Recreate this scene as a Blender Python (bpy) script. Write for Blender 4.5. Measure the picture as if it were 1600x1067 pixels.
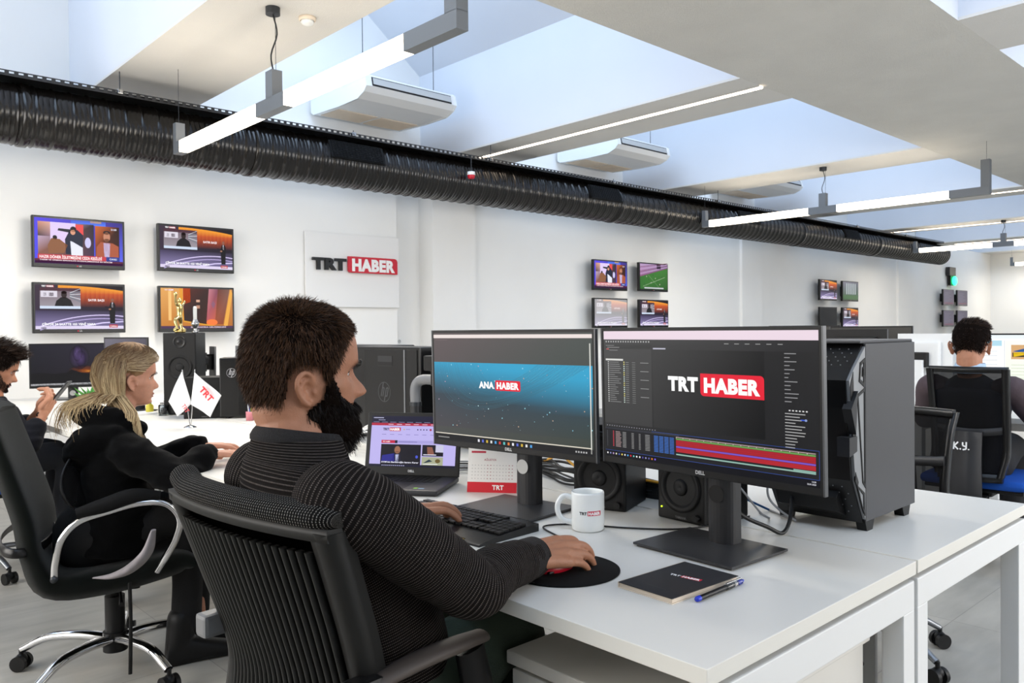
import bpy, bmesh, math, random
from math import sin, cos, pi, radians, atan2, sqrt, exp
from mathutils import Vector, Matrix, noise
import numpy as np
random.seed(7)
for o in list(bpy.data.objects): bpy.data.objects.remove(o)
SC = bpy.context.scene
COL = SC.collection
# ---------------------------------------------------------------- camera, world, light, exposure
cam_d = bpy.data.cameras.new('camera'); cam = bpy.data.objects.new('camera', cam_d); COL.objects.link(cam)
cam_d.sensor_width = 36; cam_d.lens = 36 * 1255 / 1600; cam_d.clip_start = .05
MC = ((0.7330532985594693, 0.017066651075109598, -0.6799570507702395), (-0.6801043819911656, 0.004379569138494082, -0.7331022090885935), (-0.00953368068985227, 0.9998447623482566, 0.014817561785338617))
m4 = Matrix([list(MC[0]) + [0], list(MC[1]) + [0], list(MC[2]) + [1.23], [0, 0, 0, 1]])
cam.matrix_world = m4
cam_d.dof.use_dof = True; cam_d.dof.focus_distance = 1.75; cam_d.dof.aperture_fstop = 20.0
SC.camera = cam
SC.view_settings.view_transform = 'Standard'; SC.view_settings.look = 'None'; SC.view_settings.gamma = 1
SC.view_settings.use_curve_mapping = False; SC.view_settings.exposure = 0.52
W = bpy.data.worlds.new('sky'); SC.world = W; W.use_nodes = True
bg = W.node_tree.nodes['Background']; bg.inputs[0].default_value = (.62, .78, 1.0, 1); bg.inputs[1].default_value = 1.2

def area(name, loc, rot, sx, sy, power, col=(1, 1, 1), spread=180):
    d = bpy.data.lights.new(name, 'AREA'); d.shape = 'RECTANGLE'; d.size = sx; d.size_y = sy; d.energy = power; d.color = col
    d.spread = radians(spread)
    o = bpy.data.objects.new(name, d); COL.objects.link(o); o.location = loc; o.rotation_euler = rot
    return o
BC = [2.45 + 3.86 * k for k in range(-2, 7)]          # beam centres along the room
BEAM_W, CH = .86, 3.27
DAY = (.58, .75, 1.0)
for k in range(len(BC) - 1):                           # daylight through every roof light
    x0 = BC[k] + BEAM_W / 2
    pw = (54 if k > 1 else 40) if k < 3 else (50 if k < 5 else 30)
    for (yc, ln) in ((5.7, 3.9), (-.6, 4.6)):
        l = area('roof_daylight', (x0 + .72, yc, 4.88), (0, radians(-47), 0), 1.6, ln, pw * (1.0 if yc > 0 else 1.0), DAY)
area('window_daylight', (-2.7, 4.0, 2.0), (0, radians(-90), 0), 2.2, 4.6, 140, (1, .93, .84))
area('window_daylight', (5.4, -3.4, 1.9), (radians(90), 0, 0), 7.0, 2.0, 165, (1, .93, .84))

# ---------------------------------------------------------------- materials
def srgb(c):
    if isinstance(c, str):
        c = c.lstrip('#'); c = [int(c[i:i + 2], 16) / 255 for i in (0, 2, 4)]
    return tuple(x / 12.92 if x <= .04045 else ((x + .055) / 1.055) ** 2.4 for x in c[:3])
MATS = {}
def mat(name, col, rough=.5, metal=0, spec=.5, var=None, bump=None, emit=None, es=1, coat=0, trans=0, sheen=0, sss=0, alpha=1):
    if name in MATS: return MATS[name]
    m = bpy.data.materials.new(name); m.use_nodes = True; nt = m.node_tree; N = nt.nodes; L = nt.links
    b = N['Principled BSDF']; c = srgb(col)
    b.inputs['Base Color'].default_value = (*c, 1); b.inputs['Roughness'].default_value = rough
    b.inputs['Metallic'].default_value = metal; b.inputs['Specular IOR Level'].default_value = spec
    b.inputs['Coat Weight'].default_value = coat; b.inputs['Transmission Weight'].default_value = trans
    b.inputs['Sheen Weight'].default_value = sheen; b.inputs['Subsurface Weight'].default_value = sss
    b.inputs['Alpha'].default_value = alpha
    if sss: b.inputs['Subsurface Radius'].default_value = (.012, .005, .003)
    if emit: b.inputs['Emission Color'].default_value = (*srgb(emit), 1); b.inputs['Emission Strength'].default_value = es
    tc = N.new('ShaderNodeTexCoord')
    if var:
        sc, amt = var[0], var[1]
        n = N.new('ShaderNodeTexNoise'); n.inputs['Scale'].default_value = sc; n.inputs['Detail'].default_value = 5
        if len(var) > 2:
            mp = N.new('ShaderNodeMapping'); mp.inputs['Scale'].default_value = var[2]
            L.new(tc.outputs['Object'], mp.inputs[0]); L.new(mp.outputs[0], n.inputs['Vector'])
        else: L.new(tc.outputs['Object'], n.inputs['Vector'])
        r = N.new('ShaderNodeValToRGB')
        r.color_ramp.elements[0].color = (*[x * (1 - amt) for x in c], 1); r.color_ramp.elements[1].color = (*[min(1, x * (1 + amt)) for x in c], 1)
        r.color_ramp.elements[0].position = .3; r.color_ramp.elements[1].position = .7
        L.new(n.outputs['Fac'], r.inputs[0]); L.new(r.outputs[0], b.inputs['Base Color'])
    if bump:
        sc, st = bump[0], bump[1]
        n = N.new('ShaderNodeTexNoise'); n.inputs['Scale'].default_value = sc; n.inputs['Detail'].default_value = 4
        if len(bump) > 2:
            mp = N.new('ShaderNodeMapping'); mp.inputs['Scale'].default_value = bump[2]
            L.new(tc.outputs['Object'], mp.inputs[0]); L.new(mp.outputs[0], n.inputs['Vector'])
        else: L.new(tc.outputs['Object'], n.inputs['Vector'])
        bp = N.new('ShaderNodeBump'); bp.inputs['Strength'].default_value = st; bp.inputs['Distance'].default_value = .01
        L.new(n.outputs['Fac'], bp.inputs['Height']); L.new(bp.outputs[0], b.inputs['Normal'])
    MATS[name] = m
    return m
def attr_mat(name, strength, rough=.35, base=0.0, lit=False):
    if name in MATS: return MATS[name]
    m = bpy.data.materials.new(name); m.use_nodes = True; N = m.node_tree.nodes; L = m.node_tree.links
    b = N['Principled BSDF']; a = N.new('ShaderNodeAttribute'); a.attribute_name = 'Col'
    b.inputs['Roughness'].default_value = rough
    if lit: L.new(a.outputs['Color'], b.inputs['Base Color'])
    else:
        b.inputs['Base Color'].default_value = (.01, .01, .011, 1); b.inputs['Specular IOR Level'].default_value = .08
        L.new(a.outputs['Color'], b.inputs['Emission Color']); b.inputs['Emission Strength'].default_value = strength
    MATS[name] = m; return m
def knit_mat(name, dark, light, pv=.0068, pu=.0042):
    m = bpy.data.materials.new(name); m.use_nodes = True; N = m.node_tree.nodes; L = m.node_tree.links
    b = N['Principled BSDF']; uv = N.new('ShaderNodeUVMap'); uv.uv_map = 'UVMap'
    sp = N.new('ShaderNodeSeparateXYZ'); L.new(uv.outputs[0], sp.inputs[0])
    def mth(op, a, bb=None):
        n = N.new('ShaderNodeMath'); n.operation = op
        for i, x in enumerate((a, bb)):
            if x is None: continue
            if isinstance(x, (int, float)): n.inputs[i].default_value = x
            else: L.new(x, n.inputs[i])
        return n.outputs[0]
    def tri(x, p):
        f = mth('FRACT', mth('DIVIDE', x, p)); return mth('MULTIPLY', mth('ABSOLUTE', mth('SUBTRACT', f, .5)), 2.0)
    tv = tri(sp.outputs[1], pv); tu = tri(sp.outputs[0], pu)
    rv = mth('SMOOTH_MIN', mth('MAXIMUM', mth('MULTIPLY', mth('SUBTRACT', tv, .68), 6.0), 0.0), 1.0)
    ru = mth('MINIMUM', mth('MAXIMUM', mth('MULTIPLY', mth('SUBTRACT', tu, .4), 5.0), 0.08), 1.0)
    f = mth('MULTIPLY', mth('MINIMUM', rv, 1.0), ru)
    nz = N.new('ShaderNodeTexNoise'); nz.inputs['Scale'].default_value = 60
    f2 = mth('MULTIPLY', f, mth('ADD', mth('MULTIPLY', nz.outputs['Fac'], 1.0), .35))
    mx = N.new('ShaderNodeMixRGB'); L.new(f2, mx.inputs[0]); mx.inputs[1].default_value = (*srgb(dark), 1); mx.inputs[2].default_value = (*srgb(light), 1)
    L.new(mx.outputs[0], b.inputs['Base Color']); b.inputs['Roughness'].default_value = .95; b.inputs['Specular IOR Level'].default_value = .1
    b.inputs['Sheen Weight'].default_value = .0
    bp = N.new('ShaderNodeBump'); bp.inputs['Strength'].default_value = .6; bp.inputs['Distance'].default_value = .0015
    L.new(mth('ADD', tv, mth('MULTIPLY', tu, .4)), bp.inputs['Height']); L.new(bp.outputs[0], b.inputs['Normal'])
    MATS[name] = m; return m

wall_m = mat('white_wall', '#ecebe8', .9, spec=.2, var=(1.3, .02), bump=(60, .05))
beam_m = mat('plaster_beam', '#d6d4d0', .95, spec=.1, var=(2, .03), bump=(180, .3))
soffit_m = mat('textured_plaster', '#d8d6d0', .95, spec=.1, var=(2.5, .035), bump=(220, .9, (.35, 1.2, 1)))
well_m = mat('white_plaster', '#d3d6dc', .9, spec=.2, var=(1.1, .015))
M = dict(
 desk=mat('desk_laminate', '#dfdcd5', .38, spec=.4, var=(6, .012)),
 desk_edge=mat('desk_edge_band', '#e4e1d8', .5),
 wmetal=mat('white_powder_coat', '#e6e6e4', .45),
 blk=mat('black_plastic', '#0c0c0d', .45, spec=.3, bump=(900, .1)),
 blk2=mat('satin_black_plastic', '#101011', .33, spec=.4),
 dgrey=mat('dark_grey_plastic', '#2a2a2c', .45, spec=.35),
 mgrey=mat('mid_grey_plastic', '#77787a', .45),
 lgrey=mat('light_grey_plastic', '#b9bab9', .5),
 chrome=mat('chrome', '#d8d8da', .08, metal=1),
 alu=mat('brushed_aluminium', '#8b8e92', .38, metal=.9, var=(3, .08, (1, 1, 30))),
 lampgrey=mat('anodised_grey', '#74777a', .42, metal=.35),
 steel=mat('dark_steel', '#3c3f43', .4, metal=.6),
 white=mat('white_plastic', '#e9e9e7', .4),
 ceram=mat('white_ceramic', '#eef0ee', .18, coat=.5),
 rubber=mat('black_rubber', '#0b0b0c', .8, spec=.2, bump=(700, .15)),
 red=mat('red_plastic', '#c3142c', .35),
 green_led=mat('green_led', '#30ff90', .4, emit='#25f58a', es=4),
 yellow_led=mat('yellow_green_led', '#c8ff20', .4, emit='#c8ff20', es=3),
 glass=mat('clear_glass', '#f4fbff', .02, trans=1),
 cone=mat('speaker_cone', '#151516', .55, spec=.3, var=(90, .25), bump=(160, .08)),
 lamp=mat('lamp_diffuser', '#fff6e6', .5, emit='#fff0d8', es=7),
 lamp2=mat('strip_light', '#fff6e6', .5, emit='#ffe9d0', es=6),
 fabric=mat('black_mesh_fabric', '#0a0a0b', .95, spec=.05, bump=(900, .5)),
 gfab=mat('dark_green_black_fabric', '#0b0f0c', .9, spec=.1, sheen=.12, bump=(800, .3)),
 blue=mat('blue_upholstery', '#1f50a8', .85, spec=.15, bump=(600, .3)),
 paper=mat('white_paper', '#f0efec', .8),
 cream=mat('cream_paper', '#e6d6c2', .8),
 cable=mat('black_cable', '#111112', .5), wcable=mat('white_cable', '#e8e8e6', .5), ycable=mat('yellow_cable', '#d69a24', .5), bcable=mat('blue_cable', '#1f5f9a', .5), gcable=mat('grey_cable', '#8c8d8f', .5),
 gold=mat('gold_metal', '#c9b377', .22, metal=1), silver=mat('silver_metal', '#b5b6b8', .22, metal=1),
)
# ---------------------------------------------------------------- mesh builder
V3 = Vector
def frame(d):
    d = d.normalized(); a = V3((0, 0, 1)) if abs(d.z) < .9 else V3((1, 0, 0))
    x = a.cross(d).normalized(); return x, d.cross(x)
def cmr(P, n):
    """Catmull-Rom through the rows of P (k x m), n samples per span."""
    P = np.array(P, float); k = len(P)
    if k == 2: return np.array([P[0] * (1 - t) + P[1] * t for t in np.linspace(0, 1, n + 1)])
    Q = np.vstack([2 * P[0] - P[1], P, 2 * P[-1] - P[-2]]); out = []
    for i in range(k - 1):
        p0, p1, p2, p3 = Q[i:i + 4]
        for j in range(n):
            t = j / n
            out.append(.5 * ((2 * p1) + (-p0 + p2) * t + (2 * p0 - 5 * p1 + 4 * p2 - p3) * t * t + (-p0 + 3 * p1 - 3 * p2 + p3) * t ** 3))
    out.append(P[-1]); return np.array(out)
class MB:
    def __init__(s): s.v = []; s.f = []; s.m = []; s.sm = []; s.uv = {}; s.cur = 0; s.smooth = True; s.T = Matrix()
    def add(s, vs, fs, smooth=None, uv=None):
        b = len(s.v)
        s.v += [tuple(s.T @ V3(v)) for v in vs]
        for i, f in enumerate(fs):
            s.f.append(tuple(b + j for j in f)); s.m.append(s.cur); s.sm.append(s.smooth if smooth is None else smooth)
            if uv: s.uv[len(s.f) - 1] = uv[i]
        return s
    def box(s, x0, y0, z0, x1, y1, z1, bev=0, R=None):
        if bev:
            bm = bmesh.new(); bmesh.ops.create_cube(bm, size=1)
            for v in bm.verts: v.co = V3((x0 + (v.co.x + .5) * (x1 - x0), y0 + (v.co.y + .5) * (y1 - y0), z0 + (v.co.z + .5) * (z1 - z0)))
            bmesh.ops.bevel(bm, geom=list(bm.edges), offset=bev, segments=2, affect='EDGES', profile=.6)
            bm.verts.index_update()
            vs = [v.co.copy() for v in bm.verts]; fs = [[v.index for v in f.verts] for f in bm.faces]; bm.free()
        else:
            vs = [V3((x, y, z)) for x in (x0, x1) for y in (y0, y1) for z in (z0, z1)]
            fs = [(0, 1, 3, 2), (4, 6, 7, 5), (0, 4, 5, 1), (2, 3, 7, 6), (0, 2, 6, 4), (1, 5, 7, 3)]
        if R is not None: vs = [R @ v for v in vs]
        return s.add(vs, fs, smooth=False)
    def cyl(s, p0, p1, r0, r1=None, n=16, cap=True):
        r1 = r0 if r1 is None else r1; p0 = V3(p0); p1 = V3(p1); x, y = frame(p1 - p0); vs = []
        for p, r in ((p0, r0), (p1, r1)):
            for i in range(n): a = 2 * pi * i / n; vs.append(p + x * r * cos(a) + y * r * sin(a))
        s.add(vs, [(i, (i + 1) % n, n + (i + 1) % n, n + i) for i in range(n)])
        if cap:
            s.add(vs[:n], [tuple(reversed(range(n)))], smooth=False); s.add(vs[n:], [tuple(range(n))], smooth=False)
        return s
    def tube(s, pts, r, n=10, sub=4, flat=1.0, caps=True, uv=False, rows=None):
        """swept tube; r number or list per point; flat = ratio of second axis."""
        k = len(pts); r = [r] * k if isinstance(r, (int, float)) else list(r)
        fl = [flat] * k if isinstance(flat, (int, float)) else list(flat)
        A = cmr([list(p) + [r[i], fl[i]] for i, p in enumerate(pts)], sub)
        return s.sweep(A, n, caps, uv)
    def sweep(s, A, n, caps=True, uv=False, fold=None):
        P = [V3(a[:3]) for a in A]; k = len(P); x = None; vs = []; L = 0; U = []
        for i in range(k):
            d = (P[min(i + 1, k - 1)] - P[max(i - 1, 0)]).normalized()
            if x is None: x, _ = frame(d)
            x = (x - d * x.dot(d)).normalized(); y = d.cross(x)
            for j in range(n):
                a = 2 * pi * j / n; rr = max(A[i][3], 1e-5)
                if fold: rr += fold(L, a, P[i])
                vs.append(P[i] + x * rr * cos(a) + y * rr * A[i][4] * sin(a))
            if i: L += sum((vs[-n + q] - vs[-2 * n + q]).length for q in range(0, n, 3)) / len(range(0, n, 3))
            U.append((L, A[i][3]))
        fs = []; uvs = [] if uv else None
        rm = max(a[3] for a in A)
        for i in range(k - 1):
            for j in range(n):
                j2 = (j + 1) % n; fs.append((i * n + j, i * n + j2, (i + 1) * n + j2, (i + 1) * n + j))
                if uv:
                    c = 2 * pi * rm / n
                    uvs.append(((j * c, U[i][0]), ((j + 1) * c, U[i][0]), ((j + 1) * c, U[i + 1][0]), (j * c, U[i + 1][0])))
        s.add(vs, fs, uv=uvs)
        if caps:
            s.add(vs[:n], [tuple(reversed(range(n)))]); s.add(vs[-n:], [tuple(range(n))])
        return s
    def capsule(s, p0, p1, r0, r1=None, n=14):
        r1 = r0 if r1 is None else r1; p0 = V3(p0); p1 = V3(p1); d = (p1 - p0).normalized() if (p1 - p0).length > 1e-6 else V3((0, 0, 1)); A = []
        for i in range(1, 6): a = pi / 2 * i / 5; q = p0 - d * r0 * cos(a); A.append([*q, r0 * sin(a), 1])
        for i in range(0, 5): a = pi / 2 * i / 5; q = p1 + d * r1 * sin(a); A.append([*q, r1 * cos(a), 1])
        return s.sweep(A, n)
    def chain(s, pts, rs, n=14, sub=4, flat=1.0):
        A = cmr([list(p) + [rs[i], flat] for i, p in enumerate(pts)], sub)
        P0 = V3(A[0][:3]); d0 = (V3(A[1][:3]) - P0).normalized(); P1 = V3(A[-1][:3]); d1 = (P1 - V3(A[-2][:3])).normalized(); h = []; t = []
        for i in range(1, 5): a = pi / 2 * i / 5; h.append([*(P0 - d0 * A[0][3] * cos(a)), A[0][3] * sin(a), flat])
        for i in range(1, 5): a = pi / 2 * i / 5; t.append([*(P1 + d1 * A[-1][3] * sin(a)), A[-1][3] * cos(a), flat])
        return s.sweep(h + [list(a) for a in A] + t, n)
    def ball(s, c, rx, ry=None, rz=None, n=16, R=None):
        ry = rx if ry is None else ry; rz = rx if rz is None else rz; vs = []; m = n // 2
        for i in range(m + 1):
            t = pi * i / m
            for j in range(n):
                a = 2 * pi * j / n; q = V3((rx * sin(t) * cos(a), ry * sin(t) * sin(a), rz * cos(t)))
                if R is not None: q = R @ q
                vs.append(V3(c) + q)
        return s.add(vs, [(i * n + j, i * n + (j + 1) % n, (i + 1) * n + (j + 1) % n, (i + 1) * n + j)[::-1] for i in range(m) for j in range(n)])
    def lathe(s, prof, c=(0, 0, 0), n=32, ax='z', sub=0):
        if sub: prof = [tuple(a) for a in cmr(prof, sub)]
        c = V3(c); vs = []
        for (r, h) in prof:
            for j in range(n):
                a = 2 * pi * j / n
                q = {'z': (r * cos(a), r * sin(a), h), 'x': (h, r * cos(a), r * sin(a)), 'y': (r * sin(a), h, r * cos(a))}[ax]
                vs.append(c + V3(q))
        return s.add(vs, [(i * n + j, i * n + (j + 1) % n, (i + 1) * n + (j + 1) % n, (i + 1) * n + j) for i in range(len(prof) - 1) for j in range(n)])
    def prism(s, poly, h0, h1, ax='z'):
        """poly: 2D points; extruded along ax. ax x:(y,z) y:(x,z) z:(x,y)"""
        f = {'x': lambda p, h: (h, p[0], p[1]), 'y': lambda p, h: (p[0], h, p[1]), 'z': lambda p, h: (p[0], p[1], h)}[ax]
        n = len(poly); vs = [f(p, h0) for p in poly] + [f(p, h1) for p in poly]
        fs = [(i, (i + 1) % n, n + (i + 1) % n, n + i) for i in range(n)] + [tuple(reversed(range(n))), tuple(range(n, 2 * n))]
        return s.add(vs, fs, smooth=False)
    def rings(s, R, close=True, caps=True, uv=False):
        n = len(R[0]); vs = [p for r in R for p in r]; fs = []; uvs = [] if uv else None; L = 0
        for i in range(len(R) - 1):
            dl = sum((V3(R[i + 1][j]) - V3(R[i][j])).length for j in range(0, n, 4)) / len(range(0, n, 4)); per = [0]
            if uv:
                for j in range(n): per.append(per[-1] + .5 * ((V3(R[0][(j + 1) % n]) - V3(R[0][j])).length + (V3(R[len(R) // 2][(j + 1) % n]) - V3(R[len(R) // 2][j])).length))
            for j in range(n if close else n - 1):
                j2 = (j + 1) % n; fs.append((i * n + j, i * n + j2, (i + 1) * n + j2, (i + 1) * n + j))
                if uv: uvs.append(((per[j], L), (per[j + 1], L), (per[j + 1], L + dl), (per[j], L + dl)))
            L += dl
        s.add(vs, fs, uv=uvs)
        if caps: s.add(R[0], [tuple(reversed(range(n)))]); s.add(R[-1], [tuple(range(n))])
        return s
    def mesh(s, name):
        me = bpy.data.meshes.new(name); me.from_pydata(s.v, [], s.f)
        me.polygons.foreach_set('material_index', s.m); me.polygons.foreach_set('use_smooth', s.sm)
        if s.uv:
            ul = me.uv_layers.new(name='UVMap')
            for i, u in s.uv.items():
                p = me.polygons[i]
                for k, li in enumerate(p.loop_indices): ul.data[li].uv = u[k]
        me.update(); return me
    def build(s, name, mats, parent=None, world=False, fix=True, me=None):
        if world and parent is not None:
            inv = wmat(parent).inverted(); s.v = [tuple(inv @ V3(v)) for v in s.v]
        me = s.mesh(name)
        if fix:
            bm = bmesh.new(); bm.from_mesh(me); bmesh.ops.recalc_face_normals(bm, faces=bm.faces); bm.to_mesh(me); bm.free()
        for m in (mats if isinstance(mats, (list, tuple)) else [mats]): me.materials.append(m)
        o = bpy.data.objects.new(name, me); COL.objects.link(o)
        if parent is not None: o.parent = parent
        return o
def wmat(o):
    m = Matrix.LocRotScale(o.location, o.rotation_euler, o.scale)
    return wmat(o.parent) @ m if o.parent else m
def tag(o, label, cat, group=None, kind=None):
    o['label'] = label; o['category'] = cat
    if group: o['group'] = group
    if kind: o['kind'] = kind
    return o
def thing(name, label, cat, loc=(0, 0, 0), rz=0, group=None):
    o = bpy.data.objects.new(name, None); COL.objects.link(o); o.location = loc; o.rotation_euler = (0, 0, radians(rz)); o.empty_display_size = .1
    return tag(o, label, cat, group)
def solo(name, mb, mats, label, cat, group=None, fix=True, loc=None):
    """a thing that is one mesh; origin moved to its base"""
    if loc is None:
        a = np.array(s_v(mb)); lo = a.min(0); hi = a.max(0); loc = ((lo[0] + hi[0]) / 2, (lo[1] + hi[1]) / 2, lo[2])
    mb.v = [(v[0] - loc[0], v[1] - loc[1], v[2] - loc[2]) for v in mb.v]
    o = mb.build(name, mats, fix=fix); o.location = loc; return tag(o, label, cat, group)
def s_v(mb): return mb.v
def struct(name, mb, mats):
    o = mb.build(name, mats); o['kind'] = 'structure'; return o
def copy_tree(o, parent=None):
    kids = [c for c in bpy.data.objects if c.parent == o]
    c = o.copy(); COL.objects.link(c); c.parent = parent
    for k in kids: copy_tree(k, c)
    return c
# ---------------------------------------------------------------- flat artwork: screens, prints, lettering
_TX = {}
def text_tris(st, bold=.0):
    k = (st, bold)
    if k not in _TX:
        cu = bpy.data.curves.new('t', 'FONT'); cu.body = st; cu.size = 1; cu.offset = bold; cu.resolution_u = 4; cu.space_character = 1.0 + (bold - .02) * 2.6 if bold > .03 else 1.0
        ob = bpy.data.objects.new('t', cu); me = bpy.data.meshes.new_from_object(ob)
        vs = [(v.co.x, v.co.y) for v in me.vertices]; fs = [tuple(p.vertices) for p in me.polygons]
        xs = [v[0] for v in vs] or [0, 1]; x0, x1 = min(xs), max(xs)
        _TX[k] = ([((x - x0) / .72, y / .72) for x, y in vs], fs, (x1 - x0) / .72)
        bpy.data.objects.remove(ob); bpy.data.curves.remove(cu); bpy.data.meshes.remove(me)
    return _TX[k]
def text_w(st, h, bold=0): return text_tris(st, bold)[2] * h
class Paint:
    def __init__(s, w=1, h=1, dz=.0001): s.w, s.h, s.dz = w, h, dz; s.z = dz; s.v = []; s.f = []; s.c = []
    def up(s, n=1): s.z += s.dz * n; return s
    def poly(s, pts, col):
        cs = col if isinstance(col, list) else [col] * len(pts); b = len(s.v)
        s.v += [(p[0], p[1], s.z) for p in pts]; s.f.append(tuple(range(b, b + len(pts)))); s.c += [srgb(c) for c in cs]; return s
    def rect(s, x0, y0, x1, y1, c, top=None): return s.poly([(x0, y0), (x1, y0), (x1, y1), (x0, y1)], [c, c, top or c, top or c])
    def grad(s, x0, y0, x1, y1, bl, br, tr, tl): return s.poly([(x0, y0), (x1, y0), (x1, y1), (x0, y1)], [bl, br, tr, tl])
    def rr(s, x0, y0, x1, y1, r, c):
        """r: radii bl, br, tr, tl"""
        if isinstance(r, (int, float)): r = [r] * 4
        P = []
        for (cx, cy, q, a0) in ((x0 + r[0], y0 + r[0], r[0], 180), (x1 - r[1], y0 + r[1], r[1], 270), (x1 - r[2], y1 - r[2], r[2], 0), (x0 + r[3], y1 - r[3], r[3], 90)):
            for i in range(6 if q > 0 else 1): a = radians(a0 + 90 * i / 5); P.append((cx + q * cos(a), cy + q * sin(a)))
        return s.poly(P, c)
    def ell(s, cx, cy, rx, ry, c, n=20, rim=None):
        if rim is None: return s.poly([(cx + rx * cos(2 * pi * i / n), cy + ry * sin(2 * pi * i / n)) for i in range(n)], c)
        for i in range(n):
            a, b = 2 * pi * i / n, 2 * pi * (i + 1) / n
            s.poly([(cx, cy), (cx + rx * cos(a), cy + ry * sin(a)), (cx + rx * cos(b), cy + ry * sin(b))], [c, rim, rim])
        return s
    def line(s, pts, w, c):
        for i in range(len(pts) - 1):
            (a, b), (d, e) = pts[i], pts[i + 1]; l = sqrt((d - a) ** 2 + (e - b) ** 2) or 1; nx, ny = -(e - b) / l * w / 2, (d - a) / l * w / 2
            s.poly([(a - nx, b - ny), (d - nx, e - ny), (d + nx, e + ny), (a + nx, b + ny)], c)
        return s
    def text(s, st, x, y, h, c, bold=.02, wid=None, al='l', rot=0):
        vs, fs, w = text_tris(st, bold); k = h; kx = h if wid is None else wid / w
        if al == 'c': x -= w * kx / 2
        if al == 'r': x -= w * kx
        cr, sr = cos(rot), sin(rot); b = len(s.v); cc = srgb(c)
        for f in fs:
            b = len(s.v); s.f.append(tuple(range(b, b + len(f))))
            for i in f:
                px, py = vs[i][0] * kx, vs[i][1] * k; s.v.append((x + px * cr - py * sr, y + px * sr + py * cr, s.z)); s.c.append(cc)
        return s
    def logo(s, x, y, h, a='TRT', b='HABER', ca='#ffffff', cb='#e31b33', cw='#ffffff', gap=.12, rad=(.28, 0, .28, 0)):
        """wordmark: plain letters, then white letters in a box with two round corners; h = cap height"""
        B = .058
        s.text(a, x, y, h, ca, B); wa = text_w(a, h, B); x1 = x + wa + h * gap * 2.2; wb = text_w(b, h, B)
        s.rr(x1, y - h * .32, x1 + wb + h * .62, y + h * 1.32, [q * h for q in rad], cb); z = s.z; s.z += s.dz
        s.text(b, x1 + h * .31, y, h, cw, B); s.z = z
        return x1 + wb + h * .62
    def build(s, name, m, parent, O, U, V, world=False, fix=False):
        """O origin, U V unit axes of the plane; artwork stands off along U x V"""
        O, U, V = V3(O), V3(U), V3(V); N = U.cross(V).normalized()
        vs = [O + U * a + V * b + N * z for a, b, z in s.v]
        if world and parent is not None: inv = wmat(parent).inverted(); vs = [inv @ v for v in vs]
        me = bpy.data.meshes.new(name); me.from_pydata([tuple(v) for v in vs], [], s.f)
        at = me.color_attributes.new(name='Col', type='FLOAT_COLOR', domain='POINT')
        arr = np.ones((len(s.c), 4), np.float32); arr[:, :3] = np.array(s.c); at.data.foreach_set('color', arr.ravel())
        me.materials.append(m); me.update(); o = bpy.data.objects.new(name, me); COL.objects.link(o)
        if parent is not None: o.parent = parent
        return o
# ================================================================ THE ROOM
XL, XR, YN, YW = -3.0, 26.0, -3.6, 7.6
m = bpy.data.materials.new('floor_vinyl'); m.use_nodes = True; N = m.node_tree.nodes; L = m.node_tree.links; b = N['Principled BSDF']
tc = N.new('ShaderNodeTexCoord'); br = N.new('ShaderNodeTexBrick'); L.new(tc.outputs['Object'], br.inputs['Vector'])
br.offset = 0; br.inputs['Scale'].default_value = 1; br.inputs['Brick Width'].default_value = 1.2; br.inputs['Row Height'].default_value = .6; br.inputs['Mortar Size'].default_value = .002
br.inputs['Color1'].default_value = (*srgb('#a09d96'), 1); br.inputs['Color2'].default_value = (*srgb('#a9a69e'), 1); br.inputs['Mortar'].default_value = (*srgb('#8b8882'), 1)
nz = N.new('ShaderNodeTexNoise'); nz.inputs['Scale'].default_value = 3; nz.inputs['Detail'].default_value = 8; mp = N.new('ShaderNodeMapping'); mp.inputs['Scale'].default_value = (1, 4, 1)
L.new(tc.outputs['Object'], mp.inputs[0]); L.new(mp.outputs[0], nz.inputs['Vector'])
mx = N.new('ShaderNodeMixRGB'); mx.blend_type = 'OVERLAY'; mx.inputs[0].default_value = .35; L.new(br.outputs['Color'], mx.inputs[1]); L.new(nz.outputs['Fac'], mx.inputs[2]); L.new(mx.outputs[0], b.inputs['Base Color'])
b.inputs['Roughness'].default_value = .42; floor_m = m
struct('floor', MB().box(XL, YN, -.1, XR, YW + .4, 0), floor_m)
w = MB()
w.box(XL, YW, 0, 5.27, YW + .35, CH)                                       # wall run with the first screens
w.box(5.27, YW + .25, 0, 5.77, YW + .35, CH)                               # slim recess
for c in (5.77, 12.55, 19.3): w.box(c, YW - .02, 0, c + .66, YW + .35, CH)
w.box(6.43, YW + .03, 0, 12.55, YW + .35, CH); w.box(13.21, YW + .03, 0, 19.3, YW + .35, CH); w.box(19.96, YW + .03, 0, XR, YW + .35, CH)
w.box(XL, YW + .35, 0, XR, YW + .5, 6.2)
struct('wall_back', w, wall_m)
struct('wall_right', MB().box(XR, YN, 0, XR + .2, YW + .5, 6.2), wall_m)
w = MB(); w.box(XL - .2, YN, 0, XL, 1.6, 6.2).box(XL - .2, 1.6, 0, XL, 6.4, .8).box(XL - .2, 1.6, 3.1, XL, 6.4, 6.2).box(XL - .2, 6.4, 0, XL, YW + .5, 6.2)
struct('wall_left', w, wall_m)
w = MB(); w.box(XL, YN - .2, 0, 1.8, YN, 6.2).box(1.8, YN - .2, 0, 10.6, YN, .8).box(1.8, YN - .2, 3.0, 10.6, YN, 6.2).box(10.6, YN - .2, 0, XR, YN, 6.2)
struct('wall_front', w, wall_m)
gm = bpy.data.materials.new('thin_glass'); gm.use_nodes = True; N = gm.node_tree.nodes; L = gm.node_tree.links; N.remove(N['Principled BSDF'])
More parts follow.
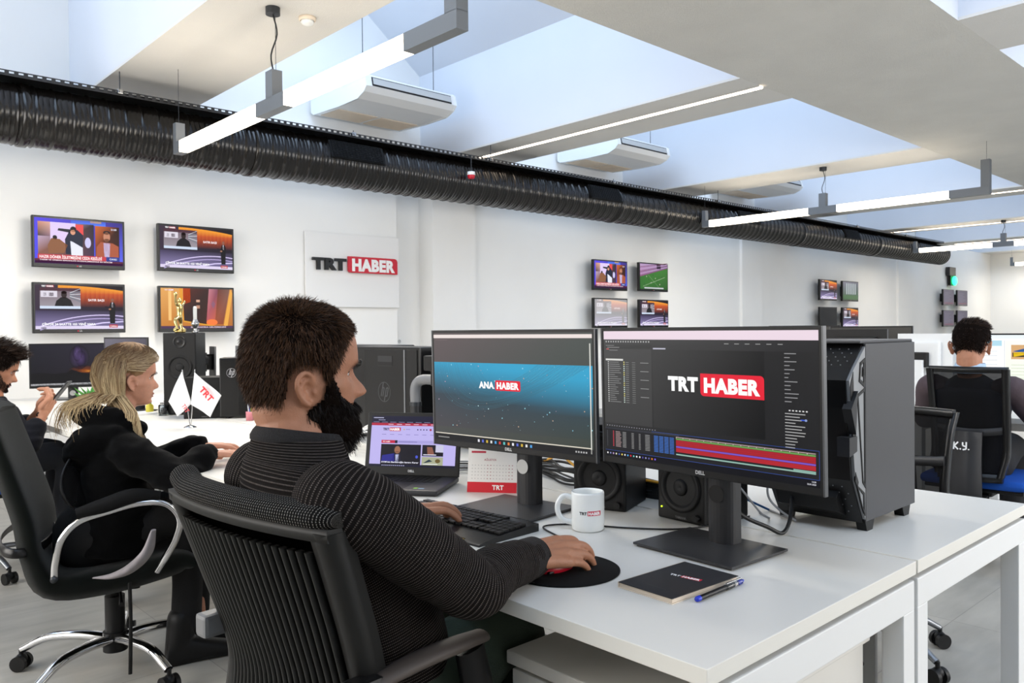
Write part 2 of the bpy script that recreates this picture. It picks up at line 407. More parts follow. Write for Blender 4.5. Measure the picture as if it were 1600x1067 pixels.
t_ = N.new('ShaderNodeBsdfTransparent'); g_ = N.new('ShaderNodeBsdfGlossy'); g_.inputs['Roughness'].default_value = .05; x_ = N.new('ShaderNodeMixShader'); x_.inputs[0].default_value = .07
L.new(t_.outputs[0], x_.inputs[1]); L.new(g_.outputs[0], x_.inputs[2]); L.new(x_.outputs[0], N['Material Output'].inputs[0])
def window(i, x0, y0, x1, y1, z0, z1):
    f = MB(); along_y = abs(x1 - x0) < abs(y1 - y0); n = 4
    for k in range(n + 1):
        t = k / n; px, py = x0 + (x1 - x0) * t, y0 + (y1 - y0) * t
        f.box(px - .04, py - .04, z0, px + .04, py + .04, z1)
    f.box(min(x0, x1) - .04, min(y0, y1) - .04, z0, max(x0, x1) + .04, max(y0, y1) + .04, z0 + .07)
    f.box(min(x0, x1) - .04, min(y0, y1) - .04, z1 - .07, max(x0, x1) + .04, max(y0, y1) + .04, z1)
    o = struct('window_%d' % i, f, M['white']); g = MB().box(x0 - .005, y0 - .005, z0, x1 + .005, y1 + .005, z1).build('pane', gm, o)
window(1, XL - .1, 1.6, XL - .1, 6.4, .8, 3.1); window(2, 1.8, YN - .1, 10.6, YN - .1, .8, 3.0)
# ---- girder with its rough plaster underside, cross beams and the light wells between them
G0, G1 = 1.92, 3.56
g = MB(); g.box(XL, G0, CH, XR, G1, 6.0)
o = struct('ceiling', g, [soffit_m, well_m]); o.data.polygons.foreach_set('material_index', [0 if abs(p.normal.z) > .5 else 1 for p in o.data.polygons]); o.name = 'ceiling'
bm_ = MB(); 
for c in BC:
    for (y0, y1) in ((G1, YW + .36), (YN, G0)):
        sk = .0 if c < 2 or c > 3 else 0
        bm_.cur = 0; bm_.box(c - BEAM_W / 2, y0, CH, c + BEAM_W / 2, y1, CH + .02)
        bm_.cur = 1; bm_.box(c - BEAM_W / 2, y0, CH + .02, c + BEAM_W / 2, y1, 4.32)
struct('ceiling_beams', bm_, [beam_m, well_m]).name = 'ceiling_beam'
blind_m = mat('dark_roof_blind', '#14171b', .8, var=(40, .15))
s_ = MB(); bl = MB(); fr = MB(); gl = MB(); rec = MB()
for k in range(len(BC) - 1):
    x0 = BC[k] + BEAM_W / 2; x1 = BC[k + 1] - BEAM_W / 2
    for (y0, y1) in ((G1, YW + .36), (YN, G0)):
        def slab(mb, xa, za, xb, zb, t=.08, a=y0, b_=y1): mb.prism([(xa, za), (xb, zb), (xb, zb + t), (xa, za + t)], a, b_, 'y')
        slab(s_, x1 + .02, 4.3, x1 - .82, 4.95); slab(bl, x1 - .82, 4.95, x1 - 1.75, 5.66); slab(gl, x0, 4.32, x1 - 1.75, 5.66, .01)
        for j in range(6):
            yy = y0 + (y1 - y0) * j / 5
            fr.prism([(x0, 4.32), (x1 - 1.75, 5.66), (x1 - 1.75, 5.74), (x0, 4.40)], yy - .03, yy + .03, 'y')
struct('ceiling_slope', s_, well_m); struct('ceiling_panel', bl, blind_m)
struct('ceiling_glazing_frame', fr, M['alu']); struct('ceiling_glazing', gl, gm)
# cove where the first visible beam meets the wall
cv = MB(); A = [(YW - .9 + .9 * (1 - cos(radians(a))), CH - .28 * (1 - sin(radians(90 - a)))) for a in range(0, 91, 10)]
P_ = [(YW - .9 + .02, CH)] + [(YW - .9 + .9 * sin(radians(a)), CH - .35 * (1 - cos(radians(a)))) for a in range(10, 91, 10)] + [(YW + .1, CH)]

struct('baseboard_back', MB().box(XL, YW - .015, 0, 5.27, YW, .08).box(6.43, YW + .015, 0, 12.55, YW + .03, .08).box(13.21, YW + .015, 0, 19.3, YW + .03, .08), M['lgrey'])
# ---- recessed strip lights under the beams
def strip(c, y0, y1, label):
    t = thing('strip_light', label, 'light', (c, y0, CH - .012), 0, 'strip lights recessed in the beams')
    MB().box(-.03, 0, -.004, .03, y1 - y0, .008).build('diffuser', M['lamp2'], t)
    f = MB(); f.box(-.036, -.006, -.002, -.03, y1 - y0 + .006, .012).box(.03, -.006, -.002, .036, y1 - y0 + .006, .012); f.build('housing', M['lgrey'], t)
strip(6.2, 3.56, 7.2, 'warm strip light recessed in the beam beside the ceiling air conditioner')
strip(13.9, 3.56, 7.2, 'thin strip light recessed in the beam behind the second hanging lamp')
strip(BC[6] + .05, 3.56, 7.2, 'far strip light recessed in a beam past the end of the black duct')
strip(BC[7] + .05, 3.56, 7.2, 'farthest strip light in the beam above the green emergency lamp')
# ---- pendant lamps
def pendant(x, y0, y1, z, ym, label, near=True):
    t = thing('pendant_light', label, 'light', (x, ym, z), 0, 'linear pendant lamps in a row'); h, w_ = .085, .033
    def bx(a, b_, **k): return MB().box(-w_, a - ym, 0, w_, b_ - ym, h)
    bx(y0 + .42, ym - .19).build('diffuser', M['lamp'], t); bx(ym + .19, y1 - .12).build('diffuser', M['lamp'], t)
    f = MB(); f.box(-w_ - .002, -.19, -.002, w_ + .002, .19, h + .002).box(-w_ - .002, -.045, h, w_ + .002, .045, h + .17); f.build('joint_housing', M['lampgrey'], t)
    e = MB(); e.box(-w_ - .002, y0 - ym, -.002, w_ + .002, y0 - ym + .42, h + .002).box(-w_ - .002, y0 - ym, h, w_ + .002, y0 - ym + .09, h + .3); e.build('end_housing', M['lampgrey'], t)
    e = MB(); e.box(-w_ - .002, y1 - ym - .12, -.002, w_ + .002, y1 - ym, h + .002).box(-w_ - .002, y1 - ym - .06, h, w_ + .002, y1 - ym, h + .15); e.build('end_housing', M['lampgrey'], t)
    MB().cyl((0, 0, CH - z - .045), (0, 0, CH - z), .045, n=20).build('ceiling_rose', M['steel'], t)
    MB().tube([(0, 0, h + .16), (-.01, .012, (CH - z) * .55), (.02, -.012, (CH - z) * .75), (0, 0, CH - z - .04)], .005, 6).build('power_cable', M['cable'], t)
    r = MB()
    for yy in (y0 + .04, ym - .03, y1 - .03): r.cyl((0, yy - ym, h + .14), (0, yy - ym, CH - z), .0018, n=5)
    r.build('suspension_wire', M['steel'], t)
    for (a, b_) in ((y0 + .42, ym - .19), (ym + .19, y1 - .12)): area('pendant_lamp_light', (x, (a + b_) / 2, z - .02), (0, 0, 0), .06, b_ - a, 26 if x < 5 else 22, (1, .93, .82))
pendant(2.37, 2.87, 6.36, 2.615, 4.74, 'bright linear pendant lamp hanging nearest, beside the smoke detector')
pendant(9.95, 2.92, 6.64, 2.68, 4.84, 'linear pendant lamp hanging in the middle of the room before the black duct')
pendant(17.7, 2.6, 6.64, 2.76, 4.97, 'far linear pendant lamp near the end of the black duct')
pendant(25.0, 3.0, 6.85, 2.84, 5.0, 'most distant pendant lamp, hanging near the far end wall')
t = thing('smoke_detector', 'round cream smoke detector on the ceiling beam next to a lamp cable', 'smoke detector', (2.61, 4.74, CH))
MB().lathe([(0, 0), (.055, 0), (.055, -.018), (.045, -.024)], n=24).build('base', M['cream'], t)
MB().lathe([(.04, -.02), (.042, -.032), (.034, -.045), (.015, -.052), (0, -.053)], n=24).build('sensor_cap', M['white'], t)
# ---- the black spiral duct, its grilles and the perforated tray
DX0, DX1, DY, DZ, DR = XL + .02, 19.9, 6.9, 2.862, .2215
duct_m = mat('black_spiral_duct', '#151210', .22, metal=.2, spec=.6, var=(5, .3))
t = thing('ventilation_duct', 'long black spiral ventilation duct running along the white wall', 'duct', (DX0, DY, DZ - DR))
prof = []; x = 0
LEN = DX1 - DX0; k = 0
while x < LEN:
    big = (k % 3 == 0)
    prof += [(DR, x), (DR, x + .030), (DR + (.008 if big else .002), x + .034), (DR + (.008 if big else .002), x + .037)]; x += .041; k += 1
prof += [(DR, LEN), (0, LEN)]
MB().lathe(prof, (0, 0, DR), 40, 'x').build('spiral_pipe', duct_m, t)
for xx in (1.42, 3.2, 8.2, 9.15, 13.1, 16.2):
    MB().lathe([(DR + .002, -.03), (DR + .012, -.028), (DR + .012, .028), (DR + .002, .03)], (xx - DX0, 0, DR), 40, 'x').build('duct_collar', duct_m, t)
for xx in (4.2, 7.85, 11.3, 14.9):
    g = MB(); g.T = Matrix.Translation((xx - DX0, 0, DR)) @ Matrix.Rotation(radians(68), 4, 'X')
    g.box(-.3, -.09, DR - .01, .3, .09, DR + .012)
    for i in range(9): g.box(-.28, -.08 + i * .02, DR + .012, .28, -.073 + i * .02, DR + .02)
    for i in range(16): g.box(-.28 + i * .0365, -.085, DR + .012, -.276 + i * .0365, .085, DR + .022)
    g.build('air_grille', M['blk'], t)
t = thing('cable_tray', 'perforated black cable tray lying along the top of the duct', 'cable tray', (DX0, DY - .05, 3.088))
b_ = MB(); b_.box(0, -.15, 0, LEN - .3, .15, .004); b_.build('tray_base', M['blk'], t)
for s in (-1, 1):
    f = MB(); y = s * .15; f.box(0, y - .002, 0, LEN - .3, y + .002, .012).box(0, y - .002, .034, LEN - .3, y + .002, .042)
    x = 0
    while x < LEN - .3: f.box(x, y - .002, .012, x + .028, y + .002, .034); x += .06
    f.build('tray_side', M['dgrey'], t)
c_ = MB()
for j in range(4): c_.tube([(i * .75, -.1 + .06 * j + .02 * sin(i * 1.7 + j), .02 + .012 * (j % 2) + .01 * sin(i + j)) for i in range(int(LEN / .75))], .009, 6, 3)
c_.build('loose_cables', M['cable'], t)
for i, xx in enumerate((.6, 2.05, 4.15, 5.9, 8.0, 10.4, 12.9, 15.1, 17.4)):
    t = thing('duct_hanger', 'thin threaded rod and clamp holding the black duct to the ceiling', 'hanger', (xx, DY - .22, 3.13), 0, 'hanger rods along the black duct')
    MB().cyl((0, 0, -.02), (0, 0, CH - 3.13 if abs((xx - 2.45) % 3.86 - 1.93) > 1.5 else .02), .004, n=6).build('rod', M['steel'], t)
    MB().box(-.02, -.02, -.035, .02, .02, .0, bev=.004).cyl((0, -.03, -.015), (0, .03, -.015), .011, n=10).build('clamp', M['silver'], t)
t = thing('alarm_siren', 'small white and red alarm beacon hanging under the cable tray', 'alarm', (5.55, 6.6, 2.845))
MB().lathe([(0, .075), (.04, .075), (.043, .045), (.04, .04)], n=20).build('base', M['white'], t)
MB().lathe([(.039, .042), (.04, .02), (.033, .004), (.018, 0), (0, 0)], n=20).build('lens', M['red'], t)
MB().cyl((0, 0, .075), (0, 0, .25), .005, n=6).cyl((0, 0, .25), (0, .16, .25), .005, n=6).build('stem', M['steel'], t)
# ---- ceiling air conditioners
def aircon(dx, label):
    t = thing('air_conditioner', label, 'air conditioner', (4.95 + dx, 7.35, 3.56), 0, 'air conditioners in the roof light wells')
    P = [(-.55, .1), (-.53, .2), (-.5, .225), (.52, .225), (.55, .2), (.55, .05), (.5, .02), (.0, 0), (-.38, .005), (-.5, .05)]
    MB().prism(P, -.56, .56, 'x').build('body', M['white'], t)
    for s in (-1, 1): MB().prism([(p[0] * 1.005, p[1] * 1.0 + (.004 if p[1] > .1 else -.004)) for p in P], s * .56 - .012, s * .56 + .012, 'x').build('side_panel', M['ceram'], t)
    v = MB(); v.prism([(-.556, .105), (-.536, .195), (-.53, .195), (-.55, .105)], -.5, .5, 'x'); v.build('outlet_slot', M['dgrey'], t)
    v = MB(); v.prism([(-.562, .12), (-.546, .185), (-.54, .185), (-.556, .12)], -.49, .49, 'x'); v.build('louvre', M['lgrey'], t)
    g = MB()
    for s in (-1, 1):
        for i in range(14): g.box(s * .265 - .24, .08 + i * .028, .0 - .006 + .0018 * i * .6, s * .265 + .24, .092 + i * .028, .01 + .0018 * i * .6)
    g.build('intake_grille', M['cream'], t)
    r = MB(); r.cyl((-.45, -.3, .2), (-.45, -.3, 1.2), .004, n=6).cyl((.45, -.3, .2), (.45, -.3, .8), .004, n=6).box(-.47, -.33, .22, -.43, -.27, .25).box(.43, -.33, .22, .47, -.27, .25)
    r.build('hanging_rods', M['steel'], t)
aircon(0, 'white ceiling air conditioner hanging in the nearest light well')
aircon(3.86, 'white air conditioner seen edge-on in the second light well, partly hidden by a beam')
aircon(7.72, 'white air conditioner in the third light well behind the hanging lamp')
# ---- wall sign
t = thing('wall_sign', 'clear panel sign with black TRT and red HABER lettering on the white wall', 'sign', (4.69, YW - .03, 1.49))
MB().box(-.585, -.006, 0, .585, .006, .785, bev=.002).build('backing_panel', mat('sign_acrylic', '#e4e3e1', .3), t)
for sx in (-.55, .55):
    pass
B = .05; h = .135; wa = text_w('TRT', h, B); wb = text_w('HABER', h, B); tot = wa + h * .2 + wb + h * .5; k = 1.03 / tot
def extruded_text(st, x, z, hh, wid, y0, depth, name, mt, parent):
    vs, fs, w_ = text_tris(st, B); me = MB(); kx = wid / w_
    V = [(x + a * kx, y0, z + b * hh) for a, b in vs]; V2 = [(p[0], y0 + depth, p[2]) for p in V]; n = len(V); F = [tuple(f) for f in fs] + [tuple(reversed([i + n for i in f])) for f in fs]
    from collections import Counter
    C_ = Counter(); 
    for f in fs:
        for i in range(len(f)): C_[(f[i], f[(i + 1) % len(f)])] += 1
    for (a, b) in list(C_):
        if (b, a) not in C_: F.append((a, b, b + n, a + n))
    me.add(V + V2, F, smooth=False); return me.build(name, mt, parent, fix=True)
extruded_text('TRT', -.52, .395, .118, .40, -.05, .03, 'black_letters', M['blk2'], t)
pl = Paint(); P_ = []
for (cx, cy, q, a0) in ((-.095 + .03, .37 + .03, .03, 180), (.535, .37, 0, 270), (.535 - .04, .545 - .04, .04, 0), (-.095, .545, 0, 90)):
    for i in range(6 if q > 0 else 1): a = radians(a0 + 90 * i / 5); P_.append((cx + q * cos(a), cy + q * sin(a)))
MB().prism(P_, -.05, -.02, 'y').build('red_plate', M['red'], t)
extruded_text('HABER', -.055, .395, .125, .55, -.058, .008, 'white_letters', M['white'], t)
sp_ = MB()
for sx in (-.45, -.3, .05, .4): sp_.cyl((sx, -.022, .45), (sx, -.006, .45), .01, n=8)
sp_.build('standoffs', M['silver'], t)
t = thing('wall_socket', 'small white wall socket in the recess beside the pillar', 'socket', (5.46, YW + .25, 1.06))
MB().box(-.045, -.012, 0, .045, 0, .085, bev=.003).build('plate', M['white'], t); MB().lathe([(.0, -.013), (.02, -.013), (.022, -.016), (.022, -.012)], (0, 0, .042), 16, 'y').build('socket_ring', M['lgrey'], t)
t = thing('exit_lamp', 'emergency lamp with a glowing green light high on the far wall', 'lamp', (22.6, YW - .04, 2.32))
MB().box(-.22, -.05, .2, .22, .05, .42, bev=.01).build('housing', M['dgrey'], t); MB().ball((.1, -.06, .07), .13, .05, .12).build('green_lamp', M['green_led'], t); MB().box(-.1, -.03, -.05, .22, .04, .2).build('bracket', M['blk'], t)
# ================================================================ WALL SCREENS
tv_em = attr_mat('tv_picture', .78)
def art_studio(p, w, h, fade=0):
    p.grad(0, 0, w, h, '#2c2038', '#241a2e', '#150f14', '#3a2b3a'); p.up()
    # sunset backdrop curving down to the right
    n = 14
    for i in range(n):
        a, b = i / n, (i + 1) / n; xa, xb = w * (.25 + .75 * a), w * (.25 + .75 * b); ta, tb = h * (.99 - .1 * a * a), h * (.99 - .1 * b * b)
        p.poly([(xa, h * .8), (xb, h * .8), (xb, tb), (xa, ta)], ['#c45a24', '#b9461c', '#ef9a2c', '#f0a030'])
        p.poly([(xa, h * .5), (xb, h * .5), (xb, h * .8), (xa, h * .8)], ['#2a1a24', '#2a1a24', '#b9461c', '#c45a24'])
    p.up(); p.grad(0, 0, w, h * .42, '#8a7fae', '#6c6490', '#2d2638', '#3b3350')
    p.up()
    for (cy, c, t) in ((.02, '#d6c8f2', .022), (-.06, '#b6a7da', .02)):
        P = [(w * (.05 + .95 * i / 16), h * (cy + .3 - .26 * ((i / 16 - .75) / .75) ** 2)) for i in range(17)]; p.line(P, h * t, c)
    p.line([(w * .5, h * .05), (w * .75, h * .14), (w, h * .17)], h * .03, '#cfc4ee')
    p.up(); p.rect(w * .05, h * .48, w * .5, h * .93, '#9a949c', '#6f5a66')                   # inset street view
    p.up(); p.rect(w * .06, h * .72, w * .24, h * .86, '#d8d2de'); p.rect(w * .09, h * .74, w * .12, h * .82, '#3a3238'); p.rect(w * .15, h * .74, w * .2, h * .82, '#4a3e48')
    for i in range(6): p.line([(w * .38, h * (.72 + .02 * i)), (w * .5, h * (.62 + .06 * i))], h * .012, '#d7dde4' if i % 2 else '#5f7480')
    p.rect(w * .05, h * .86, w * .5, h * .93, '#4a2a36')
    p.up(); p.poly([(w * .21, h * .52), (w * .42, h * .52), (w * .39, h * .66), (w * .34, h * .72), (w * .28, h * .72), (w * .23, h * .64)], '#141216'); p.ell(w * .315, h * .78, w * .032, h * .08, '#2a1c1c'); p.ell(w * .315, h * .83, w * .032, h * .035, '#171214')
    p.rect(w * .05, h * .46, w * .5, h * .52, '#c9d6ea')
    p.text('SATIR BAŞI', w * .68, h * .64, h * .05, '#f6e8ea', .03, al='c')
    X = w * .87; p.poly([(X - w * .03, h * .13), (X + w * .03, h * .13), (X + w * .035, h * .55), (X + w * .02, h * .62), (X - w * .02, h * .62), (X - w * .04, h * .5)], '#0f0d12')
    p.ell(X, h * .67, w * .017, h * .042, '#8a5a48'); p.poly([(X - w * .01, h * .5), (X + w * .01, h * .5), (X + w * .006, h * .62), (X - w * .006, h * .62)], '#dcd8e2'); p.ell(X - w * .03, h * .46, w * .015, h * .02, '#b98670'); p.line([(X - w * .035, h * .5), (X - w * .09, h * .52)], h * .02, '#14101a')
    p.up(); p.rect(0, h * .0, w, h * .07, '#d9cfea'); p.rect(w * .06, 0, w * .12, h * .045, '#2a2440')
    p.up(); p.text("ÇİN'DE 24 SAATTE 103 YENİ VAKA", w * .07, h * .085, h * .05, '#ffffff', .03, wid=w * .6)
    p.rect(w * .83, h * .03, w * .93, h * .1, '#b02030'); p.up(); p.text('CANLI', w * .84, h * .045, h * .035, '#ffffff', .02, wid=w * .08); p.logo(w * .07, h * .95, h * .03, cb='#a0203a')
def art_talk(p, w, h):
    p.grad(0, 0, w, h, '#4a4ae8', '#5a66f0', '#3a2f80', '#5548e0'); p.up()
    p.rect(w * .4, h * .9, w * .8, h, '#4f7cf2', '#4258c8'); p.rect(w * .62, h * .955, w * .75, h, '#c9a44a'); p.up()
    p.grad(w * .035, h * .2, w * .66, h * .92, '#8a5a4a', '#3c2a48', '#28222c', '#d7c4e4')
    p.up(); p.poly([(w * .035, h * .6), (w * .17, h * .6), (w * .17, h * .92), (w * .035, h * .92)], ['#3c3038', '#8a6a78', '#dba99a', '#c98c76'])
    p.poly([(w * .17, h * .4), (w * .45, h * .45), (w * .45, h * .92), (w * .17, h * .92)], '#dcc8ee')
    p.rect(w * .45, h * .62, w * .54, h * .9, '#e24a4a'); p.ell(w * .59, h * .5, w * .035, h * .12, '#c9c4ec')
    p.up(); p.poly([(w * .15, h * .22), (w * .32, h * .24), (w * .36, h * .42), (w * .27, h * .55), (w * .18, h * .56), (w * .14, h * .4)], '#8a5a3c'); p.ell(w * .22, h * .58, w * .025, h * .05, '#1f181c')
    p.poly([(w * .34, h * .22), (w * .52, h * .22), (w * .54, h * .66), (w * .47, h * .78), (w * .38, h * .74), (w * .33, h * .55)], '#1d2338'); p.poly([(w * .25, h * .74), (w * .4, h * .7), (w * .4, h * .78), (w * .26, h * .79)], '#20242c')
    p.up(); p.ell(w * .42, h * .72, w * .028, h * .06, '#d99a7c'); p.ell(w * .425, h * .79, w * .035, h * .06, '#16141a'); p.poly([(w * .4, h * .2), (w * .53, h * .2), (w * .53, h * .38), (w * .42, h * .5), (w * .39, h * .52)], '#e2e4f4')
    p.grad(w * .675, h * .2, w * .96, h * .9, '#5a2412', '#3a1a14', '#2c1812', '#c8642c')
    p.up(); p.poly([(w * .68, h * .2), (w * .95, h * .2), (w * .95, h * .45), (w * .88, h * .52), (w * .74, h * .54), (w * .69, h * .42)], '#a8563a'); p.poly([(w * .78, h * .2), (w * .84, h * .2), (w * .85, h * .52), (w * .77, h * .52)], '#c9c8f0')
    p.up(); p.ell(w * .81, h * .66, w * .04, h * .12, '#c08468'); p.ell(w * .81, h * .575, w * .034, h * .05, '#3a2320'); p.ell(w * .81, h * .76, w * .042, h * .045, '#191216')
    p.rect(w * .03, h * .09, w * .8, h * .2, '#c23a48'); p.rect(w * .8, h * .09, w * .96, h * .2, '#2a3a8a'); p.rect(0, 0, w, h * .1, '#5a1f3a'); p.rect(0, 0, w, h * .055, '#2c2140')
    p.up(); p.text('HAZIR DÖNER İŞLETMESİNE CEZA KESİLDİ', w * .05, h * .115, h * .062, '#fbeeee', .03, wid=w * .7)
    p.text('TARIM VE ORMAN BAKANLIĞI DÜZENLEMESİNDE BU BÖLÜM', w * .05, h * .062, h * .03, '#f3dfe6', .02, wid=w * .82)
    p.text('CANLI', w * .84, h * .13, h * .04, '#e8ecff', .02); p.text('21:00', w * .86, h * .82, h * .04, '#e8ecff', .02)
def art_pitch(p, w, h):
    p.grad(0, 0, w, h, '#2f6a2a', '#2a5a24', '#3f7a30', '#3a6f2e'); p.up()
    p.poly([(0, h * .48), (w, h * .86), (w, h), (0, h)], ['#8f5f8a', '#6a5a80', '#8a7aa0', '#b79ac0']); p.up()
    for i in range(5): p.line([(0, h * (.5 + .09 * i)), (w, h * (.87 + .05 * i))], h * .02, '#c9a0c8' if i % 2 else '#7a3a58')
    p.rect(w * .6, h * .82, w * .75, h, '#2b2438'); p.line([(w * .1, h * .1), (w * .9, h * .5)], h * .008, '#cfe0c0'); p.line([(w * .3, h * .55), (w * .7, h * .05)], h * .008, '#9fc090')
    for i in range(9): p.ell(w * (.15 + .08 * i), h * (.2 + .06 * (i * 5 % 7)), w * .008, h * .025, '#e8d8d0' if i % 2 else '#2a1a3a')
    p.rect(w * .15, h * .02, w * .85, h * .07, '#c8c8d0')
def art_corridor(p, w, h):
    p.grad(0, 0, w, h, '#c07a2c', '#b06a2a', '#c98a50', '#e0a45a'); p.up()
    p.poly([(w * .3, h * .2), (w * .62, h * .08), (w * .66, h), (w * .3, h)], ['#2a1a18', '#3a2018', '#3a2420', '#5a2a20'])
    p.poly([(w * .3, h * .6), (w * .4, h * .66), (w * .4, h), (w * .3, h)], '#c8502a'); p.poly([(w * .62, h * .2), (w * .74, h * .12), (w * .79, h), (w * .66, h)], ['#b85a60', '#c86048', '#7a4658', '#c07a86'])
    p.poly([(w * .74, h * .1), (w * .86, h * .1), (w * .96, h), (w * .79, h)], ['#9a4a2c', '#8a4428', '#7a5a50', '#6a3a30'])
    p.up(); p.poly([(w * .86, 0), (w * .92, 0), (w, h * .9), (w * .97, h)], '#e8a848'); p.poly([(w * .25, h), (w * .29, h), (w * .31, h * .2), (w * .27, h * .2)], '#e0982e'); p.line([(w * .3, h * .18), (w * .85, h * .02)], h * .03, '#e0a030')
    p.rect(w * .1, h * .2, w * .14, h, '#f0c078'); p.rect(w * .48, h * .66, w * .53, h * .72, '#d8a890'); p.rect(w * .48, h * .5, w * .53, h * .58, '#b88870'); p.ell(w * .7, h * .15, w * .08, h * .08, '#f07a3a'); p.poly([(w * .69, h * .62), (w * .72, h * .7), (w * .75, h * .62), (w * .72, h * .5)], '#8a5a70')
    p.up(); p.rect(0, h * .0, w, h * .06, '#4a2f50'); p.up(); p.text('SON DAKİKA GELİŞMELERİ', w * .4, h * .015, h * .03, '#f0e0e8', .02, wid=w * .5); p.logo(w * .05, h * .94, h * .028, ca='#e8d8d8', cb='#c06050')
def art_dim(p, w, h):
    p.grad(0, 0, w, h, '#5a5668', '#5a5060', '#4a4656', '#555064'); p.up()
    for i in range(7): p.rect(w * .08, h * (.12 + .11 * i), w * (.5 + .4 * ((i * 7) % 5) / 5), h * (.15 + .11 * i), '#6a6478')
    p.rect(w * .08, h * .05, w * .9, h * .1, '#7a3a4a')
def art_off(p, w, h): p.rect(0, 0, w, h, '#15171a')
def art_door(p, w, h):
    p.grad(0, 0, w, h, '#3a5a3a', '#2f5a34', '#6a6a78', '#7a7888'); p.up()
    for i in range(5): p.rect(w * (.2 + .14 * i), h * .3, w * (.28 + .14 * i), h * .92, '#a8b0b4')
    p.rect(0, 0, w, h * .25, '#4a6a48')
def wall_tv(x0, x1, z0, z1, art, label, group, Y=7.45, tilt=0, shiny=None):
    cx = (x0 + x1) / 2; w = x1 - x0; h = z1 - z0
    t = thing('wall_screen', label, 'television', (cx, Y, z0), tilt, group)
    MB().box(-w / 2, 0, 0, w / 2, .045, h, bev=.006).build('casing', M['blk2'], t)
    MB().box(-w / 2 + .1, .045, .06, w / 2 - .1, .07, h - .06, bev=.006).box(-.1, .07, h / 2 - .1, .1, YW - Y - .002 + (.03 if x0 > 6 else 0), h / 2 + .1).build('wall_mount', M['blk'], t)
    p = Paint(dz=.00025); sw, sh = w - .036, h - .052; art(p, sw, sh)
    p.build('picture', tv_em, t, (-w / 2 + .018, -.0012, .034), (1, 0, 0), (0, 0, 1))
    q = Paint(dz=.0004); q.text('LG', -.01, .012, .012, '#b8b8b8', .02); q.ell(-.022, .018, .006, .006, '#b01030'); q.build('badge', attr_mat('print', 0, .5, lit=True), t, (0, -.001, 0), (1, 0, 0), (0, 0, 1))
    return t
g = 'screens on the wall beside the lettered sign'
wall_tv(1.594, 2.306, 1.780, 2.203, art_talk, 'wall screen with blue-framed talk show and red headline', g)
wall_tv(2.586, 3.291, 1.790, 2.217, art_studio, 'wall screen with orange sunset studio, above the orange corridor picture', g)
wall_tv(1.590, 2.302, 1.236, 1.656, art_studio, 'wall screen with orange sunset studio, under the talk show', g)
wall_tv(2.585, 3.286, 1.236, 1.655, art_corridor, 'wall screen showing orange corridor scene behind the gold trophy', g)
g = 'screens on the wall above the desk monitors'
wall_tv(8.475, 9.22, 1.775, 2.205, art_talk, 'distant wall screen with talk show, above the pale studio picture', g)
wall_tv(9.495, 10.205, 1.785, 2.213, art_pitch, 'wall screen showing a green football pitch', g)
def art_pale(p, w, h):
    art_studio(p, w, h); p.up(3)
    p.c = [tuple(.55 * x + .35 for x in c) for c in p.c]
wall_tv(8.475, 9.22, 1.24, 1.665, art_pale, 'wall screen with washed-out pale studio picture', g)
wall_tv(9.495, 10.21, 1.24, 1.66, art_studio, 'wall screen with dark studio picture, below the football pitch', g)
g = 'screens on the far wall above the computer tower'
wall_tv(15.17, 15.9, 1.75, 2.165, art_studio, 'small far wall screen with orange sunset, above a switched-off one', g)
wall_tv(16.15, 16.88, 1.75, 2.165, art_door, 'small far wall screen with pale columns over green', g)
wall_tv(15.17, 15.9, 1.2, 1.62, art_off, 'small far wall screen that is switched off and black', g)
wall_tv(16.15, 16.88, 1.2, 1.62, art_studio, 'small far wall screen with studio picture, beside the black one', g)
g = 'most distant screens above the seated man'
for i, (a, b_) in enumerate(((21.75, 22.5), (22.75, 23.5))):
    wall_tv(a, b_, 1.74, 2.15, art_dim, ('dim distant screen under the green lamp, next to the wall edge', 'dim distant screen right under the green emergency lamp')[i], g)
    wall_tv(a, b_, 1.2, 1.62, art_dim, ('dim distant screen, lower of the pair nearest the pillar', 'reddish dim distant screen just over the dark-haired head')[i], g)
# ================================================================ DESKS
DH = .74
def desk(x0, y0, x1, y1, label, ends=(1, 1), th=.028):
    cx, cy = (x0 + x1) / 2, (y0 + y1) / 2; X, Y = (x1 - x0) / 2, (y1 - y0) / 2
    t = thing('office_desk', label, 'desk', (cx, cy, 0), 0, 'white bench desks')
    d = MB(); d.cur = 0; d.box(-X, -Y, DH - th, X, Y, DH, bev=.0015); o = d.build('desktop', [M['desk'], M['desk_edge']], t)
    for p in o.data.polygons:
        if abs(p.normal.z) < .8: p.material_index = 1
    for k, s in enumerate((-1, 1)):
        f = MB(); ya, yb = sorted((s * (Y - .002), s * (Y - .047))); z1 = DH - th - .012
        f.box(-X + .004, ya, z1 - .062, X - .004, yb, z1, bev=.003)
        for sx in (-1, 1):
            xa, xb = sorted((sx * (X - .004), sx * (X - .06))); f.box(xa, ya, 0, xb, yb, z1 - .06, bev=.003)
        f.build('leg_frame', M['wmetal'], t)
    c = MB(); c.box(-X + .1, -Y + .05, DH - th - .05, -X + .14, Y - .05, DH - th - .001); c.box(X - .14, -Y + .05, DH - th - .05, X - .1, Y - .05, DH - th - .001); c.build('cross_rail', M['wmetal'], t)
    return t
d0 = desk(.98, .652, 1.748, 2.252, 'white desk with the two big monitors and black mouse pad')
desk(1.757, .652, 2.52, 2.252, 'white desk behind the two monitors, carrying the black tower computer')
desk(1.10, 2.262, 1.868, 3.862, 'white desk in front of the blonde woman')
desk(1.877, 2.262, 2.64, 3.862, 'white desk carrying the big dark towers behind the laptop')
desk(1.10, 3.872, 1.868, 5.472, 'white desk with small flags on it beside the man with a phone')
desk(1.877, 3.872, 2.64, 5.472, 'white desk under the tall studio loudspeaker')
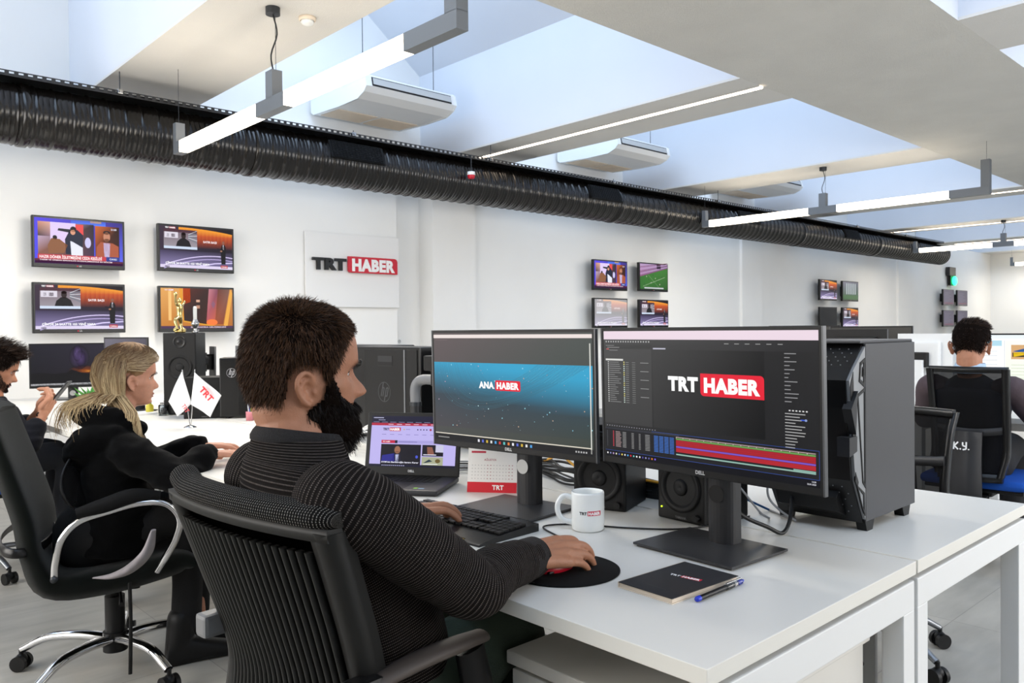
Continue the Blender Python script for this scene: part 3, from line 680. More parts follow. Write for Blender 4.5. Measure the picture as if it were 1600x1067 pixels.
desk(1.10, 5.482, 1.868, 7.05, 'white desk with night sky monitor near the wall')
desk(1.877, 5.482, 2.64, 7.05, 'white desk at the wall behind the tall loudspeaker')
mp = thing('modesty_panel', 'grey panel with screws hanging between the two nearest desks', 'panel', (1.735, 1.45, .3))
MB().box(-.008, -.72, 0, .008, .70, .40).build('board', M['lgrey'], mp)
s_ = MB()
for yy in (-.69, .6):
    for zz in (.04, .2, .36): s_.cyl((-.011, yy, zz), (-.008, yy, zz), .008, n=10)
s_.build('screws', M['steel'], mp)
t = thing('drawer_pedestal', 'white drawer pedestal under the corner of the nearest desk', 'drawer unit', (1.35, .926, 0))
MB().box(-.29, -.21, .05, .29, .21, .585, bev=.003).build('body', M['desk'], t)
MB().box(-.31, -.22, .585, .30, .22, .61, bev=.003).build('top_panel', M['desk'], t)
for i in range(3):
    d = MB().box(-.308, -.205, .06 + i * .175, -.29, .205, .228 + i * .175, bev=.002).build('drawer', M['desk'], t)
    if i == 2: MB().lathe([(0, -.006), (.012, -.006), (.014, 0)], (-.308, .12, .15 + i * .175), 14, 'x').build('lock', M['steel'], d)
for sx in (-.22, .22):
    for sy in (-.15, .15): MB().cyl((sx, sy - .012, .025), (sx, sy + .012, .025), .025, n=14).build('caster', M['blk'], t)
# ================================================================ MONITORS
scr = attr_mat('screen_picture', .72, .3)
def monitor(loc, rz, w, h, label, art=None, z0=None, stand=True, bez=.009, chin=.02, group=None, tilt=1, cat='monitor', back=None, brand=None, base=(.19, .2), rear_round=False, em=None):
    """local frame: screen looks along -x, base at the origin on the desk"""
    t = thing('computer_monitor', label, cat, loc, rz, group)
    z0 = .17 if z0 is None else z0; R = Matrix.Translation((0, 0, z0)) @ Matrix.Rotation(radians(-tilt), 4, 'Y')
    c = MB(); c.T = R; c.box(-.012, -w / 2, 0, -.002, w / 2, h, bev=.002).box(-.003, -w / 2 + .06, .05, .035, w / 2 - .06, h - .05, bev=.01); c.build('casing', back or M['blk'], t)
    for s in (-1, 1): e = MB(); e.T = R; e.box(-.013, s * w / 2 - .002, 0, -.001, s * w / 2 + .002, h, bev=.0008); e.build('edge_trim', mat('edge_grey', '#57585a', .35, metal=.5) if not back else back, t)
    if art:
        p = Paint(dz=.00012); sw, sh = w - 2 * bez, h - bez - chin; art(p, sw, sh)
        O = R @ V3((-.0122, w / 2 - bez, chin)); V = (R.to_3x3() @ V3((0, 0, 1)))
        p.build('screen', em or scr, t, O, (0, -1, 0), V)
    if brand:
        p = Paint(dz=.0003); p.text(brand, 0, 0, .008, '#c8c8c8', .03, al='c'); p.build('badge', attr_mat('print', 0, .5, lit=True), t, R @ V3((-.0122, 0, .006)), (0, -1, 0), R.to_3x3() @ V3((0, 0, 1)))
    if stand:
        f = MB(); P = []
        for i in range(13): a = pi * i / 12; P.append((.06 - .012 * 1 + .045 * -cos(a) * 0 + .055 - .028 * sin(a), -.046 * cos(a)))
        P = [(.068 - .023 * cos(pi * (i / 12 - .5)), .034 * sin(pi * (i / 12 - .5))) for i in range(13)] + [(.09, .034), (.09, -.034)]
        f.prism(P, .004, z0 + h * .55, 'z'); f.build('stand_column', M['dgrey'] if not back else back, t)
        f = MB(); f.T = R; f.box(.03, -.05, h * .42, .07, .05, h * .68, bev=.008); f.build('mount', M['blk'], t)
        b_ = MB(); x0, x1, y = -.085, .12, base[0] / 1.45
        b_.prism([(x0, -y), (x1, -y), (x1, y), (x0, y)], .004, .009, 'z'); b_.prism([(x0 + .006, -y + .006), (x1 - .006, -y + .006), (x1 - .006, y - .006), (x0 + .006, y - .006)], 0, .004, 'z'); b_.build('stand_base', mat('stand_base_grey', '#38383a', .35, metal=.3) if not back else back, t)
        k = MB(); k.lathe([(0, .0), (.02, .0)], (.0445, 0, z0 - .045), 20, 'x'); k.build('cable_hole', M['lgrey'] if (rz > 5) else M['blk'], t)
    return t
def art_ana(p, w, h):
    p.grad(0, 0, w, h, '#4a4c4a', '#3e443e', '#454b48', '#5c5052'); p.up()
    N_ = 24
    for i in range(N_):
        for j in range(10):
            def cc(u, v):
                v2 = min(1, max(0, v)); x = u
                a = srgb('#2f9fc8'); b = srgb('#2f4450'); c2 = srgb('#3a4440'); d_ = srgb('#4a484c')
                g_ = min(1, max(0, (v2 - .45 + .22 * (x - .3)) / .5)); base = [b[k] * (1 - g_) + a[k] * g_ for k in range(3)]
                l = min(1, max(0, (.5 - v2) / .5)); base = [base[k] * (1 - l) + (c2[k] * x + d_[k] * (1 - x)) * l for k in range(3)]
                e = min(1, max(0, .32 - x) / .32) * (1 - v2) ; base = [base[k] * (1 - .7 * e) + d_[k] * .7 * e for k in range(3)]
                return tuple((q * 12.92 if q <= .0031308 else 1.055 * q ** (1 / 2.4) - .055) for q in base)
            u0, u1, v0, v1 = i / N_, (i + 1) / N_, j / 10, (j + 1) / 10
            p.poly([(w * u0, h * (.13 + .6 * v0)), (w * u1, h * (.13 + .6 * v0)), (w * u1, h * (.13 + .6 * v1)), (w * u0, h * (.13 + .6 * v1))], [cc(u0, v0), cc(u1, v0), cc(u1, v1), cc(u0, v1)])
    p.up(); rnd = random.Random(3)
    for i in range(30):                                                    # flowing light lines
        k = i / 30 + rnd.uniform(-.01, .01); P = []; A_, B_, C_ = (.01 + .30 * k, .73), (.05 + .33 * k, -.12 + .5 * k), (.985 - .30 * k, .73)
        for j in range(17):
            t_ = j / 16; q = [(1 - t_) ** 2 * A_[e] + 2 * t_ * (1 - t_) * B_[e] + t_ * t_ * C_[e] for e in (0, 1)]; P.append((w * min(.983, q[0]), h * min(.728, q[1])))
        p.line(P, h * .0016, rnd.choice(['#3a7486', '#386878', '#44707e', '#3a5c68']))
    for i in range(16):
        k = i / 16; x0 = .66 + .32 * k; P = [(w * min(.985, x0 - .26 * t_ ** 1.2), h * (.725 - .30 * t_)) for t_ in [j / 8 for j in range(7)]]
        p.line(P[:5], h * .0018, rnd.choice(['#52b0cc', '#46a4c2', '#4796ae']))
    p.up()
    for i in range(95):
        u = rnd.random(); v = .14 + .58 * rnd.random() ** .8; r = rnd.choice([.0012, .0016, .002, .0035]); p.ell(w * u, h * v, h * r * 1.6, h * r * 1.6, rnd.choice(['#9fe0f0', '#c8e8f0', '#7fb8d0', '#c0a0b8', '#c8a890']), 8)
    p.up(); p.logo(w * .315, h * .508, h * .055, 'ANA', 'HABER', rad=(.25, .25, .25, .25), gap=.12)
    p.rect(0, h * .953, w, h * .985, '#e8dcd8'); p.rect(w * .985, h * .02, w * .991, h * .91, '#d8d8d0'); p.rect(0, h * .06, w * .985, h * .068, '#e4dccc'); p.rect(0, 0, w, h * .055, '#1c1c1e')
    p.up(); p.rect(w * .015, h * .935, w * .1, h * .938, '#7a6a6c')
    for i in range(13): p.rect(w * (.3 + .028 * i), h * .016, w * (.3 + .028 * i + .012), h * .04, ['#e8e8f0', '#5a6ad0', '#d0b040', '#e0e0e0', '#50a0e0', '#d04040', '#60c0c0', '#e08040'][i % 8])
    p.rect(w * .02, h * .022, w * .1, h * .032, '#8a8a88')
    for i in range(5): p.rect(w * (.9 + .014 * i), h * .02, w * (.908 + .014 * i), h * .034, '#b8b8b8')
def art_ae(p, w, h):
    p.grad(0, 0, w, h, '#2a2a2a', '#141416', '#1c1c1e', '#414141'); p.up(); rnd = random.Random(5)
    p.rect(0, h * .935, w, h, '#e9d6e2'); p.grad(0, h * .86, w, h * .935, '#404040', '#1c1c1e', '#202022', '#484848')
    p.grad(0, h * .27, w * .265, h * .9, '#3c3c3c', '#3a3a3a', '#424242', '#474747'); p.grad(w * .272, h * .27, w * .79, h * .86, '#303030', '#080808', '#0e0e0e', '#383838'); p.rect(w * .79, h * .22, w, h * .86, '#1b1b1c')
    p.rect(0, h * .05, w, h * .235, '#1e1e21'); p.rect(0, 0, w, h * .05, '#0c0c12'); p.rect(0, h * .22, w * .4, h * .235, '#40424a')
    p.up()
    for i in range(18): p.rect(w * (.012 + .014 * i), h * .912, w * (.018 + .014 * i), h * .923, '#b8b8b8')
    p.rect(w * .012, h * .885, w * .06, h * .889, '#8a8a8a'); p.rect(w * .02, h * .87, w * .09, h * .874, '#9a9a9a'); p.rect(w * .015, h * .855, w * .03, h * .862, '#c86060'); p.rect(w * .032, h * .848, w * .08, h * .852, '#8a8a8a')
    p.rect(w * .01, h * .768, w * .11, h * .782, '#d8d8d4')
    for i in range(20):
        y = h * (.752 - .0165 * i); p.rect(w * .022, y, w * .028, y + h * .008, '#c8c8c8'); p.rect(w * .032, y + h * .001, w * (.06 + .04 * rnd.random()), y + h * .005, '#8e8e8e')
        p.rect(w * .112, y, w * .118, y + h * .009, '#d8d080' if i % 5 < 2 else '#c8d8d0'); p.rect(w * .124, y + h * .001, w * .142, y + h * .005, '#888888'); p.rect(w * .16, y + h * .001, w * .178, y + h * .005, '#7c7c7c')
        if i % 4 == 0: p.rect(w * .205, y + h * .001, w * .25, y + h * .005, '#9a9a9a')
    p.rect(w * .275, h * .862, w * .34, h * .872, '#b8b8c8')
    for i in range(6): p.rect(w * (.62 + .045 * i), h * .905, w * (.64 + .045 * i), h * .91, '#9a9a9a')
    for i in range(13): p.rect(w * .87, h * (.845 - .026 * i), w * (.885 + .04 * rnd.random()), h * (.851 - .026 * i), '#8e8e90')
    for i in range(6): p.rect(w * (.885 + .013 * i), h * .475, w * (.892 + .013 * i), h * .483, '#d8d8d8')
    for i in range(12): p.rect(w * .87, h * (.455 - .02 * i), w * (.9 + .05 * rnd.random()), h * (.461 - .02 * i), '#a8a8a8')
    p.rect(w * .93, h * .418, w * .945, h * .426, '#3858d0'); p.ell(w * .99 - w * .04, h * .422, w * .005, h * .008, '#8898c8')
    p.logo(w * .35, h * .565, h * .098, rad=(.3, 0, .3, 0), gap=.1)
    # timeline
    X0, X1 = w * .385, w * .985
    for pts in ([(w * .26, h * .235), (w * .998, h * .235), (w * .998, h * .05), (0, h * .05)],): p.line(pts, h * .003, '#34509c')
    p.rect(X0, h * .212, X1, h * .218, '#b09a98')
    rows = [('#6a9a50', .196, .012), ('#a8202c', .152, .042), ('#7a52c0', .138, .012), ('#b0242e', .106, .030), ('#8fb4a8', .083, .010)]
    for c_, y, t_ in rows: p.rect(X0, h * y, X1, h * (y + t_), c_)
    p.rect(w * .9, h * .094, X1, h * .102, '#8fb4a8')
    for i in range(18): p.rect(X0 + (X1 - X0) * i / 18, h * .206, X0 + (X1 - X0) * i / 18 + w * .003, h * .214, '#c8b8b8')
    p.up(); p.rect(X0, h * .164, X1, h * .1655, '#8a1a26'); p.rect(X0, h * .178, X1, h * .1795, '#8a1a26')
    for i in range(11):
        y = h * (.2 - .0115 * i); p.rect(w * .045, y, w * .05, y + h * .007, '#d84050'); p.rect(w * .06, y, w * (.085 + .01 * rnd.random()), y + h * .005, '#a89090'); p.rect(w * .1, y, w * .12, y + h * .005, '#909090'); p.rect(w * .15, y, w * .163, y + h * .005, '#8e8e8e'); p.rect(w * .19, y, w * .2, y + h * .005, '#8e8e8e'); p.rect(w * .225, y, w * .25, y + h * .005, '#8e8e8e')
        for q in range(4): p.rect(w * (.272 + .027 * q), y, w * (.294 + .027 * q), y + h * .0075, '#3a66b0')
        p.rect(w * .01, y, w * .014, y + h * .005, '#606468')
    for i in range(20): p.rect(w * (.01 + .014 * i), h * .245, w * (.015 + .014 * i), h * .252, '#8a8a94')
    for i in range(17): p.ell(w * (.012 + .0165 * i), h * .026, w * .004, h * .0075, ['#f0f0f0', '#8890c8', '#c0a0d0', '#e0e0c0', '#5060b0', '#e8d060', '#e8e8e8', '#50a8e8', '#d83040', '#70c0c0', '#f0f0f0', '#e8e8e8', '#5048a0', '#9090c0', '#6060a0', '#e08030', '#8060e0'][i], 10)
    p.text('14:38', w * .985, h * .03, h * .01, '#d8d8e0', .02, al='r'); p.text('22.01.2020', w * .985, h * .013, h * .01, '#d8d8e0', .02, al='r')
# monitors on the nearest desk
# right: screen plane x 1.47..1.51, y .722..1.288 ; left: y 1.31..1.886
monitor((1.502, 1.005, DH), -3, .578, .328, 'wide monitor showing the big red and white wordmark with an editing timeline', art_ae, z0=.164, brand='DELL', bez=.008, chin=.016, group='monitors on the nearest desk')
monitor((1.472, 1.593, DH), 6.5, .575, .332, 'monitor with blue wave picture and small wordmark, beside the laptop', art_ana, z0=.158, brand='DELL', bez=.008, chin=.016, group='monitors on the nearest desk')
# ================================================================ THINGS ON THE DESKS
prt = attr_mat('print', 0, .5, lit=True)
def speaker(loc, rz, w, d, h, wr, label, tweet=True, led=None, group=None, brand=True, wz=None):
    t = thing('desktop_speaker', label, 'loudspeaker', loc, rz, group)
    MB().box(-d / 2, -w / 2, 0, d / 2, w / 2, h, bev=.006).build('cabinet', M['blk'], t)
    wz = wz or wr + .025; x = -d / 2
    MB().lathe([(0, -.001), (wr * .28, -.006), (wr * .34, -.001), (wr * .4, .012), (wr * .8, -.001), (wr * .84, -.007), (wr * .93, -.004), (wr, -.006), (wr * 1.02, .003)], (x - .001, 0, wz), 40, 'x').build('woofer', M['cone'], t)
    if tweet: MB().lathe([(0, -.004), (.012, -.003), (.018, .004), (.03, -.002), (.036, -.004), (.038, .002)], (x - .001, 0, h - .055), 28, 'x').build('tweeter', M['blk2'], t)
    MB().cyl((x, -w / 2 + .022, .018), (x - .012, -w / 2 + .022, .018), .009, n=16).build('volume_knob', M['blk2'], t)
    if led: MB().ball((x - .001, w / 2 - .014, .03), .002).build('power_light', led, t)
    if brand:
        p = Paint(dz=.0003); p.text('YAMAHA', 0, 0, .006, '#6a6a6c', .03, al='c'); p.build('badge', prt, t, (x - .0005, 0, .008), (0, -1, 0), (0, 0, 1))
    return t
speaker((1.726, 1.46, DH), 20, .15, .18, .232, .062, 'black desktop speaker right behind the white mug', group='small speakers behind the monitors')
speaker((1.775, 1.19, DH), -4, .15, .18, .232, .062, 'black desktop speaker behind the monitor stand, with tiny green light', led=M['yellow_led'], group='small speakers behind the monitors')
speaker((1.86, 4.93, DH + .005), 52, .19, .2, .485, .072, 'tall studio loudspeaker with a gold trophy on top', wz=.28, brand=False)
speaker((1.87, 4.63, DH), 60, .225, .2, .235, .075, 'squat black speaker right behind the small white flags', tweet=False, brand=True)
# ---- mug
t = thing('mug', 'white mug with small wordmark standing beside the mouse pad', 'mug', (1.463, 1.311, DH), 0)
MB().lathe([(0, .004), (.034, .004), (.036, 0), (.039, .004), (.0405, .02), (.0405, .09), (.0395, .0945), (.0375, .0945), (.0365, .09), (.0365, .012), (.03, .008), (0, .008)], n=48).build('cup', M['ceram'], t)
hd = V3((-.733, .68, 0)); MB().tube([hd * .038 + V3((0, 0, .078)), hd * .058 + V3((0, 0, .083)), hd * .072 + V3((0, 0, .066)), hd * .073 + V3((0, 0, .045)), hd * .062 + V3((0, 0, .026)), hd * .038 + V3((0, 0, .018))], .0055, 10, 6, flat=1.25).build('handle', M['ceram'], t)
MB().lathe([(0, .07), (.0364, .07)], n=40).build('tea', mat('tea', '#c9ccc4', .1), t)
p = Paint(dz=.0); p.z = 0; p.logo(-.021, 0, .0065, ca='#2a2a2c', cb='#d02038', gap=.12); vs = []; me_ = MB()
a0 = atan2(-.70, -.714)
def mug_print():
    me = bpy.data.meshes.new('print'); V = []
    zs = sorted(set(round(z, 6) for _, _, z in p.v))
    for (a, b, z) in p.v:
        th = a0 + a / .0405; r = .0407 + zs.index(round(z, 6)) * .00012; V.append((r * cos(th), r * sin(th), .044 + b))
    me.from_pydata(V, [], p.f); at = me.color_attributes.new(name='Col', type='FLOAT_COLOR', domain='POINT'); arr = np.ones((len(p.c), 4), np.float32); arr[:, :3] = np.array(p.c); at.data.foreach_set('color', arr.ravel())
    me.materials.append(prt); o = bpy.data.objects.new('printed_wordmark', me); COL.objects.link(o); o.parent = t
p.dz = .0001; p.v = []; p.f = []; p.c = []; p.z = .0001; hh = .0068; p.text('TRT', -.0225, 0, hh, '#2a2a2c', .05); xa = -.0225 + text_w('TRT', hh, .05) + .0016; wb = text_w('HABER', hh, .05)
p.z = 0
for i in range(24): p.rect(xa + (wb + .004) * i / 24, -.0022, xa + (wb + .004) * (i + 1) / 24, hh + .0022, '#d02038')
p.z = .0001; p.text('HABER', xa + .002, 0, hh, '#ffffff', .05); mug_print()
# ---- mouse pad, mouse, keyboard
solo('mouse_pad', MB().lathe([(0, 0), (.113, 0), (.115, .001), (.115, .003), (.113, .004), (0, .004)], (1.18, 1.125, DH), 72), M['rubber'], 'round black mouse pad near the desk edge', 'mouse pad')
t = thing('computer_mouse', 'red and black mouse under the right hand of the bearded man', 'mouse', (1.165, 1.132, DH + .004), 0)
MB().ball((0, 0, .006), .050, .027, .017, 24).build('shell', M['red'], t); MB().box(-.040, -.022, .0, .040, .022, .006, bev=.003).build('underside', M['blk'], t)
MB().cyl((.03, 0, .014), (.03, .0, .0215), .004, n=10).build('scroll_wheel', M['blk'], t)
t = thing('keyboard', 'black full-size keyboard with glossy palm rest under the left hand', 'keyboard', (1.256, 1.585, DH), 3)
t.scale = (1, .93, .72)
b_ = MB(); b_.prism([(-.1, .0), (.1, 0), (.1, .026), (.094, .028), (-.045, .018), (-.096, .009), (-.1, .006)], -.222, .222, 'y'); b_.build('case', M['blk2'], t)
MB().box(-.094, -.16, .0105, -.088, .19, .0125).build('palm_rest_reflection', M['gold'], t)  # thin gold bar imitates the yellowish reflection on the glossy palm rest
keys = M['blk']; rows = [(15, .078), (15, .055), (15, .036), (14, .017), (13, -.002), (8, -.021)]
def key(mb, x, y, w, z): mb.box(x - .0085, y - w / 2 + .0011, z, x + .0085, y + w / 2 - .0011, z + .0075, bev=.0016)
kz = lambda x: .018 + (x + .045) * .072
nk = 0
for ri, (n, x) in enumerate(rows):
    ws = {5: [1.25, 1.25, 1.25, 6.25, 1.25, 1.25, 1.25, 1.25]}.get(ri, [1] * (n - 1) + [15 - (n - 1) if ri else 1]); y = .212; u = .285 / sum(ws)
    for wk in ws: k_ = MB(); key(k_, x, y - wk * u / 2, wk * u, kz(x)); k_.build('key', keys, t); y -= wk * u; nk += 1
k_ = MB()
for (n, x) in rows:
    if x == .017: continue
    for j in range(3): key(k_, x, -.085 - j * .019, .019, kz(x))
for i, (n, x) in enumerate(rows[1:]):
    for j in range(4): key(k_, x, -.148 - j * .019, .019, kz(x))
o = k_.build('numeric_keys', keys, t); o['kind'] = 'stuff'
p = Paint(dz=.0001); rnd = random.Random(2)
for ri, (n, x) in enumerate(rows[1:5]):
    for j, ch in enumerate(['1234567890*-', 'QWERTYUIOPĞÜ', 'ASDFGHJKLŞİ,', 'ZXCVBNMÖÇ.'][ri]): p.text(ch, -.206 + .019 * (j + 1) + .004, x, .003, '#8a8a8c', .02)
t2 = t
V_ = []; 
pm = p.build('key_legends', prt, t, (0, 0, 0), (0, -1, 0), (1, 0, 0))
for v in pm.data.vertices: v.co.z = kz(v.co.x) + .0078
# ---- notebook and pen
t = thing('notebook', 'black notebook with small printed wordmark lying on the desk corner', 'notebook', (1.27, .906, DH), -3)
MB().box(-.098, -.062, .0015, .098, .064, .009, bev=.001).build('pages', M['cream'], t)
MB().box(-.1, -.064, .0095, .1, .066, .011, bev=.0008).build('front_cover', M['dgrey'], t); MB().box(-.1, -.064, 0, .1, .066, .0015, bev=.0005).box(-.1, .064, 0, .1, .066, .011).build('back_cover', M['cream'], t)
p = Paint(dz=.00015); p.logo(-.03, 0, .008, ca='#e8e8e8', cb='#c8203a', gap=.12); p.build('printed_wordmark', prt, t, (.012, .0, .0111), (.15, -.988, 0), (.988, .15, 0))
p = Paint(dz=.00015); p.rect(0, 0, .045, .0008, '#5a5a5a'); p.build('embossed_line', prt, t, (-.07, .02, .0111), (0, -1, 0), (1, 0, 0))
t = thing('pen', 'black and clear ballpoint pen with blue tip beside the notebook', 'pen', (1.283, .824, DH + .006), 0)
MB().cyl((-.068, 0, 0), (.045, 0, 0), .0048, n=14).build('barrel', M['blk2'], t); MB().lathe([(0, -.078), (.004, -.077), (.0052, -.074), (.0052, -.066)], n=14, ax='x').build('end_cap', mat('blue_plastic', '#2038c0', .3), t)
MB().cyl((.018, 0, 0), (.07, 0, 0), .0056, n=14).build('clear_cap', M['glass'], t); MB().cyl((.058, 0, 0), (.078, 0, 0), .004, .0025, n=12).build('blue_core', MATS['blue_plastic'], t)
MB().box(.02, -.0015, .005, .07, .0015, .0075, bev=.0005).build('clip', M['silver'], t)
# ---- laptop
t = thing('laptop', 'open dark laptop showing a news website beside the blue wave monitor', 'laptop', (1.527, 2.134, DH), 34)
w = .325; MB().box(-.225, -w / 2, .004, .0, w / 2, .019, bev=.005).build('base', M['dgrey'], t)
MB().box(-.215, -w / 2 + .01, 0, -.01, w / 2 - .01, .005).build('underside', M['blk'], t)
k_ = MB()
for i in range(6):
    for j in range(14): k_.box(-.105 + i * .0165, w / 2 - .045 - j * .0172, .019, -.091 + i * .0165, w / 2 - .030 - j * .0172, .0205)
o = k_.build('keyboard_keys', M['blk'], t); o['kind'] = 'stuff'
MB().box(-.2, -.05, .0188, -.12, .05, .0194).build('touchpad', M['blk2'], t)
p = Paint(dz=.0002); p.rect(0, 0, .013, .018, '#7ab82a'); p.rect(.016, 0, .034, .012, '#7f9fb8'); p.build('stickers', prt, t, (-.205, -.08, .0192), (0, -1, 0), (1, 0, 0))
R = Matrix.Translation((0, 0, .018)) @ Matrix.Rotation(radians(12), 4, 'Y')
l_ = MB(); l_.T = R; l_.box(-.004, -w / 2, 0, .004, w / 2, .205, bev=.003); l_.build('lid', M['blk'], t)
def art_web(p, w, h):
    p.rect(0, 0, w, h, '#bdb4ec'); p.up(); p.rect(0, h * .86, w, h, '#1c1c34'); p.rect(0, h * .81, w, h * .86, '#b02a44'); p.rect(0, 0, w, h * .045, '#16162c')
    p.up(); p.logo(w * .14, h * .715, h * .045, ca='#2a2440', cb='#c8304c', gap=.12, rad=(.2, .2, .2, .2))
    for i in range(8): p.rect(w * (.13 + .095 * i), h * .63, w * (.18 + .095 * i), h * .637, '#6a60a0')
    for i in range(7): p.rect(w * (.2 + .1 * i), h * .83, w * (.26 + .1 * i), h * .84, '#e8d8e8')
    for i in range(7): p.rect(w * (.02 + .1 * i), h * .875, w * (.09 + .1 * i), h * .882, '#9a98c0')
    p.rect(w * .02, h * .955, w * .14, h * .97, '#c0c0e0'); p.rect(w * .08, h * .915, w * .16, h * .925, '#b0b0d8')
    for i in range(4): p.ell(w * (.55 + .035 * i), h * .735, w * .008, h * .012, '#2a2048')
    p.ell(w * .7, h * .735, w * .013, h * .022, '#a02848'); p.ell(w * .39, h * .735, w * .007, h * .015, '#c8a848'); p.rect(w * .41, h * .735, w * .46, h * .742, '#5a5090')
    p.rect(w * .13, h * .46, w * .29, h * .52, '#c02848'); p.rect(w * .29, h * .46, w * .32, h * .52, '#1e1a34'); p.rect(w * .32, h * .46, w * .86, h * .52, '#aaa2dc')
    p.rect(w * .13, h * .045, w * .6, h * .44, '#16141e'); p.rect(w * .615, h * .22, w * .86, h * .44, '#1a1822'); p.rect(w * .615, h * .045, w * .86, h * .205, '#a8ac90')
    p.up(); p.poly([(w * .26, h * .06), (w * .38, h * .06), (w * .36, h * .26), (w * .28, h * .26)], '#1c1c30'); p.poly([(w * .14, h * .1), (w * .3, h * .1), (w * .29, h * .26), (w * .15, h * .22)], '#2a2a88'); p.poly([(w * .31, h * .1), (w * .34, h * .1), (w * .345, h * .24), (w * .305, h * .24)], '#c0c4e8')
    p.ell(w * .325, h * .33, w * .035, h * .075, '#9a6a50'); p.ell(w * .325, h * .29, w * .02, h * .012, '#2a2028'); p.ell(w * .555, h * .2, w * .015, h * .03, '#4a58d0')
    p.rect(w * .77, h * .3, w * .86, h * .44, '#c8c8e0'); p.poly([(w * .68, h * .24), (w * .76, h * .24), (w * .73, h * .4), (w * .67, h * .4)], '#8a5a4a'); p.ell(w * .8, h * .13, w * .03, h * .04, '#6a5a30'); p.poly([(w * .63, h * .08), (w * .74, h * .12), (w * .7, h * .16)], '#2a3a48')
    p.rect(w * .33, h * .485, w * .55, h * .495, '#6a62a0')
    p.up(); p.text("AYM'nin Berberoğlu kararı: Karar", w * .14, h * .075, h * .028, '#f0f0ff', .03, wid=w * .44); p.text('TRT HABER', w * .145, h * .478, h * .022, '#ffffff', .02); p.rect(w * .63, h * .24, w * .78, h * .255, '#e8e8f8'); p.rect(w * .63, h * .06, w * .8, h * .072, '#f0f0f8')
    for i in range(12): p.rect(w * (.15 + .023 * i), h * .015, w * (.162 + .023 * i), h * .032, '#b8b8e0')
p = Paint(dz=.00012); art_web(p, w - .03, .165); p.build('screen', scr, t, R @ V3((-.0042, w / 2 - .015, .028)), (0, -1, 0), R.to_3x3() @ V3((0, 0, 1)))
p = Paint(dz=.0002); p.text('DELL', 0, 0, .007, '#c8c8c8', .03, al='c'); p.build('badge', prt, t, R @ V3((-.0042, 0, .012)), (0, -1, 0), R.to_3x3() @ V3((0, 0, 1)))
# ---- desk calendar
t = thing('desk_calendar', 'white tent calendar with a red band reading TRT beside the laptop', 'calendar', (1.615, 1.83, DH), 37)
c = MB(); c.prism([(-.03, 0), (.0, .135), (.002, .135), (.03, 0), (.028, 0), (.001, .125), (-.028, 0)], -.076, .076, 'y'); c.build('card', M['paper'], t)
n_ = V3((-.976, 0, .217)); p = Paint(dz=.0002); p.rect(0, 0, .152, .031, '#d4152a'); p.rect(.0, .031, .152, .134, '#efedea'); p.up(); p.text('TRT', .077, .009, .0135, '#ffffff', .035)
p.text('AĞUSTOS', .05, .095, .006, '#b05060', .01)
for i in range(5):
    for j in range(14): p.rect(.012 + j * .0095, .04 + i * .01, .0155 + j * .0095, .0425 + i * .01, '#c8c6c4' if j % 7 < 5 else '#b07a80')
p.rect(.01, .118, .055, .124, '#c23048'); p.build('printed_page', prt, t, (-.0304, .076, 0), (0, -1, 0), V3((.217, 0, .976)))
MB().box(-.003, -.07, .131, .005, .07, .139, bev=.002).build('binding', M['silver'], t)
# ---- tower computer
silver_p = mat('silver_grey_panel', '#8f9193', .4, metal=.3); case_m = mat('dark_case_panel', '#454547', .45, metal=.3, var=(2, .1))
t = thing('tower_computer', 'black and grey gaming tower computer with angular silver front standing on the desk', 'computer', (1.93, .94, DH), 0)
x0, x1, y0, y1, H = -.02, .275, -.11, .115, .45
c = MB().box(x0, y0, .022, x1, y1, H, bev=.003); c.build('cabinet', M['blk'], t)
MB().box(x0 + .0, y0 - .004, .025, x1, y0, H - .002, bev=.001).build('side_panel', case_m, t)
P = [(x0, .02), (x0 - .022, .055), (x0 - .065, .13), (x0 - .085, .3), (x0 - .088, .365), (x0 - .06, .395), (x0, H)]
MB().prism(P, y0 + .004, y1 - .004, 'y').build('front_bezel', M['blk2'], t)
P2 = [(x0 - .001, .03), (x0 - .018, .06), (x0 - .055, .13), (x0 - .078, .30), (x0 - .086, .365), (x0 - .06, .392), (x0 - .001, H - .008)]
MB().prism(P2, y0 - .003, y0 + .006, 'y').build('silver_trim', silver_p, t)
k_ = MB()
def sidepoly(P, d=.0042): k_.prism(P, y0 - d, y0 - .001, 'y')
def ringpoly(Po, Pi, d=.0048):
    n = len(Po)
    for i in range(n): k_.prism([Po[i], Po[(i + 1) % n], Pi[(i + 1) % n], Pi[i]], y0 - d, y0 - .001, 'y')
ringpoly([(x0 - .036, .36), (x0 - .006, .345), (x0 - .004, .415), (x0 - .03, .405)], [(x0 - .03, .366), (x0 - .012, .357), (x0 - .011, .405), (x0 - .025, .398)])
ringpoly([(x0 - .02, .36 + .012), (x0 - .014, .37), (x0 - .013, .395), (x0 - .018, .393)], [(x0 - .019, .374), (x0 - .0155, .373), (x0 - .0148, .39), (x0 - .0175, .39)])
ringpoly([(x0 - .046, .33), (x0 - .004, .345), (x0 - .002, .105), (x0 - .018, .12)], [(x0 - .04, .325), (x0 - .009, .336), (x0 - .007, .115), (x0 - .0145, .125)])
sidepoly([(x0 - .083, .35), (x0 - .066, .385), (x0 - .064, .325), (x0 - .078, .30)]); sidepoly([(x0 - .078, .285), (x0 - .06, .275), (x0 - .05, .225), (x0 - .066, .215)])
ringpoly([(x0 - .05, .12), (x0 - .008, .095), (x0 - .006, .04), (x0 - .02, .06)], [(x0 - .042, .112), (x0 - .014, .09), (x0 - .012, .055), (x0 - .02, .066)])
sidepoly([(x0 - .055, .15), (x0 - .04, .125), (x0 - .044, .11), (x0 - .058, .13)])
k_.build('side_grooves', M['blk'], t)
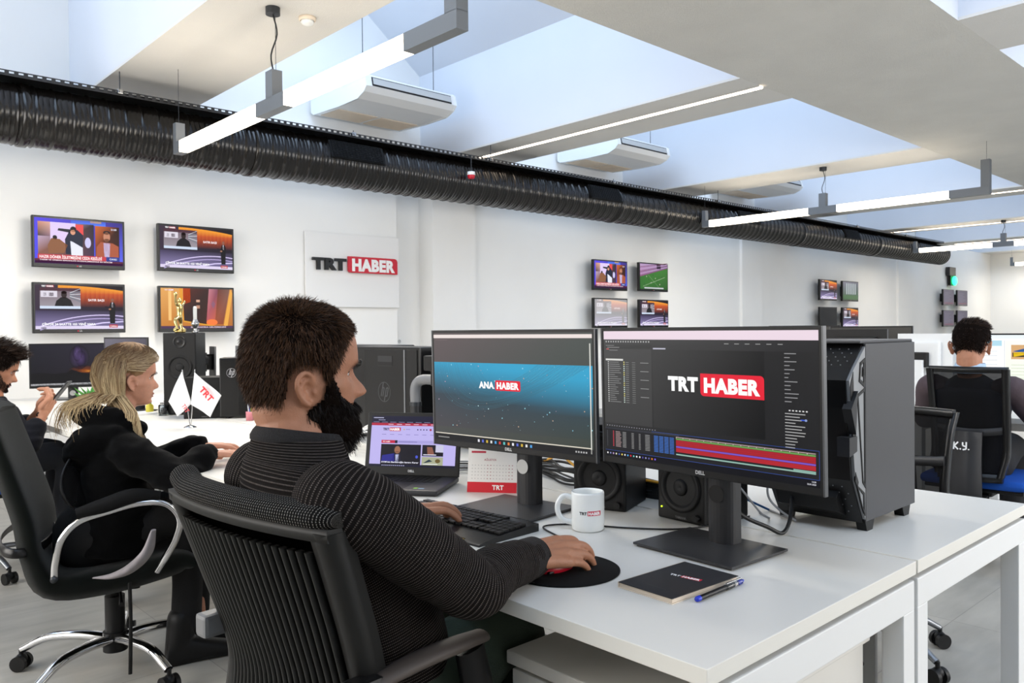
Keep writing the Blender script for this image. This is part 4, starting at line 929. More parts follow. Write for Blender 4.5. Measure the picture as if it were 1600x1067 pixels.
MB().box(x0 - .02, y0 + .0, H - .001, x1 - .004, y1 - .0, H + .006, bev=.003).build('top_panel', case_m, t)
f = MB(); rnd = random.Random(4)
for (za, zb, xa, xb) in ((.04, .12, x0 - .012, x0 - .055), (.395, .44, x0 - .062, x0 - .008)):
    for i in range(5):
        for j in range(9):
            tt = (i + .5) / 5; f.ball((xa + (xb - xa) * tt - .004, y1 - .02 - j * .022 - (i % 2) * .011, za + (zb - za) * tt), .0018, n=6)
o = f.build('vent_holes', M['mgrey'], t); o['kind'] = 'stuff'
MB().prism([(x0 - .012, .035), (x0 - .05, .05), (x0 - .062, .085), (x0 - .045, .1)], y0 + .04, y1 - .03, 'y').build('front_grille', M['blk'], t)
MB().prism([(x0 - .095, .3), (x0 - .06, .34), (x0 - .07, .24)], y0 - .012, y0 + .01, 'y').prism([(x0 - .1, .235), (x0 - .06, .235), (x0 - .06, .2), (x0 - .1, .19)], y0 - .01, y0 + .02, 'y').build('front_latch', M['dgrey'], t)
for (xx, yy) in ((.0, -.1), (.22, -.1), (.0, .1), (.22, .1)): MB().prism([(xx - .02, .024), (xx + .03, .024), (xx + .02, 0), (xx - .01, 0)], yy - .012, yy + .012, 'y').build('foot', M['blk'], t)
# ---- cables on and behind the nearest desk
def cable(pts, r, m_, label, group='loose cables behind the monitors', name='cable', n=8):
    a = np.array(pts); b = (a[:, 0].mean(), a[:, 1].mean(), a[:, 2].min() - r); mb = MB(); mb.tube(pts, r, n, 8)
    return solo(name, mb, m_, label, 'cable', group, fix=False, loc=b)
Z = DH + .003
cable([(1.24, 1.13, Z + .008), (1.33, 1.2, Z), (1.36, 1.32, Z), (1.40, 1.40, Z), (1.47, 1.36, Z), (1.53, 1.25, Z), (1.60, 1.16, Z), (1.68, 1.12, Z), (1.85, 1.1, Z)], .0022, M['cable'], 'thin black mouse cable running across the desk behind the mug', None)
cable([(1.60, 1.03, .86), (1.64, 1.0, .80), (1.70, .965, .765), (1.745, .95, Z + .003), (1.80, .96, .775), (1.87, 1.0, .82), (1.9, 1.06, .86), (1.84, 1.1, .9), (1.62, 1.05, .95)], .0048, M['cable'], 'thick black cable hanging in a loop beside the nearer monitor stand', None)
rnd = random.Random(9); 
for i in range(11):
    mt, lb = [(M['cable'], 'black cable in the tangle behind the nearer end of the desk')][0]
    y0_ = 1.78 - .02 * rnd.random(); zz = Z + .006 * i * .8
    pts = [(1.92 + .05 * rnd.random(), 2.0 + .08 * rnd.random(), Z + .01), (1.86 + .03 * rnd.random(), 1.85, zz + .02 * rnd.random()), (1.8 + .05 * rnd.random(), 1.7 + .03 * rnd.random(), zz + .03 * rnd.random()), (1.8 + .05 * rnd.random(), 1.58, zz + .02 * rnd.random()), (1.86, 1.4, zz), (1.9 + .04 * rnd.random(), 1.2, Z + .01)]
    cable(pts, .0035 + .001 * (i % 2), M['cable'], 'black cable in the tangle between the monitor stand and the speaker', 'black cables tangled behind the monitors')
cable([(1.9, 1.9, .79), (1.8, 1.72, .835), (1.78, 1.62, .81), (1.82, 1.5, .80), (1.88, 1.3, .78), (1.9, 1.2, Z)], .0038, M['ycable'], 'yellow cable in the tangle behind the monitor stand')
cable([(1.98, 2.0, .8), (1.9, 1.75, .825), (1.9, 1.6, .84), (1.92, 1.45, .84), (1.94, 1.3, .82), (1.98, 1.2, .8)], .0035, M['bcable'], 'blue network cable in the tangle behind the speakers')
cable([(1.86, 1.36, .86), (1.9, 1.3, .82), (1.9, 1.2, .79), (1.95, 1.1, Z)], .003, M['bcable'], 'short blue network cable seen between the two small speakers')
cable([(1.72, 1.11, .9), (1.75, 1.06, .83), (1.8, 1.04, .77), (1.86, 1.05, Z + .002), (1.9, 1.1, Z)], .0025, M['gcable'], 'thin grey cable curving down beside the nearer monitor stand')
cable([(1.78, 1.0, .9), (1.80, 1.02, .82), (1.82, 1.0, .78), (1.88, .99, Z + .002), (1.95, 1.1, Z)], .0028, M['gcable'], 'grey cable hanging behind the gap beside the tower computer')
for i in range(4):
    cable([(1.72 + .03 * i, 2.95, Z + .01), (1.70 + .04 * i, 2.80, .80 + .02 * i), (1.74 + .04 * i, 2.72, .83 + .012 * i), (1.80 + .03 * i, 2.7, .78), (1.84 + .02 * i, 2.78, Z + .004), (1.9, 2.9, Z)], .0042, M['wcable'], 'white cable looping up from the desk by the mouth of the bearded man', 'white cables behind the laptop')
for i in range(5):
    cable([(1.66, 2.2 + .05 * i, Z + .004 * i), (1.74 + .02 * i, 2.12, Z + .01 + .004 * i), (1.8, 2.02 - .02 * i, Z + .012), (1.88, 1.98, Z + .003 * i)], .003, M['cable'] if i % 2 else M['gcable'], 'dark cable lying on the desk between the laptop and the calendar', 'cables between laptop and calendar')
# ---- dark towers behind the laptop
def hp_logo(p, cx, cy, r, c):
    for i in range(36):
        a, b = 2 * pi * i / 36, 2 * pi * (i + 1) / 36; p.poly([(cx + r * .93 * cos(a), cy + r * .93 * sin(a)), (cx + r * cos(a), cy + r * sin(a)), (cx + r * cos(b), cy + r * sin(b)), (cx + r * .93 * cos(b), cy + r * .93 * sin(b))], c)
    k = .28
    def st(x0, y0, x1, y1): p.line([(cx + r * (x0 + k * y0), cy + r * y0), (cx + r * (x1 + k * y1), cy + r * y1)], r * .16, c)
    st(-.38, -.45, -.38, .9); st(-.3, .42, -.1, .42); st(-.1, .42, -.1, -.45); st(.25, -.9, .25, .42); st(.3, .42, .55, .42); st(.55, .42, .55, -.4); st(.3, -.4, .55, -.4)
def workstation(loc, rz, label, w=.2, d=.5, h=.418, group='dark towers behind the laptop', logo=True):
    """broad side looks along -x"""
    t = thing('workstation_tower', label, 'computer', loc, rz, group)
    MB().box(-w / 2, -d / 2, .01, w / 2, d / 2, h, bev=.006).build('cabinet', M['blk2'], t); MB().box(-w / 2 - .004, -d / 2 + .02, .02, -w / 2, d / 2 - .1, h - .012, bev=.001).build('side_panel', M['blk'], t)
    MB().box(-w / 2 - .005, -.06, h - .085, -w / 2 - .0035, .045, h - .04).build('latch_recess', M['dgrey'], t); MB().box(-w / 2 - .0058, -.058, h - .083, -w / 2 - .0045, .043, h - .066).build('latch_shadow_slot', M['blk'], t)
    MB().box(-w / 2 - .006, -d / 2 + .1, .02, -w / 2 - .0035, -d / 2 + .108, h - .012).build('panel_seam', M['mgrey'], t)
    if logo: p = Paint(dz=.0004); hp_logo(p, 0, 0, .045, '#3c3c40'); p.build('round_logo', prt, t, (-w / 2 - .0045, .0, h * .52), (0, -1, 0), (0, 0, 1))
    for sx in (-1, 1):
        for sy in (-1, 1): MB().cyl((sx * (w / 2 - .03), sy * (d / 2 - .04), 0), (sx * (w / 2 - .03), sy * (d / 2 - .04), .011), .012, n=12).build('foot', M['blk'], t)
    return t
workstation((2.12, 3.02, DH), 3, 'big dark workstation tower with round logo, in front of the face of the bearded man')
workstation((2.3, 3.56, DH), 0, 'second dark workstation tower, mostly hidden behind the head of the bearded man')
workstation((2.2, 2.48, DH), 0, 'dark tower partly hidden behind the blue wave monitor', d=.4, logo=False)
t = thing('monitor_arm', 'grey jointed monitor arm standing behind the blue wave monitor', 'monitor arm', (1.93, 2.66, DH))
MB().lathe([(0, 0), (.06, 0), (.06, .012), (.02, .02)], n=24).build('arm_base', M['blk'], t); MB().cyl((0, 0, .01), (0, 0, .19), .021, n=18).build('post', M['dgrey'], t)
MB().tube([(0, 0, .185), (0, 0, .26), (.01, -.03, .29), (.02, -.12, .292), (.02, -.2, .29)], .021, 12, 5).build('elbow', M['mgrey'], t); MB().cyl((0, 0, .185), (0, 0, .2), .024, n=18).build('collar', M['steel'], t)
MB().box(-.02, -.22, .33, .05, -.08, .39, bev=.006).box(-.015, -.2, .27, .03, -.12, .34, bev=.004).build('screen_bracket', M['blk'], t)
# ---- the woman's and the far desks
workstation((2.06, 4.45, DH), 60, 'small workstation tower with silver round badge, right of the flags', w=.18, d=.33, h=.345, group='small towers near the flags', logo=False)
t = thing('open_computer', 'computer tower with its inside exposed behind the head of the bearded man', 'computer', (2.3, 4.42, DH), 0)
MB().box(-.09, -.2, 0, .09, -.185, .37).box(-.09, .185, 0, .09, .2, .37).box(.075, -.2, 0, .09, .2, .37).box(-.09, -.2, 0, .09, .2, .012).box(-.09, -.2, .358, .09, .2, .37).build('frame', M['blk'], t)
for i in range(3): MB().box(-.06, -.15, .06 + .1 * i, .05, .12, .1 + .1 * i, bev=.003).build('drive_bay', M['dgrey'] if i % 2 else M['blk2'], t)
p = Paint(dz=.0004); hp_logo(p, 0, 0, .026, '#a8a8ac')
tt = [o for o in bpy.data.objects if o.get('label', '').startswith('small workstation')][0]
p.build('round_badge', prt, tt, (-.0955, .1, .26), (0, -1, 0), (0, 0, 1))
purp = scr
def art_purple(p, w, h): p.grad(0, 0, w, h, '#3a3844', '#2e2d38', '#55505e', '#6c6876'); p.up(); p.rect(0, 0, w, h * .05, '#22222a'); p.ell(w * .15, h * .7, w * .02, h * .06, '#a0a0aa')
monitor((1.66, 5.34, DH), 10, .53, .31, 'monitor between the blonde hair and the tall loudspeaker, seen edge-on', art_purple, z0=.155, group='monitors on the far white desks')
monitor((2.10, 5.12, DH), 175, .1, .2, 'slim grey docking screen turned away beside the tall loudspeaker', None, z0=.2, stand=True)
monitor((2.42, 5.02, DH), 205, .5, .3, 'grey monitor turned away above the small towers', None, z0=.1, back=M['mgrey'], group='monitors on the far white desks')
def art_night(p, w, h):
    p.grad(0, 0, w, h, '#0c0a10', '#120e12', '#2a2634', '#1c1c26'); p.up()
    for (cx, cy, rx, ry, c) in ((.6, .68, .13, .3, '#4a3a62'), (.58, .78, .06, .2, '#77619a'), (.62, .65, .07, .2, '#5c4a78'), (.68, .36, .22, .12, '#7a3c1c'), (.7, .34, .15, .06, '#d2712a'), (.72, .33, .08, .03, '#f0a040')): p.ell(w * cx, h * cy, w * rx, h * ry, c, 28, rim='#17151c')
    p.up(); p.poly([(0, 0), (w, 0), (w, h * .3), (w * .8, h * .26), (w * .62, h * .3), (w * .5, h * .38), (w * .44, h * .3), (w * .3, h * .28), (w * .1, h * .32), (0, h * .3)], '#0a090c')
    p.rect(0, h * .0, w, h * .045, '#d8d8dc')
monitor((1.665, 6.635, DH), 70, .545, .33, 'monitor with night sky and orange glow wallpaper near the wall', art_night, z0=.09, group='monitors on the far white desks')
t = thing('potted_plant', 'small green leafy plant beside the night sky monitor', 'plant', (1.45, 5.36, DH))
MB().lathe([(0, 0), (.035, 0), (.045, .07), (.047, .075), (.04, .075), (.03, .06), (0, .06)], n=20).build('pot', M['white'], t)
lv = MB(); rnd = random.Random(1)
for i in range(26):
    a = rnd.random() * 6.3; l = .08 + .08 * rnd.random(); d = V3((cos(a), sin(a), 1.1 + rnd.random())).normalized(); sd = d.cross(V3((0, 0, 1))).normalized() * .009; b0 = V3((0, 0, .06))
    P = [b0, b0 + d * l * .5 + sd, b0 + d * l * .5 - sd, b0 + d * l + V3((cos(a), sin(a), -1)) * .02]; lv.add(P, [(0, 1, 3), (0, 3, 2)])
lv.build('leaves', mat('leaf_green', '#4f9a3a', .5), t, fix=False)
t = thing('table_flags', 'pair of small white table flags with red TRT lettering on a chrome stand', 'flag', (1.594, 4.169, DH))
MB().lathe([(0, .012), (.012, .012), (.03, .004), (.034, 0), (0, 0)], n=24).build('flag_base', M['chrome'], t)
rt = V3((.733, -.68, 0)); upv = V3((0, 0, 1)); cl = mat('white_flag_cloth', '#efeff0', .8, sheen=.2)
for k, (bx, tx, P4) in enumerate(((-.0, -.036, [(-.036, .29), (-.112, .135), (-.058, .06), (.012, .125)]), (.004, .03, [(.03, .285), (.165, .165), (.112, .055), (.008, .12)]))):
    MB().cyl(rt * bx + upv * .008, rt * tx + upv * .30, .0028, n=8).build('pole', M['silver'], t)
    g_ = MB(); n = 10; vs = []
    A, B_, C_, D_ = [V3(q + (0,)) for q in P4]
    fd = V3((-.68, -.733, 0))
    for i in range(n + 1):
        for j in range(n + 1):
            u, v = i / n, j / n; q = (A * (1 - u) + B_ * u) * (1 - v) + (D_ * (1 - u) + C_ * u) * v
            vs.append(rt * q.x + upv * q.y + fd * (.006 + .012 * sin(u * 5 + k + v * 2) * u))
    f_ = [(i * (n + 1) + j, (i + 1) * (n + 1) + j, (i + 1) * (n + 1) + j + 1, i * (n + 1) + j + 1) for i in range(n) for j in range(n)]
    g_.add(vs, f_); fo = g_.build('flag_cloth', cl, t, fix=False); sm = fo.modifiers.new('s', 'SOLIDIFY'); sm.thickness = .0012
    p = Paint(dz=.0002)
    if k: p.text('TRT', .056, .196, .031, '#d8202c', .04, wid=.085, rot=-.86)
    else: p.text('TRT', -.035, .115, .022, '#d8404a', .02, wid=.045, rot=-1.0)
    p.build('flag_lettering', prt, t, fd * .021, rt, upv)
t = thing('glass_jar', 'small clear glass jar with dark contents behind the blonde woman', 'jar', (1.72, 4.9, DH))
MB().lathe([(.028, 0), (.03, .002), (.03, .062), (.028, .064), (.027, .06), (.027, .004), (0, .004)], n=24).build('jar_body', M['glass'], t); MB().lathe([(0, .006), (.022, .006), (.018, .035), (0, .03)], n=16).build('contents', M['dgrey'], t)
t = thing('juice_bottle', 'little yellow and green bottle behind the face of the blonde woman', 'bottle', (1.70, 5.08, DH))
MB().lathe([(0, 0), (.02, 0), (.022, .01), (.022, .05), (.01, .06), (.01, .065)], n=20).build('bottle_body', mat('yellow_plastic', '#e0d040', .4), t); MB().lathe([(.011, .062), (.011, .078), (0, .078)], n=16).build('cap', MATS['leaf_green'], t)
t = thing('pen_cup', 'small cup of pens beside the neck of the bearded man', 'pen holder', (1.955, 4.25, DH))
MB().lathe([(0, 0), (.02, 0), (.022, .05), (.02, .05), (.018, .004), (0, .004)], n=20).build('cup', mat('pinkish_plastic', '#d08088', .4), t)
for i, c in enumerate(('#d8dce8', '#2a4ac0', '#c8d84a')): MB().cyl((.004 * i - .004, 0, .01), (.012 * (i - 1), .008 * (i % 2), .13 + .01 * i), .0042, n=8).build('pen', mat('pen_%d' % i, c, .4), t)
MBx = MB().box(1.6, 5.0, DH, 1.72, 5.16, DH + .012, bev=.002); solo('paper_stack', MBx, M['paper'], 'small stack of white paper near the glass jar', 'paper')
for i, (x, y, r) in enumerate(((1.78, 4.98, 20), (1.84, 5.2, 50))):
    t = thing('coiled_cable', ('coil of dark cable beside the glass jar', 'coil of dark cable behind the glass jar')[i], 'cable', (x, y, DH), r, 'coiled cables')
    c = MB(); P = []
    for k in range(60): a = k * .55; P.append(((.035 + .006 * sin(k * 1.3)) * cos(a), (.03 + .005 * cos(k)) * sin(a), .004 + .0009 * k))
    c.tube(P, .0032, 6, 2); c.build('loop', M['gcable'] if i == 0 else M['cable'], t, fix=False)
for i in range(6):
    cable([(2.0 + .03 * i, 4.2 + .03 * i, Z), (2.08, 4.15 - .03 * i, Z + .01), (2.2, 4.2 + .02 * i, Z), (2.3, 4.1 + .05 * i, Z + .012)], .0035, M['cable'], 'dark cable lying on the desk in front of the small towers', 'cables in front of the small towers')
# ================================================================ RIGHT SIDE OF THE ROOM
desk(4.78, .2, 5.58, 1.8, 'white desk where the man in the dark vest works'); desk(4.78, 1.81, 5.58, 3.41, 'white desk under the pale all-in-one computer on the far side')
desk(5.59, 1.81, 6.39, 3.41, 'far white desk carrying the black backs of monitors')
def art_doc(p, w, h):
    p.rect(0, 0, w, h, '#eef2f4'); p.up(); p.rect(0, h * .93, w, h, '#dfe6ee'); p.rect(w * .02, h * .8, w * .28, h * .9, '#a8cede'); p.rect(0, 0, w * .3, h * .78, '#f4f6f8'); p.rect(w * .3, 0, w * .305, h * .9, '#c8ccd0'); p.grad(w * .31, 0, w, h * .9, '#e0e8d8', '#c8e0c0', '#f0f0ea', '#ecebe4')
    p.up()
    for i in range(9): p.ell(w * .05, h * (.7 - .08 * i), w * .008, h * .012, '#3a4a5a'); p.rect(w * .08, h * (.695 - .08 * i), w * .24, h * (.705 - .08 * i), '#c0c8ce')
    p.rect(w * .36, h * .56, w * .6, h * .82, '#caa070'); p.up(); p.rect(w * .37, h * .6, w * .59, h * .68, '#3a3420'); p.poly([(w * .38, h * .6), (w * .58, h * .68), (w * .58, h * .72), (w * .38, h * .68)], '#e0b818'); p.poly([(w * .37, h * .7), (w * .48, h * .76), (w * .58, h * .72), (w * .48, h * .68)], '#28508a'); p.ell(w * .54, h * .64, w * .02, h * .03, '#d89028')
    for i in range(5): p.rect(w * .36, h * (.45 - .06 * i), w * (.7 + .05 * (i % 3)), h * (.46 - .06 * i), '#c8d0b8')
em_b = attr_mat('bright_screen_picture', .85, .3)
monitor((5.36, 1.38, DH), 12, .6, .35, 'bright monitor with a document in front of the man in the vest', art_doc, z0=.09, em=em_b, group='monitors on the far right desks')
monitor((5.30, 1.93, DH), 172, .34, .36, 'white all-in-one computer seen from behind next to the dark-haired man', None, z0=.08, back=M['white'], group='monitors on the far right desks')
monitor((5.30, 2.36, DH), 185, .4, .3, 'dark monitor back beside the pale all-in-one computer', None, z0=.17, group='monitors on the far right desks')
def art_dark(p, w, h): p.grad(0, 0, w, h, '#3a3836', '#3a3836', '#4a4844', '#44423e')
monitor((5.75, 2.45, DH), 10, .55, .3, 'dark monitor above the top of the gaming tower', art_dark, z0=.19, group='monitors on the far right desks')
monitor((5.85, 3.0, DH), 5, .55, .3, 'dark monitor farther behind, just over the nearer monitor edge', art_dark, z0=.2, group='monitors on the far right desks')
t = thing('desk_printer', 'dark desktop printer with papers on it beyond the gaming tower', 'printer', (5.25, 2.72, DH), 0)
MB().box(-.2, -.22, 0, .2, .22, .3, bev=.015).build('printer_body', M['dgrey'], t); MB().box(-.18, -.18, .3, .1, .18, .31, bev=.002).build('paper_on_top', M['paper'], t); MB().box(-.21, -.15, .12, -.19, .15, .2, bev=.003).build('output_slot', M['blk'], t)
t = thing('radiator_unit', 'low white box unit standing on the far desks near the pillar', 'box', (6.2, 2.0, DH)); MB().box(-.15, -.16, 0, .15, .2, .42, bev=.01).build('box_body', M['white'], t); MB().box(-.152, -.15, .3, -.15, .1, .36).build('box_slot', M['lgrey'], t)
# ---- trophies standing on the tall loudspeaker
t = thing('figure_trophy', 'gold trophy of a figure with raised arms on top of the tall loudspeaker', 'trophy', (1.845, 4.965, 1.2295), -45)
MB_ = MB(); rnd = random.Random(6)
for i in range(16): a = i * .9; MB_.ball((.022 * cos(a), .034 * sin(a), .008 + .006 * (i % 3)), .013, .014, .012, 8)
MB_.build('rocky_base', M['gold'], t)
f = MB(); f.chain([(0, 0, .095), (0, .002, .12), (0, .004, .155)], [.017, .016, .021], 12); f.ball((0, .004, .196), .013, .013, .016, 12); f.chain([(0, .004, .17), (0, .004, .185)], [.009, .008], 8)
f.chain([(0, .012, .095), (-.01, .034, .062), (.0, .030, .02)], [.013, .011, .008], 10); f.chain([(0, -.010, .095), (-.01, -.036, .075), (.005, -.040, .025)], [.013, .011, .008], 10)
f.chain([(0, -.014, .165), (0, -.042, .175), (0, -.052, .215), (0, -.05, .235)], [.009, .008, .007, .012], 10); f.chain([(0, .020, .165), (0, .045, .172), (0, .072, .192)], [.009, .007, .006], 10)
f.build('figure', M['gold'], t)
t = thing('silver_trophy', 'small silver vase-shaped trophy beside the gold figure', 'trophy', (1.912, 4.895, 1.2295))
MB().lathe([(0, 0), (.018, 0), (.019, .006), (.009, .014), (.012, .03), (.023, .048), (.024, .06), (.014, .072), (.016, .076), (.012, .08)], n=24).build('urn', M['silver'], t); MB().lathe([(.011, .078), (.011, .15), (.008, .16), (0, .162)], n=16).build('spike', M['lgrey'], t)
# ================================================================ CHAIRS
def star_base(t, m_, r=.32, col_r=.028, seat_z=.42, arch=.1, ang0=0, tube_r=.016, shroud=True):
    for k in range(5):
        a = radians(ang0 + 72 * k); d = V3((cos(a), sin(a), 0)); l = MB()
        l.tube([d * .03 + V3((0, 0, .115)), d * .12 + V3((0, 0, .125)), d * (r * .72) + V3((0, 0, .118)), d * r + V3((0, 0, .075))], [tube_r * 1.25, tube_r * 1.15, tube_r, tube_r * .85], 12, 5, flat=.8)
        l.build('base_leg', m_, t); c = MB(); s_ = d.cross(V3((0, 0, 1)))
        p = d * (r + .004)
        for sg in (-1, 1): c.cyl(p + s_ * .012 * sg + V3((0, 0, .028)), p + s_ * .028 * sg + V3((0, 0, .028)), .028, n=20)
        c.cyl(p + V3((0, 0, .03)), p + V3((0, 0, .078)), .008, n=10); c.ball(p + V3((0, 0, .04)), .022, .022, .02, 12); c.build('caster', M['blk'], t)
    MB().cyl((0, 0, .07), (0, 0, .14), .042, n=24).build('base_hub', m_ if not shroud else M['blk'], t)
    g = MB(); g.cyl((0, 0, .12), (0, 0, .27), .034, n=24); g.cyl((0, 0, .27), (0, 0, seat_z - .03), .016, n=16); g.build('gas_column', M['blk'], t)
    MB().box(-.1, -.07, seat_z - .06, .09, .07, seat_z - .01, bev=.012).build('mechanism', M['blk'], t)
    MB().tube([(.02, -.06, seat_z - .04), (.03, -.16, seat_z - .05), (.035, -.21, seat_z - .065)], [.005, .005, .009], 8, 4).build('lever', M['blk'], t)
def seat_pad(t, m_, z, w=.48, d=.46, th=.07, x0=-.2, name='seat'):
    o = MB().box(x0, -w / 2, z, x0 + d, w / 2, z + th, bev=.03).build(name, m_, t); s = o.modifiers.new('s', 'SUBSURF'); s.levels = 2; s.render_levels = 2
    for p in o.data.polygons: p.use_smooth = True
    return o
ribm = mat('ribbed_back_plastic', '#1d1d1c', .5, spec=.25)
def ribbed_chair(loc, rz, label):
    t = thing('office_chair', label, 'chair', loc, rz)
    star_base(t, M['blk'], ang0=20, seat_z=.43); seat_pad(t, M['fabric'], .42)
    prof = [(-.235, .40), (-.21, .48), (-.187, .57), (-.188, .63), (-.215, .72), (-.252, .83), (-.285, .925)]
    C_ = cmr(prof, 5)
    def bx(z): return float(np.interp(z, C_[:, 1], C_[:, 0]))
    def hw(z): return float(np.interp(z, [.40, .57, .75, .93], [.20, .215, .238, .25]))
    def cx(u): return .028 * u * u                                 # back wraps round the body
    zs = np.linspace(.40, .925, 30)
    sh = MB(); R = []
    vs = []; n = 15
    for z in zs:
        for j in range(n): u = -1 + 2 * j / (n - 1); vs.append((bx(z) + .012 + cx(u), u * hw(z), z))
    sh.add(vs, [(i * n + j, i * n + j + 1, (i + 1) * n + j + 1, (i + 1) * n + j) for i in range(len(zs) - 1) for j in range(n - 1)])
    o = sh.build('back_padding', mat('deep_black_padding', '#020202', 1, spec=0), t, fix=False); sd = o.modifiers.new('s', 'SOLIDIFY'); sd.thickness = .012; sd.offset = 0
    rb = MB(); K = 22; m_ = 6
    for k in range(K):
        u = -.80 + 1.60 * k / (K - 1); R = []
        for z in zs[1:-2]:
            x = bx(z) + cx(u) - .016; y = u * hw(z); w = .0048
            R.append([V3((x + .009, y - w, z)), V3((x - .001, y - w, z)), V3((x - .004, y - w * .4, z)), V3((x - .004, y + w * .4, z)), V3((x - .001, y + w, z)), V3((x + .009, y + w, z))])
        rb.rings(R)
    o = rb.build('ribbed_shell', ribm, t); 
    for s in (-1, 1):
        f = MB(); R = []
        for z in zs:
            ua, ub = (.84, 1.03); y0, y1 = s * ua * hw(z), s * ub * hw(z); x = bx(z) + cx(.93)
            R.append([V3((x + .008, y0, z)), V3((x - .016, y0, z)), V3((x - .020, (y0 + y1) / 2, z)), V3((x - .012, y1, z)), V3((x + .03, y1, z))])
        f.rings(R); f.build('back_frame', ribm, t)
    f = MB(); R = []
    for j in range(17):
        u = -1.02 + 2.04 * j / 16; x = bx(.92) + cx(u); y = u * .25
        R.append([V3((x - .018, y, .912)), V3((x - .02, y, .932)), V3((x + .02, y, .932)), V3((x + .02, y, .912))])
    f.rings(R); f.build('top_rail', ribm, t)
    tr = MB(); tm = knit_mat('grey_mesh_weave', '#0c0c0c', '#8f8c88', .0058, .0036)
    R = []
    for j in range(33):
        u = -1.03 + 2.06 * j / 32; x = bx(.925) + cx(u) + .006; y = u * .25; r = .021 * (1 - .5 * max(0, abs(u) - .9) / .13)
        bulge = .014 * exp(-((u - .92) / .12) ** 2)
        R.append([V3((x + (r + .008) * cos(a), y, .944 + bulge + r * 1.1 * sin(a))) for a in [2 * pi * q / 14 for q in range(14)]])
    tr.rings(R, uv=True); tr.build('top_mesh_roll', tm, t)
    for s in (-1, 1):
        MB().tube([(-.20, s * .236, .66), (-.11, s * .25, .678), (-.02, s * .255, .682), (.06, s * .252, .678)], [.02, .024, .024, .02], 14, 5, flat=.55).build('armrest', mat('arm_pad', '#4b423c', .55), t)
        p_ = MB(); p_.tube([(.03, s * .25, .665), (.05, s * .255, .55), (.03, s * .25, .44), (-.03, s * .2, .41)], [.02, .022, .022, .018], 10, 5, flat=1.6); p_.build('arm_post', M['blk'], t)
        MB().box(-.225, s * .236 - .02, .635, -.165, s * .236 + .02, .68, bev=.008).build('arm_bracket', M['blk2'] if s < 0 else M['mgrey'], t)
    MB().tube([(-.19, 0, .47), (-.17, 0, .41), (-.08, 0, .39)], .03, 12, 5, flat=1.6).build('back_support', M['blk'], t)
    return t
ribbed_chair((.855, 1.345, 0), 5.5, 'black office chair with ribbed back where the bearded man sits')
def exec_chair(loc, rz, label):
    t = thing('executive_chair', label, 'chair', loc, rz)
    star_base(t, M['chrome'], r=.34, ang0=14, seat_z=.36, tube_r=.019)
    sp = cmr([(-.36, .99, .035), (-.375, .96, .05), (-.355, .88, .055), (-.315, .75, .06), (-.27, .60, .065), (-.25, .48, .065), (-.19, .365, .085), (-.02, .355, .09), (.14, .375, .085), (.23, .385, .07), (.255, .37, .03)], 5)
    R = []; k = len(sp)
    for i, (x, z, th) in enumerate(sp):
        a = sp[min(i + 1, k - 1)] - sp[max(i - 1, 0)]; d = V3((a[0], 0, a[1])).normalized(); nn = V3((-d.z, 0, d.x)); s_ = i / (k - 1)
        if nn.x < 0 and s_ < .4: nn = -nn
        W_ = .175 + .075 * sin(pi * min(1, s_ * 1.1 + .02)); ring = []
        for q in range(28):
            b = 2 * pi * q / 28; cb, sb = cos(b), sin(b); yy = W_ * (abs(cb) ** .55) * (1 if cb > 0 else -1); dd = th * .62 * (abs(sb) ** .7) * (1 if sb > 0 else -1)
            ring.append(V3((x, 0, z)) + nn * (dd + .03 * (yy / W_) ** 2) + V3((0, yy, 0)))
        R.append(ring)
    MB().rings(R).build('seat_shell', M['gfab'], t)
    for s in (-1, 1):
        y = s * .27
        MB().tube([(-.16, y * .97, .425), (-.155, y, .48), (-.135, y * 1.03, .555), (-.085, y * 1.05, .61), (.0, y * 1.05, .635), (.10, y * 1.05, .655), (.18, y * 1.05, .645), (.222, y * 1.04, .59), (.21, y, .52), (.175, y * .93, .45), (.15, y * .8, .40)], .0125, 12, 6).build('chrome_arm', M['chrome'], t)
        MB().tube([(-.09, y * 1.05, .635), (-.01, y * 1.05, .655), (.08, y * 1.05, .68), (.165, y * 1.05, .675)], [.016, .022, .022, .012], 12, 5, flat=1.2).build('arm_pad', M['rubber'], t)
        MB().lathe([(0, -.02), (.011, -.02), (.012, 0)], (-.16, y * .97, .425), 12, 'y').build('arm_bolt', M['steel'], t)
    l = MB(); P = []
    for i in range(25):
        a = 2 * pi * i / 24; P.append((-.105 - .05 * sin(a) - .03 * cos(2 * a) , .20 * cos(a), .68 + .115 * sin(a)))
    l.tube(P, .005, 8, 3); l.build('lumbar_hoop', M['blk'], t, fix=False)
    n = 13; vs = []
    for i in range(n):
        for j in range(n):
            u, v = -1 + 2 * i / (n - 1), -1 + 2 * j / (n - 1); y = u * sqrt(max(0, 1 - v * v / 2)); zz = v * sqrt(max(0, 1 - u * u / 2))
            vs.append((-.105 - .05 * zz - .03 * (y * y - zz * zz) - .0 + .03 * (1 - y * y - zz * zz), .20 * y, .68 + .115 * zz))
    lm = MB(); lm.add(vs, [(i * n + j, (i + 1) * n + j, (i + 1) * n + j + 1, i * n + j + 1) for i in range(n - 1) for j in range(n - 1)])
    lm.build('lumbar_mesh', mat('see_through_mesh', '#0f0f10', .8, spec=.1, alpha=.93), t, fix=False)
    P = [V3((-.27, 0, .52)) + V3((.075 * cos(a) * 1.0, .262 * sin(a), -.01 * cos(a))) for a in [2 * pi * i / 28 for i in range(29)]]
    MB().tube(P, .004, 8, 2, flat=4).build('lumbar_strap', M['blk2'], t, fix=False)
    MB().tube([(.06, -.2, .38), (.062, -.21, .25), (.06, -.212, .12), (.058, -.21, .05)], .004, 6, 4, flat=1.8).build('hanging_strap', M['blk'], t)
    return t
